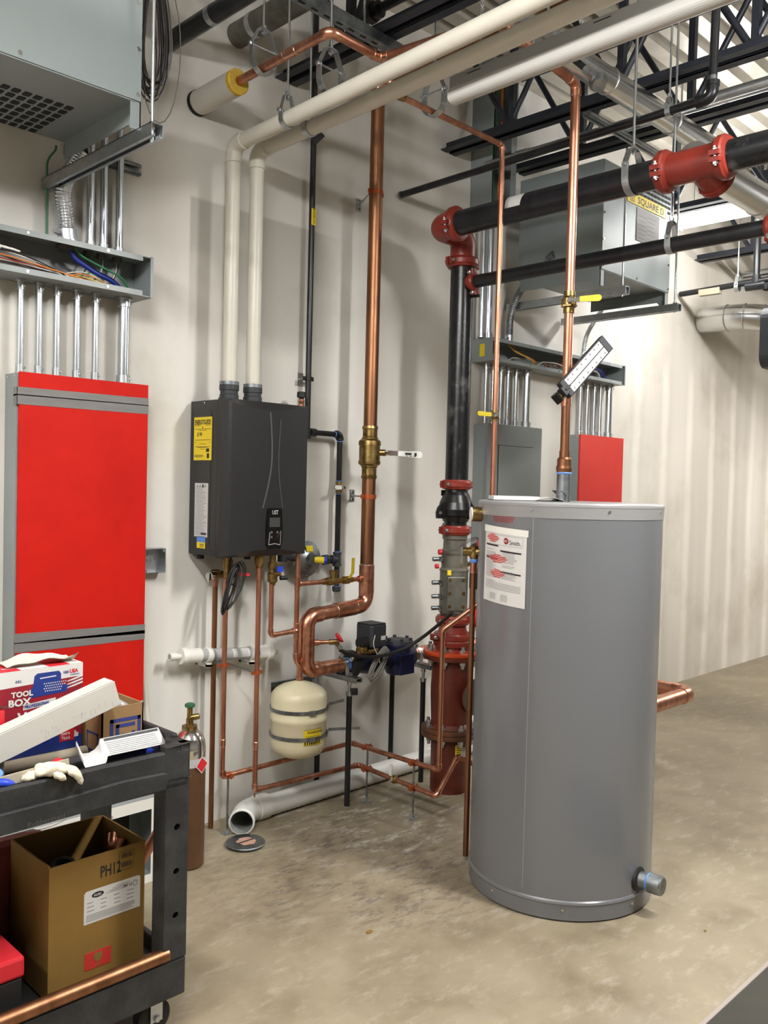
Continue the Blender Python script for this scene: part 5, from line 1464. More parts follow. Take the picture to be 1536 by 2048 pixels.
part('bore', G().tube([p for p in path][::-1], r2 - 0.0045, 28, caps=False).cyl((2.40, -0.108, fr + 0.004), (2.402, -0.108, fr + 0.004), r2 - 0.004, 20), M['pvc_inner'], elb)
g = G()
for k in range(46):
    x = 2.5 + k * 0.028 + 0.006 * random.random()
    if k % 9 == 8: continue
    a = -2.35
    p = Vector((x, -0.108 + (fr + 0.0006) * cos(a), fr + (fr + 0.0006) * sin(a)))
    g.obox(p, (0.008, 0, 0), Vector((0, -sin(a), cos(a))) * 0.003, Vector((0, cos(a), sin(a))) * 0.0003)
part('print', g, M['ink_gray'], t, stuff=True)

t = thing('cleanout_cover', 'round steel floor cleanout cover with a slot, lying near the white drain pipe', 'floor cover', (2.176, -0.305, 0))
part('lid', G().lathe((2.176, -0.305, 0.006), (0, 0, 1), [(0, 0.079), (0.006, 0.082), (0.009, 0.080), (0.010, 0.06), (0.010, 0.0)], 36), M['steel_dull'], t)
part('rim_ring', G().lathe((2.176, -0.305, 0), (0, 0, 1), [(0, 0.074), (0.006, 0.074)], 32), M['ink'], t)
part('paper_patch', G().prism([(2.176 + a, -0.305 + b, 0.0162) for a, b in ((-0.03, -0.03), (0.012, -0.045), (0.04, -0.02), (0.036, 0.03), (0.0, 0.04), (-0.035, 0.02))], (0, 0, 0.0006)), mat('faded_pink', (186, 146, 130), 0.8, var=0.2, vscale=50), t, 'faded pink patch')
part('slot', G().obox((2.178, -0.307, 0.0172), Vector((0.7, 0.0, 0)) * 0.05, Vector((0, 0.004, 0)), (0, 0, 0.0006)), M['ink'], t)

# white plastic pipe leaning beside the red panel
a, b2 = Vector((1.826, -0.012, 1.03)), Vector((1.862, -0.16, 0.006))
solo('plastic_tube', 'thin white plastic tube leaning on the wall beside the red panel', 'tube', G().cyl(b2, a, 0.0105, 12), M['pvc'])

# ================================================================ FIRE MAIN: RISER, VALVES, OVERHEAD RUN
RX, RY, RR = 3.33, -0.415, 0.057
def lobes(g, c, ax, r, w, lug_dir, boltg, th=0.02):
    """grooved coupling: two half shells with bolt lugs"""
    c, ax, ld = Vector(c), Vector(ax).normalized(), Vector(lug_dir).normalized()
    g.lathe(c - ax * w, ax, [(0, r * 1.02), (0.002, r + th * 0.6), (w * 0.35, r + th * 0.75), (w * 0.6, r + th), (w * 1.4, r + th), (w * 1.65, r + th * 0.75), (2 * w - 0.002, r + th * 0.6), (2 * w, r * 1.02)], 28)
    sd = ax.cross(ld)
    for q in (-1, 1):
        for s_ in (-1, 1):
            g.obox(c + ld * q * (r + th - 0.002) + sd * s_ * 0.012, ld * 0.016, sd * 0.0085, ax * w * 0.7)
        p = c + ld * q * (r + th + 0.002)
        boltg.cyl(p - sd * 0.034, p + sd * 0.034, 0.0055, 8)
        boltg.hexa(p + sd * 0.018, p + sd * 0.029, 0.0105)
        boltg.lathe(p - sd * 0.019, -sd, [(0, 0.010), (0.006, 0.010), (0.009, 0.006)], 10)
def coupling(root, c, ax, r, w=0.024, lug=(1, 0, 0), m='red_paint', th=0.02, name='coupling'):
    g, b = G(), G()
    lobes(g, c, ax, r, w, lug, b, th)
    e = part(name, g, M[m], root)
    part('coupling_bolt', b, M['galv'], e, stuff=True)
    return e
Z = (0, 0, 1)
t = riser = thing('fire_riser', 'black and red fire main riser standing on the floor beside the storage tank', 'riser', (RX, RY, 0))
part('base_pipe', G().lathe((RX, RY, 0), Z, [(0, 0.092), (0.28, 0.092)], 28), M['red_oxide'], t)
def flange(z0, z1, m, r=0.142, label=None):
    e = part('flange', G().lathe((RX, RY, z0), Z, [(0, r - 0.004), (0.004, r), (z1 - z0 - 0.004, r), (z1 - z0, r - 0.004)], 36), M[m], t, label)
    g = G()
    for k in range(8):
        a = pi / 8 + k * pi / 4
        p = Vector((RX + (r - 0.028) * cos(a), RY + (r - 0.028) * sin(a), 0))
        g.hexa(p + Vector((0, 0, z1)), p + Vector((0, 0, z1 + 0.014)), 0.0145)
        g.hexa(p + Vector((0, 0, z0 - 0.018)), p + Vector((0, 0, z0)), 0.0145)
        g.cyl(p + Vector((0, 0, z0 - 0.034)), p + Vector((0, 0, z1 + 0.03)), 0.0085, 8)
    part('flange_bolt', g, M['galv'], e, stuff=True)
    return e
flange(0.272, 0.295, 'rust_flange', label='rusty brown flange')
flange(0.296, 0.318, 'rust_flange', label='rusty brown flange')
part('check_body', G().lathe((RX, RY, 0.318), Z, [(0, 0.11), (0.02, 0.094), (0.15, 0.1), (0.2, 0.1), (0.32, 0.094), (0.335, 0.105), (0.345, 0.105)], 28), M['red_oxide'], t)
flange(0.655, 0.676, 'red_oxide')
flange(0.677, 0.698, 'orange_paint', label='bright orange flange')
# round inspection cover
cd = Vector((-0.145, -0.985, 0)).normalized()
pc = Vector((RX + 0.05, RY - 0.02, 0.48))
cv = part('inspection_cover', G().lathe(pc + cd * 0.06, cd, [(0, 0.06), (0.05, 0.06), (0.05, 0.088), (0.066, 0.088), (0.066, 0.086), (0.078, 0.086), (0.083, 0.06)], 32), M['valve_gray'], t, 'gray bolted cover')
g = G(); w_ = cd.cross(Vector(Z))
for k in range(8):
    a = pi / 8 + k * pi / 4
    q = pc + cd * 0.137 + (w_ * cos(a) + Vector(Z) * sin(a)) * 0.072
    bolt(g, q, cd, 0.011, 0.012)
part('cover_bolt', g, M['galv'], cv, stuff=True)
part('cover_neck', G().lathe(pc + cd * 0.04, cd, [(0, 0.065), (0.07, 0.065), (0.07, 0.089), (0.078, 0.089)], 28), M['red_oxide'], t)
part('cover_tag', G().obox(pc + cd * 0.1445 + Vector((0, 0, 0.03)), w_ * 0.03, cd * 0.001, Vector(Z) * 0.01), M['yellow'], cv, 'yellow tag')
# taped tag on the base pipe
fd = Vector((-0.35, -0.94, 0)).normalized()
def base_wrap(r, a0, z0):
    return lambda u, v: Vector((RX + r * cos(a0 + u / r), RY + r * sin(a0 + u / r), z0 + v))
wr_ = base_wrap(0.0932, atan2(-0.93, -0.30), 0.19)
tg = part('tag', wrap_quad(G(), wr_, -0.022, 0.022, 0, 0.055), M['yellow'], t, 'yellow printed tag')
g = G()
for k in range(5): wrap_quad(g, base_wrap(0.0936, atan2(-0.93, -0.30), 0.19), -0.017, 0.012 - 0.004 * (k % 2), 0.008 + k * 0.009, 0.012 + k * 0.009, 3)
part('print', g, M['ink'], tg, stuff=True)
part('torn_tag', wrap_quad(G(), base_wrap(0.0934, atan2(-0.93, -0.1), 0.18), -0.006, 0.03, 0, 0.05), M['paper_shade'], t, 'torn white tag')
# red reducer, couplings, backflow body
part('reducer', G().lathe((RX, RY, 0.698), Z, [(0, 0.085), (0.02, 0.08), (0.02, 0.092), (0.045, 0.096), (0.06, 0.088), (0.065, 0.078), (0.1, 0.07), (0.12, 0.066)], 28), M['red_paint'], t)
coupling(t, (RX, RY, 0.762), Z, 0.078, 0.022, (0.9, -0.4, 0))
coupling(t, (RX, RY, 0.845), Z, 0.066, 0.024, (0.95, 0.3, 0))
body = part('backflow_body', G().lathe((RX, RY, 0.865), Z, [(0, 0.058), (0.02, 0.07), (0.22, 0.07), (0.224, 0.073), (0.23, 0.073), (0.24, 0.064), (0.3, 0.064), (0.31, 0.068), (0.325, 0.068), (0.33, 0.058), (0.375, 0.056), (0.38, 0.062), (0.41, 0.062)], 28), M['valve_gray'], t)
bd = Vector((-0.62, -0.79, 0)); bs = Vector((0.79, -0.62, 0))
part('cover_plate', G().obox(Vector((RX, RY, 0.98)) + bd * 0.062, bs * 0.045, bd * 0.012, (0, 0, 0.085)), M['valve_gray'], body, bevel=0.006)
g = G()
for zz_ in (0.92, 0.985, 1.05):
    for s_ in (-1, 1): bolt(g, Vector((RX, RY, zz_)) + bd * 0.074 + bs * 0.034 * s_, bd, 0.008, 0.006)
part('cover_bolt', g, M['brass'], body, stuff=True)
# test cocks sticking out to the left
sdv = Vector((-0.86, 0.42, 0)).normalized()
for zz_ in (0.905, 0.962, 1.03, 1.145):
    p = Vector((RX, RY, zz_)) + sdv * 0.06
    g = G().cyl(p, p + sdv * 0.045, 0.008, 10).hexa(p + sdv * 0.008, p + sdv * 0.022, 0.013).lathe(p + sdv * 0.03, sdv, [(0, 0.011), (0.025, 0.011), (0.025, 0.007)], 10)
    g.cyl(p + sdv * 0.02, p + sdv * 0.02 + Vector((0, -0.02, -0.012)), 0.006, 8)
    part('test_cock', g, M['steel_dull'], t)
part('test_cock_cap', G().cyl(Vector((RX, RY, 1.18)) + sdv * 0.07, Vector((RX, RY, 1.18)) + sdv * 0.085, 0.014, 12), M['box_red'], t, 'red cap')
part('test_cock_cap', G().cyl(Vector((RX, RY, 1.11)) + sdv * 0.085, Vector((RX, RY, 1.11)) + sdv * 0.1, 0.012, 12), M['box_red'], t, 'red cap')
part('tag', G().obox(Vector((RX, RY, 1.085)) + bd * 0.08 + bs * -0.04, bs * 0.009, bd * 0.004, (0, 0, 0.012)), M['yellow'], t, 'small yellow tag')
coupling(t, (RX, RY, 1.288), Z, 0.057, 0.024, (-0.98, 0.1, 0))
# swing check valve
g = G().lathe((RX, RY, 1.30), Z, [(0, 0.056), (0.03, 0.056), (0.03, 0.062), (0.055, 0.07), (0.06, 0.086), (0.09, 0.088), (0.125, 0.08), (0.16, 0.066), (0.175, 0.058), (0.2, 0.056)], 28)
for q, z0, h in ((-1, 1.375, 0.03), (1, 1.375, 0.036)):
    sd2 = Vector((0.709, -0.705, 0)) * q
    g.prism([Vector((RX, RY, 0)) + sd2 * a + Vector((-0.03, -0.03, 0)) * 1 + Vector((0, 0, b)) for a, b in ((0.05, 1.345), (0.098, 1.345), (0.1, 1.375), (0.092, 1.40), (0.07, 1.425), (0.05, 1.44))], Vector((0.705, 0.709, 0)) * 0.05)
cvb = part('check_valve', g, M['black_cast'], t, 'black swing check valve')
g = G()
vd = Vector((-0.709, -0.705, 0))
for q, z in ((-0.078, 1.373), (0.085, 1.373), (-0.06, 1.318)):
    bolt(g, Vector((RX, RY, z)) + Vector((0.709, -0.705, 0)) * q + vd * 0.042, vd, 0.009, 0.008)
part('valve_bolt', g, M['chrome'], cvb, stuff=True)
g = G().hexa(Vector((RX, RY, 1.47)) + Vector((-0.709, 0.705, 0)) * 0.055, Vector((RX, RY, 1.47)) + Vector((-0.709, 0.705, 0)) * 0.075, 0.014)
part('plug', g, M['black_gloss'], cvb)
coupling(t, (RX, RY, 1.512), Z, 0.057, 0.024, (-0.98, 0.1, 0))
part('pipe', G().cyl((RX, RY, 1.515), (RX, RY, 2.58), RR, 28), M['black_pipe_dusty'], t)
part('stub', G().cyl((RX + 0.02, RY - 0.05, 2.43), (RX + 0.035, RY - 0.085, 2.43), 0.008, 8), M['black_pipe'], t)
# pressure gauge
gd = Vector((-0.45, -0.89, 0)).normalized()
gc = Vector((RX + 0.088, RY - 0.072, 1.185))
gg = part('pressure_gauge', G().lathe(gc - gd * 0.02, gd, [(0, 0.04), (0.03, 0.045), (0.036, 0.045), (0.036, 0.041)], 28), M['black_rubber'], t)
part('dial', G().lathe(gc + gd * 0.0145, gd, [(0, 0.041), (0.001, 0.041)], 28), M['grip'], gg)
g = G().obox(gc + gd * 0.017, (0, 0, 0.018), gd.cross(Vector(Z)) * 0.0015, gd * 0.0004)
part('needle', g, M['ink'], gg)
part('gauge_stem', G().cyl(gc + Vector((0, 0.02, -0.04)), Vector((RX + 0.06, RY - 0.02, 1.10)), 0.008, 10), M['brass'], t)
part('switch_box', G().box(RX + 0.055, RX + 0.12, RY - 0.11, RY - 0.05, 1.0, 1.10), M['black_rubber'], t, bevel=0.006)
part('switch_label', G().box(RX + 0.062, RX + 0.112, RY - 0.1115, RY - 0.110, 1.068, 1.095), M['paper'], t)
# red flow switch / alarm drum beside the body
part('side_port', G().lathe(Vector((RX + 0.075, RY - 0.07, 0.86)), (0.3, -0.95, 0), [(0, 0.05), (0.05, 0.05), (0.05, 0.042)], 20), M['box_red'], t, 'red drum')
part('trim_pipe', G().cyl((RX + 0.14, RY - 0.12, 0.70), (RX + 0.14, RY - 0.12, 0.85), 0.012, 12), M['copper_bright'], t)

# top offset of two elbows and the overhead run
HX, HZ = 3.16, 2.725
z_e = HZ
coupling(t, (RX, RY, 2.592), Z, RR, 0.026, (-0.98, 0.1, 0), th=0.024)
g = G()
path = fillet_path([Vector((RX, RY, 2.605)), Vector((RX, RY, z_e)), Vector((HX + 0.0, RY, z_e))], 0.095, 10)
path2 = fillet_path([Vector((HX + 0.085, RY, z_e)), Vector((HX, RY, z_e)), Vector((HX, RY - 0.11, z_e))], 0.084, 10)
g.tube(path[:-1] + path2, 0.0615, 26)
el = part('elbow', g, M['red_paint'], t)
coupling(t, (HX, RY - 0.10, HZ), (0, 1, 0), RR, 0.026, (1, 0, 0.25), th=0.024)
ty0, ty1 = -1.565, -1.80
part('pipe', G().cyl((HX, RY - 0.10, HZ), (HX, ty0, HZ), RR, 28), M['black_pipe'], t)
coupling(t, (HX, ty0 + 0.005, HZ), (0, 1, 0), RR, 0.026, (1, 0, 0.2), th=0.024)
coupling(t, (HX, ty1 + 0.01, HZ), (0, 1, 0), RR, 0.026, (1, 0, 0.2), th=0.024)
g = G().cyl((HX, ty0, HZ), (HX, ty1, HZ), 0.0615, 26)
g.lathe((HX, (ty0 + ty1) / 2 - 0.02, HZ), (0.93, -0.1, -0.36), [(0.02, 0.061), (0.10, 0.061), (0.10, 0.068), (0.125, 0.068)], 24)
part('tee', g, M['red_paint'], t, 'red grooved tee')
part('pipe', G().cyl((HX, ty1, HZ), (HX, -3.6, HZ), RR, 28), M['black_pipe_dusty'], t)
# paper tag on the pipe
def pw(u, v):
    a = 2.25 + v / 0.0585
    return Vector((HX + 0.0585 * cos(a), -0.80 - u, HZ + 0.0585 * sin(a)))
PT = (3.130,-0.873,2.729)
def pw2(u, v):
    a = pi - 0.35 - v / 0.0585
    return Vector((HX + 0.0588 * cos(a), PT[1] - u, HZ + 0.0588 * sin(a)))
g = G(); vs = []
for k in range(7):
    vs += [pw2(-0.035, -0.028 + k * 0.01), pw2(0.045 + 0.012 * (k / 6), -0.028 + k * 0.01)]
g.add(vs, [(2 * i, 2 * i + 1, 2 * i + 3, 2 * i + 2) for i in range(6)])
part('paper_tag', g, M['paper'], t, 'white paper tag')
# second, thinner branch
BZ = 2.492
coupling(t, (RX, RY - 0.072, BZ), (0, 1, 0), 0.030, 0.018, (-0.3, 0, 1), th=0.016)
part('outlet', G().cyl((RX, RY - 0.03, BZ), (RX, RY - 0.075, BZ), 0.036, 18), M['red_paint'], t)
part('branch_pipe', G().cyl((RX, RY - 0.075, BZ), (RX, -2.6, BZ), 0.031, 22), M['black_pipe'], t)
coupling(t, (RX, -1.905, BZ), (0, 1, 0), 0.031, 0.022, (0.3, 0, 1), th=0.018)

clevis_hanger('galvanized hanger round the thick overhead black pipe left of red tee', (HX, -1.42, HZ), (0, 1, 0), 0.06, ZC, 0.03, 0.006)
clevis_hanger('galvanized hanger round the thinner overhead black pipe below the red tee', (RX, -1.505, BZ), (0, 1, 0), 0.034, ZC, 0.026, 0.005)

# thin threaded black pipe above them
KX, KZ = 3.286, 3.0
t = thing('black_pipe', 'thin threaded black pipe running out of the wall above the red elbows', 'pipe', (KX, -0.8, KZ))
part('pipe', G().cyl((KX, -0.02, KZ - 0.006), (KX, -1.625, KZ + 0.012), 0.0165, 16), M['black_pipe'], t)
part('open_end', G().lathe((KX, -0.02, KZ - 0.006), (0, -1, 0), [(0, 0.0145), (0, 0.019), (0.012, 0.019)], 16), M['steel_dull'], t)
ey = -1.675
path = fillet_path([Vector((KX, ey + 0.055, KZ + 0.013)), Vector((KX, ey, KZ + 0.014)), Vector((KX, ey, KZ + 0.07))], 0.04, 8)
g = G().tube(path, 0.0235, 18)
g.lathe((KX, ey + 0.06, KZ + 0.013), (0, -1, 0), [(0, 0.018), (0, 0.027), (0.018, 0.027)], 18).lathe((KX, ey, KZ + 0.075), (0, 0, -1), [(0, 0.018), (0, 0.027), (0.018, 0.027)], 18)
part('elbow', g, M['black_pipe'], t)
part('thread', G().cyl((KX, ey, KZ + 0.07), (KX, ey, KZ + 0.095), 0.017, 14), M['steel_dull'], t)
part('pipe', G().cyl((KX, ey, KZ + 0.07), (KX, ey - 0.01, ZC - 0.01), 0.0165, 16), M['black_pipe'], t)
clevis_hanger('small galvanized hanger near the bend of the thin threaded black pipe', (KX, -1.50, KZ + 0.01), (0, 1, 0), 0.02, ZC, 0.022, 0.0045, neck=0.035)

# ================================================================ OVERHEAD COPPER AND OTHER SERVICES
t = thing('copper_main', 'copper line leaving a white insulated sleeve, crossing overhead and dropping into the gray tank', 'pipe', (2.4, -0.9, 1.46))
r = 0.0172
DX, DY = 2.81, -1.376
pipe_run(t, [(2.077, -0.25, 3.082), (2.077, -0.836, 3.094), (2.33, -0.836, 3.09), (2.33, DY, 3.04), (DX, DY, 2.996), (DX, DY, 2.235)], r, 'copper', 'copper_bright', bend=1.5, fit=1.16, sleeve=1.0, ring='solder')
sleeve(t, (2.077, -0.62, 3.090), (0, 1, 0), r, 0.035, ring='solder')
part('insulation', G().cyl((2.077, -0.02, 3.078), (2.077, -0.272, 3.083), 0.05, 28), M['insulation'], t, 'white pipe insulation')
part('insulation_end', G().lathe((2.077, -0.272, 3.083), (0, -1, 0), [(0, 0.05), (0.018, 0.05), (0.022, 0.044), (0.022, 0.018)], 28), M['foam_yellow'], t, 'yellow foam end')
part('wall_hole', G().cyl((2.077, -0.001, 3.078), (2.077, -0.02, 3.078), 0.052, 24), M['dark_slot'], t)
# vertical drop: valve, thermometer tee, reducers
ball_valve(t, (DX, DY, 2.195), (0, 0, 1), r, (0.55, -0.83, 0.05), 0.115, (-0.83, -0.55, 0), 'brass', 'yellow_lever', 0.012, 1.0)
part('pipe', G().cyl((DX, DY, 1.87), (DX, DY, 2.16), r, 18), M['copper'], t)
tee(t, (DX, DY, 1.855), Z, (-0.72, 0.1, 0.05), r, 0.014, 0.045, 0.012, m='copper_bright')
part('pipe', G().cyl((DX, DY, 1.615), (DX, DY, 1.83), r, 18), M['copper_dull'], t)
part('reducer', G().lathe((DX, DY, 1.565), Z, [(0, 0.028), (0.014, 0.030), (0.024, 0.029), (0.024, 0.0265), (0.048, 0.0265), (0.056, 0.021), (0.056, 0.0195), (0.08, 0.0195)], 22), M['copper_dull'], t)
part('thread_seal', G().lathe((DX, DY, 1.558), Z, [(0, 0.027), (0.004, 0.0295), (0.009, 0.027)], 22), M['blue_tape'], t)
part('nipple', G().cyl((DX, DY, 1.452), (DX, DY, 1.56), 0.0262, 22), M['steel_dull'], t)
# thermometer
ta = Vector((2.639,-1.460,1.829)); tb = Vector((2.933,-1.460,2.052))
td = (tb - ta).normalized(); tn = Vector((-0.60, -0.80, 0)); tn = (tn - td * tn.dot(td)).normalized(); tw = td.cross(tn)
th = thing('thermometer', 'slanted black and white industrial thermometer on the copper drop above the tank', 'thermometer', (DX - 0.05, DY - 0.05, 1.85))
TL = (tb - ta).length
g = G().obox(ta + td * TL * 0.55, td * TL * 0.46, tw * 0.033, tn * 0.011)
part('case', g, M['black_rubber'], th, bevel=0.003)
part('scale', G().obox(ta + td * TL * 0.53 + tn * 0.0115, td * TL * 0.37, tw * 0.027, tn * 0.0008), M['paper'], th)
g = G()
for k in range(22):
    p = ta + td * TL * (0.2 + 0.66 * k / 21) + tn * 0.0125
    big = k % 3 == 0
    for s_ in (-1, 1):
        g.obox(p + tw * s_ * (0.0105 if big else 0.0075), td * 0.0007, tw * (0.005 if big else 0.0025), tn * 0.0002)
    if big:
        g.obox(p + tw * 0.0195, td * 0.0026, tw * 0.0036, tn * 0.0002); g.obox(p - tw * 0.0195, td * 0.0026, tw * 0.0036, tn * 0.0002)
part('graduation', g, M['ink'], th, stuff=True)
part('glass_tube', G().cyl(ta + td * TL * 0.16 + tn * 0.0135, ta + td * TL * 0.9 + tn * 0.0135, 0.0022, 8), M['screen'], th)
part('top_cap', G().obox(tb + td * 0.006, td * 0.004, tw * 0.032, tn * 0.012), M['white_plastic'], th, bevel=0.003)
part('name_plate', G().obox(ta + td * TL * 0.955 + tn * 0.0112, td * TL * 0.035, tw * 0.028, tn * 0.0006), M['rubber_gray'], th)
g = G().obox(ta + td * TL * 0.08, td * 0.012, tw * 0.017, tn * 0.012)
g.obox(ta + td * TL * 0.13 + tn * 0.013, td * 0.016, tw * 0.004, tn * 0.003)
part('neck', g, M['black_rubber'], th, bevel=0.002)
kb = ta - td * 0.012
part('swivel', G().cyl(kb - tw * 0.018 - tn * 0.004, kb + tw * 0.018 - tn * 0.004, 0.0145, 16), M['black_gloss'], th)
pb = Vector((DX, DY, 1.855))
part('stem', G().cyl(kb.lerp(pb, 0.1), kb.lerp(pb, 0.62), 0.0125, 14).hexa(kb.lerp(pb, 0.25), kb.lerp(pb, 0.45), 0.016), M['brass'], th)

# thin copper line
TLX, TLZ, TLX0 = (3.046,-0.860,2.970)[0], (3.046,-0.860,2.970)[2], (2.379,-0.860,2.971)[0]
t = thing('copper_line', 'thin copper line crossing overhead and dropping behind the gray tank', 'pipe', (3.128, -0.8, 1.2))
pipe_run(t, [(2.345, -0.845, 3.06), (TLX0, -0.86, TLZ), (TLX, -0.86, TLZ), (TLX, -0.86, 1.22), (2.97, -1.055, 1.2)], 0.0112, 'copper', 'copper_bright', bend=1.4, fit=1.18, sleeve=0.9)
part('adapter', G().lathe((TLX0 + 0.01, -0.86, TLZ), (1, 0, 0), [(0, 0.0145), (0.02, 0.0165), (0.045, 0.0145), (0.05, 0.012)], 14), M['brass'], t)
ball_valve(t, (TLX, -0.86, (3.055,-0.860,1.812)[2]), Z, 0.0112, (-0.95, 0.3, 0.03), 0.105, (-0.5, -0.86, 0), 'brass', 'yellow_lever', 0.010, 0.95)
g = G().cyl((2.66, -0.86, TLZ + 0.01), (2.66, -0.86, TLZ + 0.05), 0.004, 8); part('stub', g, M['copper'], t)
# its hanger and other hangers of the copper line
clevis_hanger('large galvanized hanger round the thin copper line right of the vent pipes', ((2.603,-0.860,3.008)[0], -0.86, TLZ + 0.036), (1, 0, 0), 0.052, ZC, 0.03, 0.005)
clevis_hanger('large galvanized hanger round the copper line just outside its insulated sleeve', (2.077, -0.45, 3.115), (0, 1, 0), 0.055, ZC, 0.024, 0.0045)
clevis_hanger('large galvanized hanger above the left vent pipe, under the copper bend', (2.20, -0.70, 3.005), (0, 1, 0), 0.055, ZC, 0.03, 0.0055)
clevis_hanger('large galvanized hanger round the copper line above the unlit strip light', (2.62, DY, 3.035), (1, 0, 0), 0.05, ZC, 0.03, 0.005)

# pipes through the wall near the deck, left
def thru(label, px_, pz_, r, m, y1, cat='pipe', name='overhead_pipe', band=None):
    t = thing(name, label, cat, (px_, y1 / 2, pz_))
    part('pipe', G().cyl((px_, 0.0, pz_), (px_, y1, pz_ + 0.01), r, 22), M[m], t)
    if band: part('band', G().lathe((px_, band, pz_ + 0.002), (0, -1, 0), [(0, r * 1.03), (0.03, r * 1.03)], 22), M['galv'], t)
    return t
thru('black overhead pipe entering the wall above the hanging wire coil', (1.935,0.000,3.277)[0], (1.935,0.000,3.277)[2], 0.036, 'black_pipe', -2.4, band=-0.3)
thru('gray insulated overhead pipe entering the wall above the copper bend', (2.270,0.000,3.430)[0], (2.270,0.000,3.430)[2], 0.052, 'valve_gray', -2.4, band=-0.12)
g = G()
p0, p1 = Vector((2.074,-0.638,3.280)), Vector((2.401,-0.626,3.280))
t = thing('slotted_channel', 'perforated steel angle hung across the top, above the copper bend', 'strut', (p0 + p1) / 2)
d = (p1 - p0).normalized(); sd = d.cross(Vector((0, 0, 1)))
mid = (p0 + p1) / 2; L = (p1 - p0).length / 2
part('angle', G().obox(mid, d * (L + 0.3), sd * 0.022, (0, 0, 0.0015)).obox(mid + sd * 0.022 + Vector((0, 0, 0.02)), d * (L + 0.3), sd * 0.0015, (0, 0, 0.02)), M['steel_dull'], t)
g = G()
for k in range(9):
    q = mid + d * (-0.26 + 0.065 * k) - Vector((0, 0, 0.0018))
    g.obox(q, d * 0.016, sd * 0.006, (0, 0, 0.0004))
part('slot', g, M['dark_slot'], t, stuff=True)
g = G()
for q in (mid - d * 0.12, mid + d * 0.2):
    g.cyl(q, (q.x, q.y, ZC), 0.005, 8)
part('rod', g, M['emt'], t, stuff=True)

# threaded black pipe with union and yellow marker between the joists
ox = (2.651,-0.432,3.520)
t = thing('black_pipe', 'threaded black pipe with a union and yellow tag above the left vent pipe', 'pipe', (ox[0], ox[1], 3.52))
part('pipe', G().cyl((ox[0], -0.35, 3.52), (ox[0], -2.4, 3.53), 0.02, 14), M['black_pipe'], t)
part('union', G().cyl((ox[0], ox[1] + 0.02, 3.52), (ox[0], ox[1] - 0.06, 3.52), 0.036, 16).hexa((ox[0], ox[1] - 0.0, 3.52), (ox[0], ox[1] - 0.03, 3.52), 0.046).lathe((ox[0], ox[1] + 0.03, 3.52), (0, 0, 1), [(0, 0.03), (0.06, 0.03), (0.06, 0.02), (0.12, 0.02)], 14), M['black_pipe'], t)
part('marker', G().obox((ox[0] - 0.021, ox[1] + 0.16, 3.525), (0.001, 0, 0), (0, 0.045, 0), (0, 0, 0.012)), M['yellow'], t, 'yellow tag')

# spiral ducts
def duct_run(label, pts, r, fil, seams=0.55, name='metal_duct'):
    t = thing(name, label, 'duct', pts[len(pts) // 2])
    path = fillet_path([Vector(p) for p in pts], fil) if fil else [Vector(p) for p in pts]
    part('duct', G().tube(path, r, 28), M['duct'], t)
    g = G(); acc = 0; nxt = 0.15
    for a, b in zip(path[:-1], path[1:]):
        L = (b - a).length
        while acc + L > nxt:
            q = a.lerp(b, (nxt - acc) / L); g.torus(q, b - a, r + 0.001, 0.004, 24, 6); nxt += seams
        acc += L
    part('seam', g, M['duct'], t, stuff=True)
    return t
duct_run('thin round silver duct running along the room under the joists', [(2.56, -1.235, 3.2), (4.35, -1.235, 3.2)], 0.052, 0)
duct_run('thick round silver duct beyond the red pipe tee', [(3.62, -1.44, 2.93), (8.6, -1.44, 2.93)], 0.075, 0)
g = G().torus((2.80, -1.235, 3.2), (1, 0, 0), 0.054, 0.004, 20, 6)
g.box(2.79, 2.81, -1.24, -1.23, 3.13, 3.15)
t = thing('hose_clamp', 'small clamp with dangling bracket at the end of the thin silver duct', 'clamp', (2.8, -1.235, 3.1))
part('clamp_band', g, M['galv'], t)
fx = thing('flexible_conduit', 'short black flexible conduit with silver connector next to the copper bend over the tank', 'conduit', (2.86, -1.30, 3.08))
p = [Vector((2.840,-1.348,3.101)), Vector((2.840,-1.397,3.053)), Vector((2.840,-1.449,3.001))]
part('hose', G().tube([p[0] + (p[0] - p[1]) * 1.5, p[0], p[1]], 0.012, 12), M['black_rubber'], fx)
part('connector', G().cyl(p[1], p[1].lerp(p[2], 0.45), 0.017, 14).hexa(p[1].lerp(p[2], 0.5), p[1].lerp(p[2], 0.85), 0.021), M['galv'], fx)
part('box_fitting', G().lathe(p[2] + Vector((0.01, 0, -0.02)), (0.5, 0.5, 0.7), [(0, 0.025), (0.03, 0.035), (0.05, 0.03)], 16), M['steel_dull'], fx)

# polished conduits along the joists
t = thing('conduit', 'long gray conduit running beside the joist above the red elbow', 'conduit', (3.86, -1.4, 3.27), 'conduits under the joists')
part('tube', G().cyl((3.86, -0.12, 3.275), (3.86, -3.0, 3.275), 0.024, 16), M['galv'], t)
part('coupling', G().cyl((3.86, -0.33, 3.275), (3.86, -0.41, 3.275), 0.029, 16), M['galv'], t)
t = thing('conduit', 'long silver conduit on strut running beside the upper right joist', 'conduit', (3.97, -1.6, 3.31), 'conduits under the joists')
part('tube', G().cyl((3.97, -0.9, 3.31), (3.97, -3.2, 3.31), 0.024, 16), M['emt'], t)
g = unistrut(G(), (3.55, -0.95, 3.235), (4.30, -0.95, 3.235), h=0.022)
solo('strut_channel', 'short strut channel carrying the conduits under the joists', 'strut', g, M['galv'])
t = thing('conduit', 'silver conduit ending at the wall right of the flue, farthest right', 'conduit', (7.48, -0.7, 3.34), 'conduits under the joists')
part('tube', G().cyl((7.48, -0.02, 3.36), (7.48, -2.0, 3.36), 0.03, 14), M['emt'], t)
part('coupling', G().cyl((7.48, -0.3, 3.36), (7.48, -0.36, 3.36), 0.037, 14), M['emt'], t)
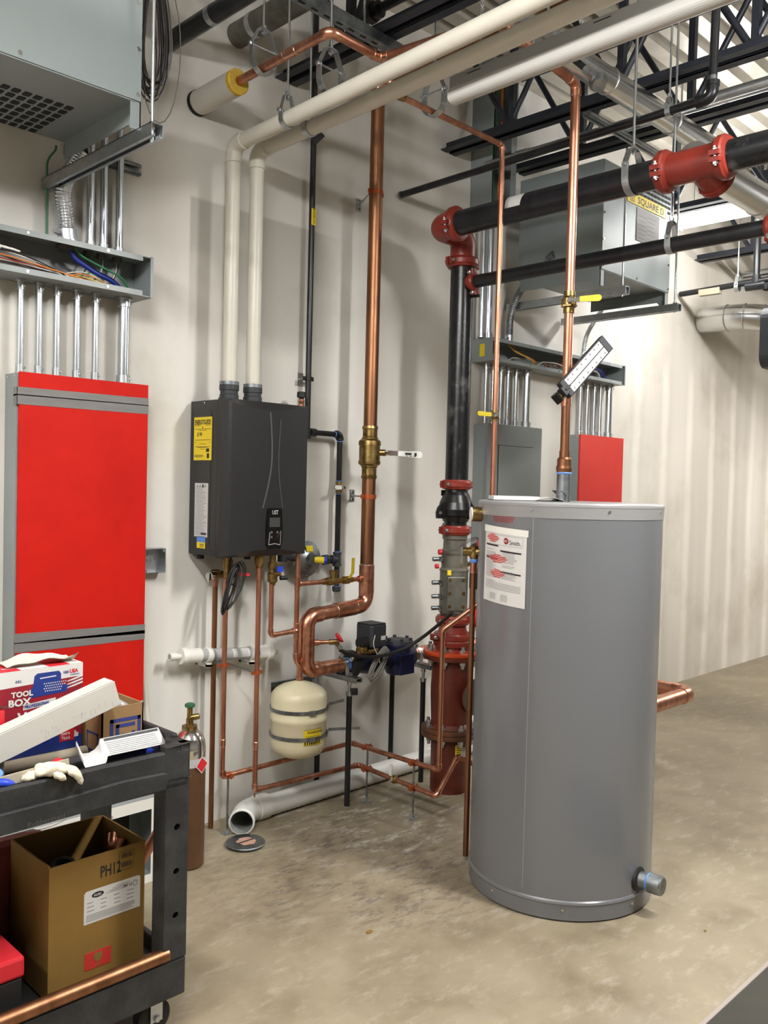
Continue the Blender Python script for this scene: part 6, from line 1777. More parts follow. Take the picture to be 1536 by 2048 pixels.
part('strut', unistrut(G(), (7.47, -0.02, 3.29), (7.47, -2.0, 3.29)), M['steel_dull'], t)

# sprinkler pipe, flue and hanging unit heater at the far right
SX, SZ = 6.368, 3.01
t = thing('sprinkler_pipe', 'thin black sprinkler pipe with a pale label at the far right', 'pipe', (SX, -0.4, SZ))
part('pipe', G().cyl((SX, -0.02, SZ), (SX, -2.2, SZ + 0.06), 0.021, 16), M['black_pipe'], t)
ty = (6.368,-0.597,2.997)
part('tee', G().lathe((SX, ty[1] + 0.07, ty[2]), (0, -1, 0), [(0, 0.034), (0.14, 0.034)], 16).lathe((SX, ty[1], ty[2]), (0, 0, 1), [(0, 0.03), (0.07, 0.034)], 16), M['black_pipe'], t)
part('drop', G().cyl((SX, ty[1], ty[2] + 0.05), (SX, ty[1], ZC - 0.02), 0.024, 14), M['black_pipe'], t)
part('ring', G().cyl((SX, ty[1], 3.43), (SX, ty[1], 3.47), 0.026, 14), M['galv'], t)
lp = (6.368,-0.257,2.997)
part('label', G().box(SX - 0.0225, SX + 0.0225, lp[1] - 0.08, lp[1] + 0.08, lp[2] - 0.0225, lp[2] + 0.0225), M['tan'], t, 'pale label')
clevis_hanger('small hanger round the far sprinkler pipe, right of its pale label', (SX, (6.368,-0.463,3.001)[1], (6.368,-0.463,3.001)[2]), (0, 1, 0), 0.03, ZC, 0.03, 0.006, neck=0.05)

FX, FZ = 6.765, 2.87
t = thing('flue_pipe', 'silver flue with segmented elbow coming out of the wall at far right', 'duct', (FX, -0.3, FZ))
path = fillet_path([Vector((FX, -0.005, FZ)), Vector((FX + 0.01, -0.42, FZ - 0.0)), Vector((FX + 0.28, -0.78, FZ - 0.10)), Vector((FX + 0.7, -1.3, FZ - 0.32))], 0.2, 6)
part('duct', G().tube(path, 0.098, 28), M['duct'], t)
g = G()
for i in (1, 3, 5, 7, 9, 11):
    if i < len(path) - 1: g.torus(path[i], path[i + 1] - path[i - 1], 0.099, 0.006, 24, 6)
part('seam', g, M['duct'], t, stuff=True)
part('tag', G().obox(path[9] + Vector((-0.03, -0.03, 0.097)), (0.03, -0.03, -0.01), (0.02, 0.02, 0), (0, 0, 0.001)), M['yellow'], t, 'yellow tag')

ua = Vector((5.718,-0.900,2.517)); 
ux, uz0, uz1, uyf = ua.x, (5.736,-0.900,2.318)[2], (5.700,-0.900,2.706)[2], -0.9
t = thing('unit_heater', 'gray hanging unit heater with dark louvers cut off by the right edge', 'heater', (ux + 0.3, uyf - 0.2, uz0))
rr = 0.075
prof = []
for cx_, cz_, a0 in ((ux + rr + 0.5, uz1 - rr, 0), (ux + rr, uz1 - rr, pi / 2), (ux + rr, uz0 + rr, pi), (ux + rr + 0.5, uz0 + rr, 1.5 * pi)):
    for k in range(6):
        a = a0 + pi / 2 * k / 5
        prof.append((cx_ + rr * cos(a), uyf, cz_ + rr * sin(a)))
part('case', G().prism(prof, (0, -0.45, 0)), M['rubber_gray'], t)
fr_ = [(p[0], uyf - 0.4505, p[2]) for p in prof]
part('face', G().prism(fr_, (0, -0.004, 0)), M['dark_slot'], t)
for k in range(17):
    z = uz0 + 0.17 + k * 0.0195
    if z > uz1 - 0.02: break
    ins = 0.012 + (0.06 if z > uz1 - 0.05 else 0)
    part('louver', G().obox((ux + 0.33, uyf - 0.458, z), (0.32 - ins, 0, 0), (0, 0.006, 0.004), (0, -0.0012, 0.0016)), M['valve_gray'], t)
part('rod', G().cyl((ux + 0.06, uyf - 0.2, uz1 - 0.02), (ux + 0.06, uyf - 0.2, ZC), 0.006, 8), M['emt'], t)
part('rod', G().cyl((ux + 0.55, uyf - 0.2, uz1 - 0.02), (ux + 0.55, uyf - 0.2, ZC), 0.006, 8), M['emt'], t)

# circulator behind the tank and its copper return bend
t = thing('copper_bend', 'thick copper return bend with a black circulator, low behind the right side of gray tank', 'pipe', (4.1, -1.1, 0.45))
pipe_run(t, [(3.25, -1.24, 0.50), (4.19, -1.24, 0.50), (4.19, -0.92, 0.505)], 0.037, 'copper', 'copper_bright', bend=1.4, fit=1.12, sleeve=0.9)
part('pump', G().lathe((4.19, -0.925, 0.505), (0, 1, 0), [(0, 0.05), (0.02, 0.05), (0.02, 0.038), (0.09, 0.04)], 18).lathe((4.20, -0.87, 0.53), (-0.8, 0.3, 0.3), [(0, 0.085), (0.03, 0.09), (0.08, 0.085), (0.10, 0.06)], 18), M['black_rubber'], t, 'black circulator')
part('pump_knob', G().cyl((4.24, -0.93, 0.585), (4.27, -0.97, 0.58), 0.014, 10), M['black_gloss'], t)
part('pump_stand', G().box(4.16, 4.22, -0.88, -0.82, 0.0, 0.46), M['black_rubber'], t)

# ================================================================ STORAGE TANK
TX, TY, TR, TH = 2.88, -1.36, 0.3415, 1.455
t = tank = thing('storage_tank', 'tall gray cylindrical storage tank standing on the concrete floor', 'tank', (TX, TY, 0))
part('jacket', G().lathe((TX, TY, 0.07), Z, [(0, TR), (1.37, TR)], 96), M['tank'], t)
part('top_lid', G().lathe((TX, TY, 1.44), Z, [(-0.002, TR + 0.0035), (0.001, TR + 0.0045), (TH - 1.446, TR + 0.004), (TH - 1.442, TR + 0.001), (TH - 1.44, TR - 0.006), (TH - 1.44, 0.0)], 96).lathe((TX, TY, 1.4), Z, [(0, TR + 0.0015), (0.04, TR + 0.0035)], 96), M['tank_lid'], t)
part('base_ring', G().lathe((TX, TY, 0.006), Z, [(0, TR - 0.001), (0.0, TR + 0.002), (0.052, TR + 0.003), (0.057, TR + 0.006), (0.064, TR + 0.004), (0.068, TR)], 96), M['tank'], t)
part('foot', G().cyl((TX, TY, 0), (TX, TY, 0.007), TR - 0.012, 64), M['dark_slot'], t)
def tang(a): return Vector((-sin(radians(a)), cos(radians(a)), 0))
def trad(a): return Vector((cos(radians(a)), sin(radians(a)), 0))
def ton(a, z, lift=0.0): return Vector((TX, TY, z)) + trad(a) * (TR + lift)
g = G()
for k in range(8):
    a = 146 + k * 45
    bolt(g, ton(a, 1.428, 0.003), trad(a), 0.005, 0.003)
    bolt(g, ton(a - 20, 0.043, 0.003), trad(a - 20), 0.005, 0.003)
part('screw', g, M['chrome'], t, stuff=True)
part('jacket_seam', G().obox(ton(192, 0.755, 0.0004), tang(192) * 0.0012, trad(192) * 0.0006, (0, 0, 0.66)), M['tank_lid'], t)
# instruction sheet in its plastic sleeve
PA0, PZ0, PW, PH = 152.2, 1.09, 0.216, 0.27
def sheet(u, v, lift=0.0018, skew=-0.012):
    a = radians(PA0) + u / TR
    return Vector((TX + (TR + lift) * cos(a), TY + (TR + lift) * sin(a), PZ0 + v + skew * (u / PW)))
def wq(g, f, x0, x1, y0, y1, n=10):
    vs = []
    for k in range(n + 1):
        u = x0 + (x1 - x0) * k / n
        vs += [f(u, y0), f(u, y1)]
    return g.add(vs, [(2 * i, 2 * i + 2, 2 * i + 3, 2 * i + 1) for i in range(n)])
g = G()
vs = []
for k in range(13):
    u = PW * k / 12
    vs += [sheet(u, 0, 0.004 if k in (0, 12) else 0.002), sheet(u, PH, 0.002)]
g.add(vs, [(2 * i, 2 * i + 2, 2 * i + 3, 2 * i + 1) for i in range(12)])
ps = part('instruction_sheet', g, M['paper'], t, 'white printed instruction sheet')
part('sleeve_top', wq(G(), lambda u, v: sheet(u, v, 0.0036), -0.006, PW + 0.006, PH - 0.018, PH + 0.006), M['white_plastic'], ps)
S2 = lambda u, v: sheet(u, v, 0.0030)
g = G()
letters(g, 'Smith.', 0.022, None, None, None, wrap=lambda u, v: S2(u + 0.142, v + PH - 0.052), bold=0.004, squeeze=0.95)
for y, x0, x1 in ((PH - 0.066, 0.012, 0.088), (PH - 0.082, 0.10, 0.196), (PH - 0.112, 0.012, 0.088), (PH - 0.158, 0.10, 0.196)):
    wq(g, S2, x0, x1, y, y + 0.0055)
part('print', g, M['ink'], ps, stuff=True)
g = G()
for q in range(2):
    for k in range(20):
        y = 0.092 + k * 0.0052
        if random.random() < 0.1: continue
        wq(g, S2, 0.012 + q * 0.098, 0.082 + q * 0.1 - 0.02 * random.random(), y, y + 0.0018, 5)
for k in range(6): wq(g, S2, 0.012, 0.196 - (0.12 if k == 5 else 0), 0.05 + k * 0.0055, 0.0518 + k * 0.0055, 8)
for q in range(2):
    for k in range(5): wq(g, S2, 0.045 + q * 0.06, 0.08 + q * 0.06, 0.012 + k * 0.005, 0.0138 + k * 0.005, 3)
for (x0, x1, y0, y1) in ((0.01, 0.2, PH - 0.059, PH - 0.058), (0.01, 0.2, PH - 0.024, PH - 0.023), (0.01, 0.011, PH - 0.059, PH - 0.023), (0.199, 0.2, PH - 0.059, PH - 0.023)): wq(g, S2, x0, x1, y0, y1)
part('print', g, M['ink_gray'], ps, stuff=True)
g = G()
for cx_, cy_, ww in ((0.055, PH - 0.04, 0.075), (0.085, PH - 0.112, 0.10), (0.085, PH - 0.166, 0.08)):
    for k in range(5):
        w = ww * (0.4, 0.85, 1.0, 0.8, 0.5)[k]
        wq(g, lambda u, v: sheet(u, v, 0.0034), cx_ - w / 2, cx_ + w / 2, cy_ + 0.014 - k * 0.0062, cy_ + 0.0175 - k * 0.0062, 6)
part('red_print', g, M['ink_red'], ps, stuff=True)
g = G()
disc = [(0.128 + 0.0115 * cos(2 * pi * k / 20), PH - 0.041 + 0.0115 * sin(2 * pi * k / 20)) for k in range(20)]
g.add([sheet(u, v, 0.0036) for u, v in disc], [tuple(range(20))])
lg = part('logo_disc', g, M['box_crimson'], ps, 'dark red round logo')
g = G(); letters(g, 'AO', 0.012, None, None, None, wrap=lambda u, v: sheet(u + 0.119, v + PH - 0.045, 0.004), bold=0.02, squeeze=0.9)
part('lettering', g, M['paper'], lg)
g = G()
def redt(u, v): 
    a = radians(160.5) + u / TR
    return Vector((TX + (TR + 0.0006) * cos(a), TY + (TR + 0.0006) * sin(a), 1.378 + v))
for k in range(7):
    w = (0.10, 0.112, 0.114, 0.118, 0.112, 0.08, 0.035)[k]; u0 = 0.058 - w / 2
    u = u0
    while u < u0 + w - 0.008:
        l = 0.006 + 0.012 * random.random()
        wq(g, redt, u, min(u + l, u0 + w), k * 0.0062, k * 0.0062 + 0.0036, 3); u += l + 0.0025
part('warning_print', g, M['ink_red_dark'], t, 'dark red printed warning', stuff=True)
# drain at the bottom right, nipple and valves at the back left
p = ton(-91.6, 0.118)
d = trad(-86)
part('drain_grommet', G().lathe(p - d * 0.01, d, [(0, 0.043), (0.014, 0.043), (0.018, 0.036)], 28), M['black_rubber'], t)
dp = part('drain_plug', G().lathe(p, d, [(0, 0.03), (0.042, 0.03), (0.042, 0.034), (0.085, 0.034), (0.09, 0.03)], 24), M['brass'] if False else M['steel_dull'], t)
part('thread_seal', G().lathe(p + d * 0.034, d, [(0, 0.0305), (0.004, 0.033), (0.008, 0.0305)], 24), M['blue_tape'], dp)
q = ton(141, 1.40)
qn = trad(141)
part('nipple', G().lathe(q - qn * 0.02, qn, [(0, 0.024), (0.02, 0.024), (0.022, 0.028), (0.056, 0.028), (0.058, 0.024)], 20), M['brass'], t)
part('nipple_cap', G().lathe(q + qn * 0.036, qn, [(0, 0.026), (0.005, 0.026)], 20), M['white_plastic'], t)
# relief valve and its discharge pipe
vx_, vy_ = 2.737, -1.016
rv = thing('relief_valve', 'brass relief valve with copper discharge pipe at the left side of the gray tank', 'valve', (vx_, vy_, 0.02))
zv_ = 1.245
rn = Vector((TX - vx_, TY - vy_, 0)).normalized()
c0 = Vector((vx_, vy_, zv_))
g = G().cyl(c0 - rn * 0.012, c0 + rn * 0.04, 0.016, 16).hexa(c0 - rn * 0.008, c0 + rn * 0.012, 0.02).lathe(c0 - Vector((0, 0, 0.03)), Z, [(0, 0.014), (0.01, 0.018), (0.05, 0.018), (0.055, 0.013)], 16)
sd3 = Vector((-0.71, 0.705, 0))
g.cyl(c0, c0 + sd3 * 0.045, 0.017, 14)
bd_ = part('body', g, M['brass'], rv)
part('test_lever', G().obox(c0 + sd3 * 0.048 + Vector((0, 0, -0.015)), sd3 * 0.003, (0.006, 0.006, 0), (0, 0, 0.036)), M['galv'], bd_)
part('tag_ring', G().torus(c0 + sd3 * 0.045 + Vector((0, -0.01, -0.05)), (-0.7, -0.7, 0), 0.016, 0.0018, 20, 6), M['brass'], bd_)
g = G()
for i in range(3):
    g.tube([c0 + sd3 * (0.05 + 0.004 * i) + Vector((0, 0, 0.018)), c0 + sd3 * 0.02 + Vector((0, 0, 0.04 + 0.006 * i)), c0 - sd3 * 0.01 + Vector((0, 0, 0.052 + 0.004 * i)), c0 - sd3 * 0.035 + Vector((0, 0, 0.045))], 0.0014, 6, fillet=0.02)
part('tag_wire', g, M['wire_purple'], bd_, stuff=True)
part('red_cap', G().box(vx_ + 0.012, vx_ + 0.04, vy_ - 0.025, vy_ - 0.002, zv_ + 0.016, zv_ + 0.046), M['box_red'], rv, 'red plastic cap', bevel=0.003)
part('escutcheon', G().cyl(c0 + rn * 0.033, c0 + rn * 0.036, 0.045, 24), M['black_rubber'], rv)
part('coupling', G().cyl((vx_, vy_, zv_ - 0.085), (vx_, vy_, zv_ - 0.035), 0.014, 14), M['copper_bright'], rv)
part('thread_seal', G().lathe((vx_, vy_, zv_ - 0.044), Z, [(0, 0.014), (0.004, 0.0165), (0.012, 0.0165), (0.016, 0.014)], 14), M['blue_tape'], rv)
part('discharge_pipe', G().cyl((vx_, vy_, 0.022), (vx_, vy_, zv_ - 0.05), 0.0112, 14), M['copper_dull'], rv)

# papers lying on the tank top
PZ = TH + 0.0005
pA = Vector((2.805,-1.048,1.458)); 
def top_sheet(name, label, cat, x, y, ang, w, l, z, m, th=0.0012, curl=None):
    g = G(); n = 14; vs = []
    ca, sa = cos(ang), sin(ang)
    for i in range(n + 1):
        s = i / n
        h = curl(s) if curl else 0.0
        dx, dz = (h if isinstance(h, tuple) else (0.0, h))
        for q in (-1, 1):
            u = (s - 0.5) * l + dx; v = q * w / 2
            vs.append((x + u * ca - v * sa, y + u * sa + v * ca, z + dz))
    k = len(vs)
    vs += [(a, b, c + th) for a, b, c in vs]
    fs = []
    for i in range(n):
        a = 2 * i
        fs += [(a, a + 1, a + 3, a + 2), (k + a, k + a + 2, k + a + 3, k + a + 1), (a, a + 2, k + a + 2, k + a), (a + 1, k + a + 1, k + a + 3, a + 3)]
    fs += [(0, k, k + 1, 1), (2 * n, 2 * n + 1, k + 2 * n + 1, k + 2 * n)]
    g.add(vs, fs)
    return solo(name, label, cat, g, M[m])
top_sheet('folder', 'gray plastic sleeve under the papers on the tank top, its end curled up', 'folder', 2.765, -1.265, radians(-44), 0.16, 0.31, PZ, 'rubber_gray', curl=lambda s: 0 if s < 0.8 else ((-0.062 * (s - 0.8) / 0.2 * max(0, (s - 0.86) / 0.14), 0.040 * ((s - 0.8) / 0.2) ** 1.2)))
top_sheet('manual', 'thick white stapled manual lying on the gray sleeve on the tank top', 'booklet', 2.705, -1.225, radians(-44), 0.14, 0.17, PZ + 0.002, 'paper', th=0.014)
top_sheet('leaflet', 'thin white leaflet with lifted edge beside the manual on the tank top', 'paper', 2.775, -1.33, radians(-44), 0.10, 0.11, PZ + 0.002, 'paper_shade', th=0.0015, curl=lambda s: 0.012 * sin(pi * s))

# ================================================================ GAS CYLINDER
CX_, CY_ = 1.897, -0.305
t = thing('gas_cylinder', 'small brown gas cylinder with silver shoulder and green valve behind the cart', 'gas cylinder', (CX_, CY_, 0))
cr = 0.064
part('shell', G().lathe((CX_, CY_, 0), Z, [(0, cr - 0.006), (0.006, cr), (0.40, cr)], 36), M['cyl_brown'], t)
part('label_band', G().lathe((CX_, CY_, 0.398), Z, [(0, cr + 0.0006), (0.032, cr + 0.0006)], 36), M['paper_shade'], t, 'white label band')
part('shoulder', G().lathe((CX_, CY_, 0.43), Z, [(0, cr), (0.03, cr), (0.06, cr * 0.94), (0.082, cr * 0.78), (0.098, cr * 0.55), (0.104, cr * 0.42)], 36, sharp=False), M['chrome'], t, 'silver shoulder')
part('neck_ring', G().lathe((CX_, CY_, 0.528), Z, [(0, 0.03), (0.02, 0.03), (0.02, 0.022)], 20), M['brass'], t)
v = part('valve', G().lathe((CX_, CY_, 0.545), Z, [(0, 0.014), (0.03, 0.014), (0.03, 0.011), (0.075, 0.011)], 14).cyl((CX_, CY_, 0.578), (CX_ + 0.03, CY_ - 0.02, 0.583), 0.012, 12), M['brass'], t)
part('outlet', G().cyl((CX_ + 0.0305, CY_ - 0.0204, 0.583), (CX_ + 0.032, CY_ - 0.0214, 0.583), 0.008, 12), M['dark_slot'], v)
part('hand_wheel', G().lathe((CX_, CY_, 0.618), Z, [(0, 0.014), (0.004, 0.02), (0.014, 0.02), (0.018, 0.012)], 10, smooth=False), M['green'], v, 'green handwheel')
dd_ = Vector((0.25, -0.97, 0)).normalized(); dsd = dd_.cross(Vector(Z))
c0 = Vector((CX_, CY_, 0.405)) + dd_ * (cr + 0.002)
part('hazard_diamond', G().prism([c0 + dsd * a + Vector((0, 0, b)) for a, b in ((-0.034, 0), (0, -0.034), (0.034, 0), (0, 0.034))], dd_ * 0.001), M['paper'], t)
part('hazard_diamond', G().prism([c0 + dd_ * 0.001 + dsd * a + Vector((0, 0, b)) for a, b in ((-0.029, 0), (0, -0.029), (0.029, 0), (0, 0.029))], dd_ * 0.0006), M['box_red'], t, 'red diamond')

# open steel enclosure on the floor by the wall
t = thing('steel_enclosure', 'open light-gray steel enclosure tub standing on the floor behind the cart', 'enclosure', (1.45, -0.22, 0))
ex0, ex1, ez1, ey = 1.02, 1.755, 0.315, -0.34
g = G().box(ex0, ex1, -0.2, -0.196, 0.0, ez1); g.box(ex0, ex0 + 0.003, ey, -0.196, 0, ez1); g.box(ex1 - 0.003, ex1, ey, -0.196, 0, ez1); g.box(ex0, ex1, ey, -0.196, 0, 0.003); g.box(ex0, ex1, ey, -0.196, ez1 - 0.003, ez1)
part('tub', g, M['gray_paint'], t)
g = G().box(ex0, ex1, ey - 0.003, ey, ez1 - 0.04, ez1); g.box(ex0, ex1, ey - 0.003, ey, 0, 0.03); g.box(ex0, ex0 + 0.04, ey - 0.003, ey, 0.03, ez1 - 0.04); g.box(ex1 - 0.04, ex1, ey - 0.003, ey, 0.03, ez1 - 0.04)
part('flange', g, M['white_plastic'], t)
g = G()
for x in (1.3, 1.55): bolt(g, (x, ey - 0.003, ez1 - 0.03), (0, -1, 0), 0.006, 0.004)
for z in (0.08, 0.16, 0.25): bolt(g, (ex1 - 0.02, ey - 0.003, z), (0, -1, 0), 0.004, 0.002)
part('screw', g, M['chrome'], t, stuff=True)
part('inner_plate', G().box(ex0 + 0.05, ex1 - 0.06, -0.214, -0.202, 0.03, ez1 - 0.03), M['black_rubber'], t)

# ================================================================ UTILITY CART
cx0, cx1, cy0, cy1 = 0.28, 1.318, -1.2, -0.72
t = cart = thing('utility_cart', 'black two-shelf plastic utility cart loaded with boxes', 'cart', (0.8, -0.96, 0))
def tray(zf, zr, zb, front_cut=0.0):
    w = 0.015
    g = G().box(cx0 + w, cx1 - w, cy0 + w, cy1 - w, zb + 0.02, zf)
    g.box(cx0, cx1, cy0, cy0 + w, zb, zr); g.box(cx0, cx1, cy1 - w, cy1, zb, zr)
    g.box(cx1 - w, cx1, cy0 + w, cy1 - w, zb, zr); g.box(cx0, cx0 + w, cy0 + w, cy1 - w, zb, zr)
    return g
part('top_tray', tray(0.7195, 0.780, 0.675), M['cart'], t, bevel=0.006)
g = G()
for (xa, xb, ya, yb) in ((cx1 - 0.075, cx1 + 0.002, cy0 - 0.002, cy0 + 0.03), (cx1 - 0.03, cx1 + 0.002, cy0 - 0.002, cy0 + 0.08)):
    g.box(xa, xb, ya, yb, 0.70, 0.795)
part('corner_guard', g, M['cart'], t, bevel=0.005)
g = G().box(cx1 - 0.018, cx1 + 0.001, cy0 + 0.06, cy1, 0.70, 0.806)
part('end_rim', g, M['cart'], t, bevel=0.006)
# raised apron panel with a rounded end
pts = [(cx0, 0.66), (cx1 - 0.075, 0.683)] + [(cx1 - 0.082 + 0.014 * cos(a), 0.712 + 0.016 * sin(a)) for a in [pi / 2 * k / 5 for k in range(6)]] + [(cx1 - 0.2, 0.733), (cx1 - 0.36, 0.726), (cx0, 0.715)]
part('apron', G().prism([(a, cy0 - 0.009, b) for a, b in pts], (0, 0.012, 0)), M['cart'], t, bevel=0.003)
g = G(); letters(g, 'Rubbermaid', 0.019, (0.872, cy0 - 0.009, 0.677), (1, 0, 0.02), (0, 0, 1), bold=0.0, lift=0.0005)
part('lettering', g, M['cart_mark'], t)
g = G().ribbon([(0.868 + 0.1 * k / 8, cy0 - 0.0096, 0.670 - 0.006 * sin(pi * k / 8) + 0.004 * k / 8) for k in range(9)], (0, 0, 0.0006), 0.0008)
part('swoosh', g, M['cart_mark'], t)
part('lower_tray', tray(0.165, 0.208, 0.105), M['cart'], t, bevel=0.006)
for (px_, py_) in ((cx1 - 0.035, cy0 + 0.03), (cx1 - 0.035, cy1 - 0.03), (cx0 + 0.035, cy0 + 0.03), (cx0 + 0.035, cy1 - 0.03)):
    s = 1 if px_ > 0.8 else -1
    g = G()
    xa, xb = px_ - 0.036, px_ + 0.034
    # post built round three bolt holes
    zs_ = [0.21, 0.318, 0.342, 0.438, 0.462, 0.558, 0.582, 0.69]
    yf_, yb_ = py_ - 0.03, py_ + 0.03
    for k in range(0, 8, 2): g.box(xa, xb, yf_, yb_, zs_[k], zs_[k + 1])
    for k in range(1, 7, 2):
        g.box(xa, px_ - 0.012, yf_, yb_, zs_[k], zs_[k + 1]); g.box(px_ + 0.012, xb, yf_, yb_, zs_[k], zs_[k + 1])
    part('corner_post', g, M['cart'], t)
    g = G()
    for k in range(1, 7, 2):
        zc = (zs_[k] + zs_[k + 1]) / 2
        # round collar filling the square opening
        ring_o = [(px_ + 0.0121 * (1 if abs(cos(a)) > abs(sin(a)) else abs(cos(a) / sin(a))) * (1 if cos(a) > 0 else -1), zc + 0.0121 * (1 if abs(sin(a)) >= abs(cos(a)) else abs(sin(a) / cos(a))) * (1 if sin(a) > 0 else -1)) for a in [2 * pi * i / 24 + 0.01 for i in range(24)]]
        ring_i = [(px_ + 0.0095 * cos(a), zc + 0.0095 * sin(a)) for a in [2 * pi * i / 24 + 0.01 for i in range(24)]]
        A = [(x, yf_, z) for x, z in ring_o]; B = [(x, yf_, z) for x, z in ring_i]; C = [(x, yb_, z) for x, z in ring_i]; D_ = [(x, yb_, z) for x, z in ring_o]
        g.rings([A, B, C, D_], cap0=False, cap1=False, smooth=False)
    part('bolt_hole', g, M['cart'], t, stuff=True)
for (px_, py_) in ((cx1 - 0.07, cy0 + 0.055), (cx1 - 0.07, cy1 - 0.055), (cx0 + 0.07, cy0 + 0.055), (cx0 + 0.07, cy1 - 0.055)):
    c = part('caster', G().box(px_ - 0.02, px_ + 0.02, py_ - 0.026, py_ + 0.026, 0.095, 0.106).box(px_ - 0.018, px_ + 0.018, py_ - 0.026, py_ - 0.023, 0.04, 0.1).box(px_ - 0.018, px_ + 0.018, py_ + 0.023, py_ + 0.026, 0.04, 0.1), M['galv'], t, 'steel caster fork')
    part('wheel', G().lathe((px_, py_ - 0.019, 0.048), (0, 1, 0), [(0, 0.042), (0.004, 0.048), (0.034, 0.048), (0.038, 0.042)], 28), M['black_rubber'], c)
    part('axle_nut', G().hexa((px_, py_ - 0.034, 0.05), (px_, py_ - 0.026, 0.05), 0.009), M['galv'], c)

FZ_ = 0.720
FU, FV = (1, 0, 0), (0, 0, 1)
# ---- box of wipes
wx0, wx1, wy0, wy1, wz0, wz1 = 0.905, 1.152, -0.912, -0.775, 0.7505, 0.985
t = wp_ = thing('wipes_box', 'red, white and blue printed box of shop wipes with a wipe pulled out', 'box', (1.03, -0.85, FZ_))
part('carton', G().box(wx0, wx1, wy0, wy1, wz0, wz1), M['box_crimson'], t, bevel=0.0015)
W0 = wx1 - wx0; H0 = wz1 - wz0
def wface(g, poly, lift): return g.add([(wx0 + u, wy0 - lift, wz0 + v) for u, v in poly], [tuple(range(len(poly)))])
part('white_band', wface(G(), [(0, H0 - 0.045), (W0, H0 - 0.035), (W0, H0 - 0.0), (0, H0 - 0.0)], 0.0004), M['paper'], t, 'white band')
part('blue_band', wface(G(), [(0, 0), (W0, 0), (W0, 0.035), (0.12, 0.048), (0, 0.03)], 0.0004), M['box_blue'], t, 'blue base')
tb_ = [(0.098, H0 - 0.078), (0.20, H0 - 0.074), (0.208, H0 - 0.058), (0.184, H0 - 0.05), (0.184, H0 - 0.022), (0.178, H0 - 0.014), (0.118, H0 - 0.014), (0.11, H0 - 0.02), (0.106, H0 - 0.05), (0.098, H0 - 0.055)]
part('blue_toolbox', wface(G(), tb_, 0.0007), M['box_blue'], t, 'blue toolbox shape')
g = G(); wface(g, [(0.125, H0 - 0.03), (0.17, H0 - 0.028), (0.17, H0 - 0.025), (0.125, H0 - 0.027)], 0.001)
for j in range(4):
    for i in range(11 - j):
        u, v = 0.136 + i * 0.006 + (j % 2) * 0.003, H0 - 0.046 - j * 0.0068
        if u > 0.2: continue
        wface(g, [(u, v), (u + 0.003, v), (u + 0.003, v + 0.003), (u, v + 0.003)], 0.001)
for k in range(3):
    wface(g, [(0.20, H0 - 0.066 + k * 0.009), (0.22, H0 - 0.063 + k * 0.009), (W0, H0 - 0.056 + k * 0.009), (W0, H0 - 0.051 + k * 0.009), (0.22, H0 - 0.058 + k * 0.009), (0.205, H0 - 0.062 + k * 0.009)], 0.0008)
letters(g, 'TOOL', 0.020, (wx0 + 0.048, wy0 - 0.0012, wz0 + H0 - 0.07), FU, FV, bold=0.04, squeeze=1.05)
letters(g, 'BOX', 0.026, (wx0 + 0.04, wy0 - 0.0012, wz0 + H0 - 0.094), FU, FV, bold=0.04, squeeze=1.1)
letters(g, 'WHITE', 0.044, (wx0 + 0.066, wy0 - 0.0012, wz0 + H0 - 0.144), FU, FV, bold=0.03, squeeze=0.9)
letters(g, 'Extra', 0.013, (wx0 + 0.186, wy0 - 0.0012, wz0 + 0.040), FU, FV, bold=0.02, squeeze=0.9)
letters(g, 'Thick', 0.013, (wx0 + 0.186, wy0 - 0.0012, wz0 + 0.027), FU, FV, bold=0.02, squeeze=0.9)
wface(g, [(0.08, H0 - 0.108), (0.168, H0 - 0.102), (0.170, H0 - 0.086), (0.082, H0 - 0.094)], 0.0006)
wface(g, [(0.224, 0.03), (0.236, 0.03), (0.236, 0.042), (0.229, 0.042), (0.229, 0.048), (0.225, 0.048)], 0.0008)
part('white_print', g, M['paper'], t, stuff=True)
g = G(); letters(g, 'PROFESSIONAL', 0.0125, (wx0 + 0.0835, wy0 - 0.0010, wz0 + H0 - 0.1045), (1, 0, 0.075), FV, bold=0.03, squeeze=0.82)
letters(g, 'ARS.', 0.0095, (wx0 + 0.058, wy0 - 0.0008, wz0 + H0 - 0.032), FU, FV, bold=0.01)
letters(g, '100', 0.0105, (wx0 + 0.189, wy0 - 0.0008, wz0 + H0 - 0.024), FU, FV, bold=0.03)
for q in range(3): wface(g, [(0.21, H0 - 0.031 + q * 0.001), (0.237, H0 - 0.0305 + q * 0.001), (0.237, H0 - 0.0300 + q * 0.001), (0.21, H0 - 0.0305 + q * 0.001)], 0.0008)
part('dark_print', g, M['box_blue'], t, stuff=True)
g = G(); letters(g, 'USA', 0.0145, (wx0 + 0.208, wy0 - 0.0008, wz0 + H0 - 0.024), FU, FV, bold=0.04, squeeze=0.9)
wface(g, [(0.182, 0.022), (0.224, 0.022), (0.224, 0.055), (0.182, 0.055)], 0.0006)
part('red_print', g, M['box_red'], t, stuff=True)
g = G()
for k, (xa, xb) in enumerate(((0, 0.075), (0.15, 0.21))):
    g.box(wx0 + xa, wx0 + xb, wy0 + 0.002, wy1, wz1, wz1 + 0.0006)
part('red_top_panel', g, M['box_red'], t, stuff=True)
part('white_top_panel', G().box(wx0 + 0.075, wx0 + 0.15, wy0 + 0.001, wy1, wz1, wz1 + 0.0007).box(wx0 + 0.21, wx1, wy0 + 0.001, wy1, wz1, wz1 + 0.0007), M['paper'], t)
g = G(); letters(g, 'BOX', 0.016, (wx0 + 0.036, wy0 + 0.03, wz1 + 0.001), (1, 0, 0), (0, 1, 0), bold=0.04)
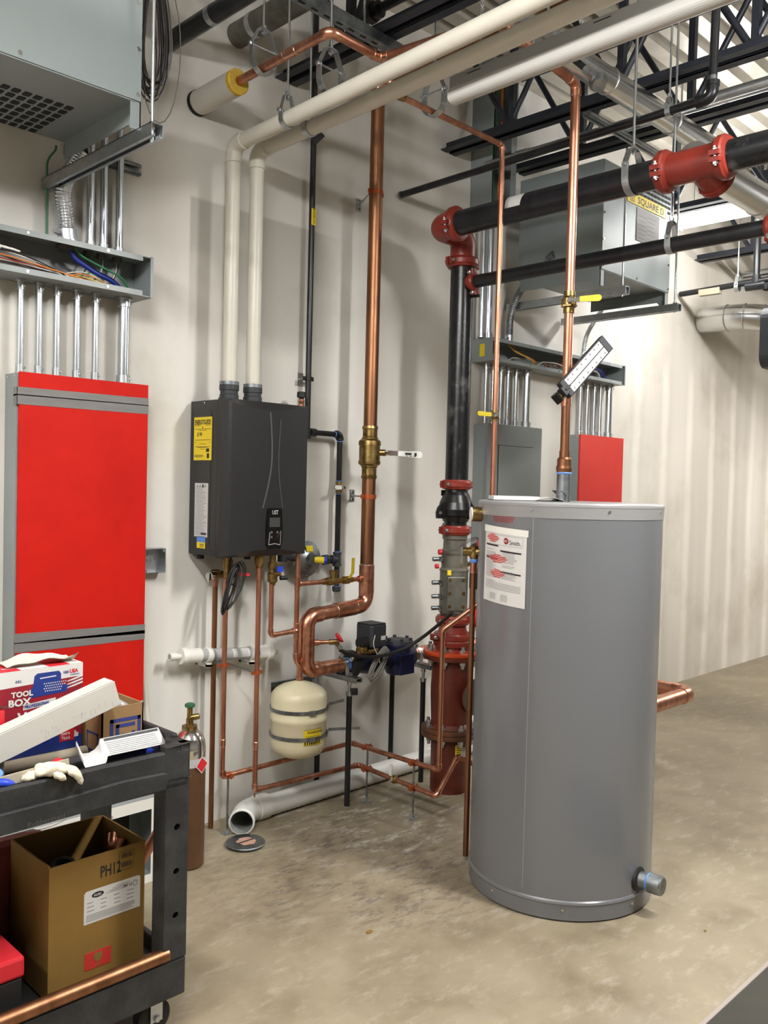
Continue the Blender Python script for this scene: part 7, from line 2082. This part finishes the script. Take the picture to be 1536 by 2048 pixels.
letters(g, 'USA', 0.016, (wx0 + 0.16, wy0 + 0.105, wz1 + 0.001), (1, 0, 0), (0, 1, 0), bold=0.04)
part('top_print', g, M['paper'], t)
# the pulled wipe
g = G(); vs = []; n, m_ = 14, 8
for i in range(n + 1):
    for j in range(m_ + 1):
        s, q = i / n, j / m_
        x = wx0 + 0.05 + 0.19 * s; y = wy0 + 0.03 + 0.075 * q - 0.02 * s
        z = wz1 + 0.004 + 0.020 * sin(pi * min(1, s * 1.1)) * (0.4 + 0.6 * q) + 0.010 * s * sin(5 * q + 2 * s) + 0.012 * max(0, s - 0.8) * 5 * (1 - q) + 0.003 * sin(14 * s + 3 * q)
        vs.append((x, y, max(z, wz1 + 0.002)))
k = len(vs); vs += [(a, b, c + 0.0015) for a, b, c in vs]
fs = []
for i in range(n):
    for j in range(m_):
        a = i * (m_ + 1) + j
        fs += [(a, a + m_ + 1, a + m_ + 2, a + 1)[::-1], (k + a, k + a + m_ + 1, k + a + m_ + 2, k + a + 1)]
g.add(vs, fs, True)
part('wipe', g, M['cloth'], t, 'cream wipe pulled through the slot')
# a tan tube the box leans on
solo('cardboard_tube', 'tan cardboard tube lying under the front of the wipes box', 'tube', G().cyl((0.70, -0.925, FZ_ + 0.0165), (1.158, -0.925, FZ_ + 0.0165), 0.0165, 20), M['tan'])
solo('board', 'flat gray board lying under the wipes box on the cart', 'board', G().box(0.72, 1.155, -0.906, -0.76, FZ_, wz0 - 0.0005), M['paper_shade'])
# red box of gloves at the far left
t = thing('glove_box', 'small red printed carton at the left edge of the picture, on the cart', 'box', (0.83, -0.955, FZ_))
part('carton', G().box(0.76, 0.905, -0.992, -0.945, FZ_, 0.905), M['box_red'], t, bevel=0.001)
g = G(); quad_on(g, (0.76, -0.992, FZ_), FU, FV, 0.10, 0.145, 0.02, 0.085)
quad_on(g, (0.76, -0.992, FZ_), FU, FV, 0.12, 0.138, 0.125, 0.129); quad_on(g, (0.76, -0.992, FZ_), FU, FV, 0.12, 0.138, 0.117, 0.121)
letters(g, 'G', 0.026, (0.882, -0.992, FZ_ + 0.09), FU, FV, bold=0.0)
part('white_print', g, M['paper'], t, stuff=True)
g = G(); vs = []
for i in range(9):
    for q in (0, 1):
        s = i / 8
        vs.append((0.74 + 0.185 * s, -0.985 + 0.05 * q, 0.908 + 0.035 * (1 - s) * (0.3 + q) * 0.7 + 0.012 * sin(3 * s + 2 * q)))
k = len(vs); vs += [(a, b, c + 0.001) for a, b, c in vs]
g.add(vs, [f for i in range(8) for f in ((2 * i + 1, 2 * i + 3, 2 * i + 2, 2 * i), (k + 2 * i, k + 2 * i + 2, k + 2 * i + 3, k + 2 * i + 1))], True)
solo('paper_sheet', 'crumpled white sheet on the small red carton at the left edge', 'paper', g, M['card_white'])

# ---- brown carton with blue printed logo
bx0, bx1, by0, by1, bz1 = 1.166, 1.292, -1.0, -0.80, 0.868
t = thing('cardboard_box', 'open brown cardboard box with a blue square logo on the cart top', 'box', (1.23, -0.9, FZ_))
g = G(); th_ = 0.004
g.box(bx0, bx1, by0, by0 + th_, FZ_, bz1); g.box(bx0, bx0 + th_, by0, by1, FZ_, bz1); g.box(bx1 - th_, bx1, by0, by1, FZ_, bz1); g.box(bx0, bx1, by1 - th_, by1, FZ_, bz1); g.box(bx0, bx1, by0, by1, FZ_, FZ_ + 0.004)
part('carton', g, M['card'], t)
def ring_rect(g, o, x0, x1, y0, y1, w, gap=None):
    for a, b, c, d in ((x0, x1, y1 - w, y1), (x0, x1, y0, y0 + w), (x0, x0 + w, y0, y1), (x1 - w, x1, y0, y1)):
        quad_on(g, o, FU, FV, a, b, c, d, 0.0006)
g = G(); o = (bx0 + 0.024, by0, FZ_ + 0.022)
ring_rect(g, o, 0.0, 0.094, 0.0, 0.092, 0.010)
for x0, x1, y0, y1 in ((0.018, 0.076, 0.066, 0.076), (0.018, 0.028, 0.042, 0.076), (0.018, 0.06, 0.016, 0.026), (0.066, 0.076, 0.016, 0.052)):
    quad_on(g, o, FU, FV, x0, x1, y0, y1, 0.0006)
letters(g, 'SUPPLY', 0.011, (bx0 + 0.052, by0, FZ_ + 0.062), FU, FV, bold=0.02, squeeze=0.8)
for k in range(3): quad_on(g, o, FU, FV, 0.01 + 0.012 * k, 0.085 + 0.005 * k, -0.006 - 0.005 * k, -0.0045 - 0.005 * k, 0.0006)
part('logo_print', g, M['logo_blue'], t, 'blue printed logo', stuff=True)
g = G()
for (y0, y1, z0, z1) in ((0.02, 0.026, 0.02, 0.075), (0.08, 0.086, 0.02, 0.075), (0.02, 0.086, 0.069, 0.075), (0.02, 0.086, 0.02, 0.026)):
    g.add([(bx0 - 0.0006, by0 + y, FZ_ + z) for y, z in ((y0, z0), (y1, z0), (y1, z1), (y0, z1))], [(3, 2, 1, 0)])
part('logo_print', g, M['logo_blue'], t, stuff=True)
solo('plastic_bag', 'crumpled clear plastic poking out of the open brown box', 'plastic bag', G().tube([(1.20, -0.93, 0.76), (1.205, -0.95, 0.855), (1.215, -0.97, 0.885), (1.24, -0.985, 0.86), (1.25, -0.96, 0.80)], 0.008, 7, rad=[0.02, 0.022, 0.008, 0.015, 0.02]), M['clear_gray'])

# ---- long white carton lying slantwise
A = Vector((1.18, -1.03, 0.9215)); B = Vector((0.70, -1.03, 0.780)); ax = (A - B).normalized(); upv = Vector((-ax.z, 0, ax.x))
t = thing('long_box', 'long narrow white carton lying slantwise across the cart load', 'box', (0.9, -1.03, 0.74))
part('carton', G().obox((A + B) / 2 + upv * 0.001, ax * (A - B).length / 2, (0, 0.029, 0), upv * 0.0345), M['card_white'], t, bevel=0.0012)
part('flap_line', G().obox((A + B) / 2 + upv * 0.0358 - Vector((0, 0.0255, 0)), ax * (A - B).length / 2, (0, 0.0007, 0), upv * 0.0003), M['ink'], t)
g = G()
for k in range(26):
    s = 0.02 + 0.20 * random.random() ** 0.8
    v = -0.028 + 0.042 * random.random() * (0.4 + s)
    p = A - ax * s + upv * v - Vector((0, 0.0292, 0))
    if random.random() < 0.6: g.obox(p, ax * 0.0005, (0, 0.0002, 0), upv * (0.003 + 0.006 * random.random()))
    else: g.obox(p, ax * (0.004 + 0.01 * random.random()), (0, 0.0002, 0), upv * 0.0005)
part('scuff', g, M['paper_shade'], t, stuff=True)

# ---- papers, tools and odds in the front of the tray
g = G(); vs = []
for i in range(19):
    s = i / 18
    if s < 0.4:
        a = pi * (1.1 - 1.15 * s / 0.4)
        x = 1.082 + 0.032 * cos(a) * 1.1 ; z = 0.80 - 0.03 * sin(max(0, a)) 
    else:
        q = (s - 0.4) / 0.6
        x = 1.117 + 0.18 * q; z = 0.80 - 0.004 * q
    vs += [(x, -1.135 + 0.02 * s, z - 0.022), (x - 0.005, -1.100 + 0.02 * s, z + 0.016)]
k = len(vs); vs += [(a, b, c + 0.0012) for a, b, c in vs]
fs = [f for i in range(18) for f in ((2 * i + 1, 2 * i + 3, 2 * i + 2, 2 * i), (k + 2 * i, k + 2 * i + 2, k + 2 * i + 3, k + 2 * i + 1), (2 * i, 2 * i + 2, k + 2 * i + 2, k + 2 * i), (2 * i + 1, k + 2 * i + 1, k + 2 * i + 3, 2 * i + 3))]
fs += [(0, k, k + 1, 1), (36, 37, k + 37, k + 36)]
g.add(vs, fs, True)
t = thing('leaflet', 'white printed leaflet curling over the front of the cart tray', 'paper', (1.18, -1.1, 0.76))
part('sheet', g, M['paper'], t)
g = G()
def lf(s, q, d): # on the front-facing slope of the flat part
    x = 1.117 + 0.18 * s; z0 = 0.80 - 0.004 * s
    return Vector((x - 0.005 * q, -1.1273 + 0.012 * s + 0.035 * q - 0.0012, z0 - 0.022 + 0.038 * q + 0.0012))
part('header_bar', G().add([lf(0.05, 0.84, 0), lf(0.97, 0.84, 0), lf(0.97, 0.97, 0), lf(0.05, 0.97, 0)], [(0, 1, 2, 3)]), M['rubber_gray'], t)
for k in range(7): g.add([lf(0.05, 0.1 + k * 0.1, 0), lf(0.9, 0.1 + k * 0.1, 0), lf(0.9, 0.13 + k * 0.1, 0), lf(0.05, 0.13 + k * 0.1, 0)], [(0, 1, 2, 3)])
part('print', g, M['ink_gray'], t, stuff=True)
solo('tool_case', 'low gray plastic case under the white leaflet in the cart tray', 'case', G().box(1.03, 1.255, -1.085, -1.035, FZ_, 0.768), M['rubber_gray'], bevel=0.004)
solo('marker', 'blue marker lying in the right front corner of the cart tray', 'marker', G().lathe((1.262, -1.15, FZ_ + 0.014), (0.25, 0.9, 0.0), [(0, 0.006), (0.003, 0.0125), (0.045, 0.0135), (0.05, 0.011), (0.12, 0.011), (0.13, 0.006)], 16), M['blue'])
solo('straightedge', 'long brown-gray steel straightedge along the front of the cart tray', 'ruler', G().obox((0.80, -1.172, 0.785), (0.19, 0, 0.012), (0, 0.002, 0), (-0.001, 0, 0.0125)), M['tan'])
solo('cutter', 'red utility knife beside the glove in the cart tray', 'knife', G().prism([(0.965, -1.15, 0.775), (1.0, -1.15, 0.776), (1.002, -1.15, 0.792), (0.985, -1.15, 0.800), (0.972, -1.15, 0.793)], (0, 0.035, 0)), M['box_red'], bevel=0.002)
solo('tape_roll', 'roll of blue masking tape at the left edge of the cart tray', 'tape', G().band((0.80, -1.12, 0.792), (0.12, -0.15, 1), 0.028, 0.024, 0.018, 36), M['blue_tape'])
solo('cord', 'blue cord end beside the tape roll, left edge of the cart', 'cord', G().tube([(0.74, -1.175, 0.77), (0.80, -1.17, 0.79), (0.84, -1.178, 0.783), (0.86, -1.165, 0.76)], 0.011, 10, fillet=0.02), M['blue'])
# cotton glove over the rim
def lumpy(pts, r0, squash, seed, n=16):
    rg = random.Random(seed); rings = []
    ph = [rg.random() * 6 for _ in range(8)]
    P = fillet_path([Vector(p) for p in pts], 0.03, 6)
    # resample
    Q = []
    for u, v in zip(P[:-1], P[1:]):
        k = max(1, int((v - u).length / 0.005))
        Q += [u.lerp(v, i / k) for i in range(k)]
    Q.append(P[-1])
    for i, p in enumerate(Q):
        s = i / (len(Q) - 1)
        r = r0 * (0.55 + 0.6 * sin(pi * min(1, 0.15 + 0.8 * s)) ** 0.7) * (0.35 if i in (0, len(Q) - 1) else 1)
        d = (Q[min(i + 1, len(Q) - 1)] - Q[max(i - 1, 0)]).normalized()
        sd = d.cross(Vector((0, 0, 1))).normalized(); up = sd.cross(d)
        ring = []
        for k in range(n):
            a_ = 2 * pi * k / n
            wv = 1 + 0.11 * sin(3 * a_ + 7 * s + ph[0]) + 0.07 * sin(5 * a_ - 11 * s + ph[1]) + 0.05 * sin(17 * s + ph[2])
            ring.append(p + sd * cos(a_) * r * wv + up * sin(a_) * r * squash * wv)
        rings.append(ring)
    return G().rings(rings)
t = thing('work_glove', 'dirty cream cotton glove hanging over the front rim of the cart', 'glove', (0.94, -1.195, 0.76))
part('palm', lumpy([(0.905, -1.165, 0.792), (0.94, -1.185, 0.800), (0.975, -1.198, 0.792)], 0.024, 0.55, 1), M['cloth'], t)
part('cuff', lumpy([(0.872, -1.172, 0.782), (0.895, -1.17, 0.789), (0.912, -1.168, 0.792)], 0.020, 0.5, 2), M['cloth'], t)
for i in range(4):
    part('finger', lumpy([(0.968, -1.180 - 0.010 * i, 0.793), (0.992, -1.192 - 0.009 * i, 0.787 - 0.002 * i), (1.008 - 0.003 * i, -1.198 - 0.008 * i, 0.768 - 0.004 * i)], 0.0092, 0.9, 10 + i, 10), M['cloth'], t)
part('thumb', lumpy([(0.935, -1.205, 0.792), (0.95, -1.214, 0.784), (0.962, -1.216, 0.774)], 0.0095, 0.85, 20, 10), M['cloth'], t)

# ---- lower shelf
LZ = 0.1655
kx0, kx1, ky0, ky1, kz1 = 0.977, 1.246, -1.1, -0.865, 0.513
t = thing('cardboard_box', 'open brown carton marked PH12 on the lower cart shelf', 'box', (1.11, -0.98, LZ))
g = G(); th_ = 0.005
g.box(kx0, kx1, ky0, ky0 + th_, LZ, kz1); g.box(kx0, kx0 + th_, ky0 + th_, ky1, LZ, kz1 + 0.004); g.box(kx1 - th_, kx1, ky0 + th_, ky1, LZ, kz1 + 0.004); g.box(kx0 + th_, kx1 - th_, ky1 - th_, ky1, LZ, kz1 + 0.006); g.box(kx0, kx1, ky0, ky1, LZ, LZ + 0.005)
part('carton', g, M['card_dark'], t)
KO = (kx0, ky0, LZ)
g = G(); letters(g, 'PH12', 0.043, (kx0 + 0.138, ky0, LZ + 0.284), FU, FV, bold=0.02, squeeze=0.62)
def bar(u0, v0, w, h):
    u = u0
    while u < u0 + w:
        b = 0.0008 + 0.0016 * random.random(); quad_on(g, KO, FU, FV, u, u + b, v0, v0 + h); u += b + 0.0012
bar(0.199, 0.318, 0.03, 0.012); bar(0.199, 0.293, 0.03, 0.014)
ring_rect(g, KO, 0.192, 0.236, 0.285, 0.335, 0.001)
part('lettering', g, M['ink'], t)
lb = part('label', G().prism([(kx0 + a, ky0 - 0.0006, LZ + b) for a, b in ((0.094, 0.171), (0.256, 0.171), (0.256, 0.254), (0.25, 0.258), (0.1, 0.258), (0.094, 0.252))], (0, 0.0008, 0)), M['paper'], t, 'white shipping label')
g = G()
LO = (kx0 + 0.094, ky0 - 0.0006, LZ + 0.171)
for k in range(5): quad_on(g, LO, FU, FV, 0.006, 0.15 - 0.02 * random.random(), 0.006 + k * 0.004, 0.0078 + k * 0.004)
for k in range(3):
    for q in range(4): quad_on(g, LO, FU, FV, 0.008 + q * 0.038, 0.03 + q * 0.038 - 0.006 * random.random(), 0.032 + k * 0.011, 0.0345 + k * 0.011)
for k in range(4): quad_on(g, LO, FU, FV, 0.06 + 0.01 * k, 0.12 + 0.004 * k, 0.066 + k * 0.004, 0.0675 + k * 0.004)
g.torus((kx0 + 0.24, ky0 - 0.0008, LZ + 0.241), (0, 1, 0), 0.007, 0.0012, 20, 4)
part('print', g, M['ink_gray'], lb, stuff=True)
g = G()
el_ = [(0.038 + 0.017 * cos(2 * pi * k / 24), 0.072 + 0.0075 * sin(2 * pi * k / 24)) for k in range(24)]
g.add([(LO[0] + u, LO[1] - 0.0006, LO[2] + v) for u, v in el_], [tuple(range(24))])
letters(g, 'PH 12', 0.010, (LO[0] + 0.112, LO[1], LO[2] + 0.066), FU, FV, bold=0.02)
part('print', g, M['ink'], lb, stuff=True)
g = G(); letters(g, 'HUBS', 0.0085, (LO[0] + 0.0265, LO[1] - 0.0007, LO[2] + 0.069), FU, FV, bold=0.02)
part('lettering', g, M['paper'], lb)
fl_ = part('fragile_mark', G().box(kx0 + 0.098, kx0 + 0.172, ky0 - 0.0008, ky0, LZ + 0.048, LZ + 0.093), M['ink_red'], t, 'red fragile mark with a glass')
g = G()
gp_ = [(0.124, 0.087), (0.146, 0.087), (0.147, 0.074), (0.143, 0.067), (0.1365, 0.064), (0.1365, 0.055), (0.144, 0.0525), (0.126, 0.0525), (0.1335, 0.055), (0.1335, 0.064), (0.127, 0.067), (0.123, 0.074)]
g.prism([(kx0 + a, ky0 - 0.0014, LZ + b) for a, b in gp_], (0, 0.0006, 0))
part('glass_symbol', g, M['card_dark'], fl_)
# things standing in it
def ctube(name, label, cat, a, b, r, m, wall=0.002):
    a, b = Vector(a), Vector(b); d = (b - a)
    L = d.length
    g = G().lathe(a, d, [(0, r - wall), (0, r), (L, r), (L, r - wall), (0.0, r - wall)], 20)
    return solo(name, label, cat, g, M[m])
ctube('copper_tube', 'long copper tube sticking out of the PH12 carton toward the right', 'tube', (1.12, -1.0, LZ + 0.03), (1.379,-0.980,0.497), 0.0155, 'copper')
ctube('copper_tube', 'short copper tube end showing inside the PH12 carton', 'tube', (1.10, -1.04, LZ + 0.03), (1.230,-1.000,0.494), 0.017, 'copper')
solo('copper_elbow', 'copper elbow beside the short tube inside the PH12 carton', 'pipe fitting', G().tube([Vector((1.201,-1.000,0.491)) + Vector((0.0, 0, -0.05)), (1.201,-1.000,0.491), Vector((1.201,-1.000,0.491)) + Vector((0.012, 0.02, 0.012))], 0.012, 14, fillet=0.02), M['copper'])
ctube('foam_tube', 'black foam pipe insulation standing inside the PH12 carton', 'tube', (1.05, -0.99, LZ + 0.006), (1.035, -1.055, 0.497), 0.031, 'black_rubber', 0.010)
ctube('copper_tube', 'long dull copper tube lying along the front rim of the lower cart shelf', 'tube', (0.35, -1.19, 0.2265), (1.265, -1.19, 0.2265), 0.0185, 'copper_dull')
t = thing('toolbox', 'red-lidded black toolbox on the lower shelf at the left edge', 'toolbox', (0.80, -1.05, LZ))
part('body', G().box(0.66, 0.895, -1.14, -1.0, LZ, 0.285), M['black_rubber'], t, bevel=0.004)
part('lid', G().box(0.655, 0.90, -1.145, -0.995, 0.287, 0.338), M['box_red'], t, 'red lid', bevel=0.008)
solo('black_bag', 'black canvas bag behind the red-lidded toolbox on lower cart shelf', 'bag', G().lathe((0.80, -0.88, LZ), Z, [(0, 0.10), (0.02, 0.115), (0.15, 0.12), (0.26, 0.10), (0.30, 0.06), (0.305, 0.0)], 16, sharp=False), M['black_rubber'])
solo('red_cloth', 'dull red plastic bag behind the PH12 carton', 'bag', G().box(0.90, 1.10, -0.85, -0.76, LZ, 0.50), mat('dull_red_plastic', (122, 52, 50), 0.6, var=0.3, vscale=18), bevel=0.03)
solo('plastic_film', 'crumpled clear plastic film in front of the toolbox', 'plastic film', G().tube([(0.80, -1.155, LZ + 0.012), (0.88, -1.158, LZ + 0.02), (0.93, -1.155, LZ + 0.010), (0.955, -1.155, LZ + 0.012)], 0.008, 8, rad=[0.010, 0.014, 0.008, 0.006]), M['clear_gray'])

# ================================================================ DARK CASE, LOWER RIGHT CORNER
t = thing('tool_case', 'flat dark case lying on the floor at lower right corner', 'case', (2.5, -2.45, 0))
part('body', G().box(1.75, 3.05, -2.75, -2.232, 0.0, 0.085), M['dark_case'], t, bevel=0.006)
part('edge_trim', G().box(1.748, 3.052, -2.236, -2.222, 0.083, 0.095), M['case_edge'], t, bevel=0.002)
part('lid', G().box(1.752, 3.048, -2.748, -2.237, 0.0855, 0.094), M['dark_case'], t)
# a few crumbs of debris on the concrete
for i, (cx_, cy_, s) in enumerate(((2.059,-1.159,0.000), (2.916,-1.931,0.000), (2.674,-1.129,0.000), (2.773,-1.305,0.000))):
    solo('debris', ('brown leaf scrap on the floor in front of the tank', 'tiny brown scrap on the floor at lower right', 'dark speck on the floor just left of the tank base', 'dark speck on floor in front of the tank base')[i], 'debris',
         G().prism([(cx_ + a * q, cy_ + b * q, 0.0004) for a, b in ((-0.014, -0.004), (-0.004, -0.010), (0.012, -0.006), (0.015, 0.004), (0.002, 0.009), (-0.010, 0.006)) for q in ((1.0, 0.45, 0.35, 0.35)[i],)], (0, 0, 0.0025)), M['card_dark'])
bpy.context.view_layer.update()
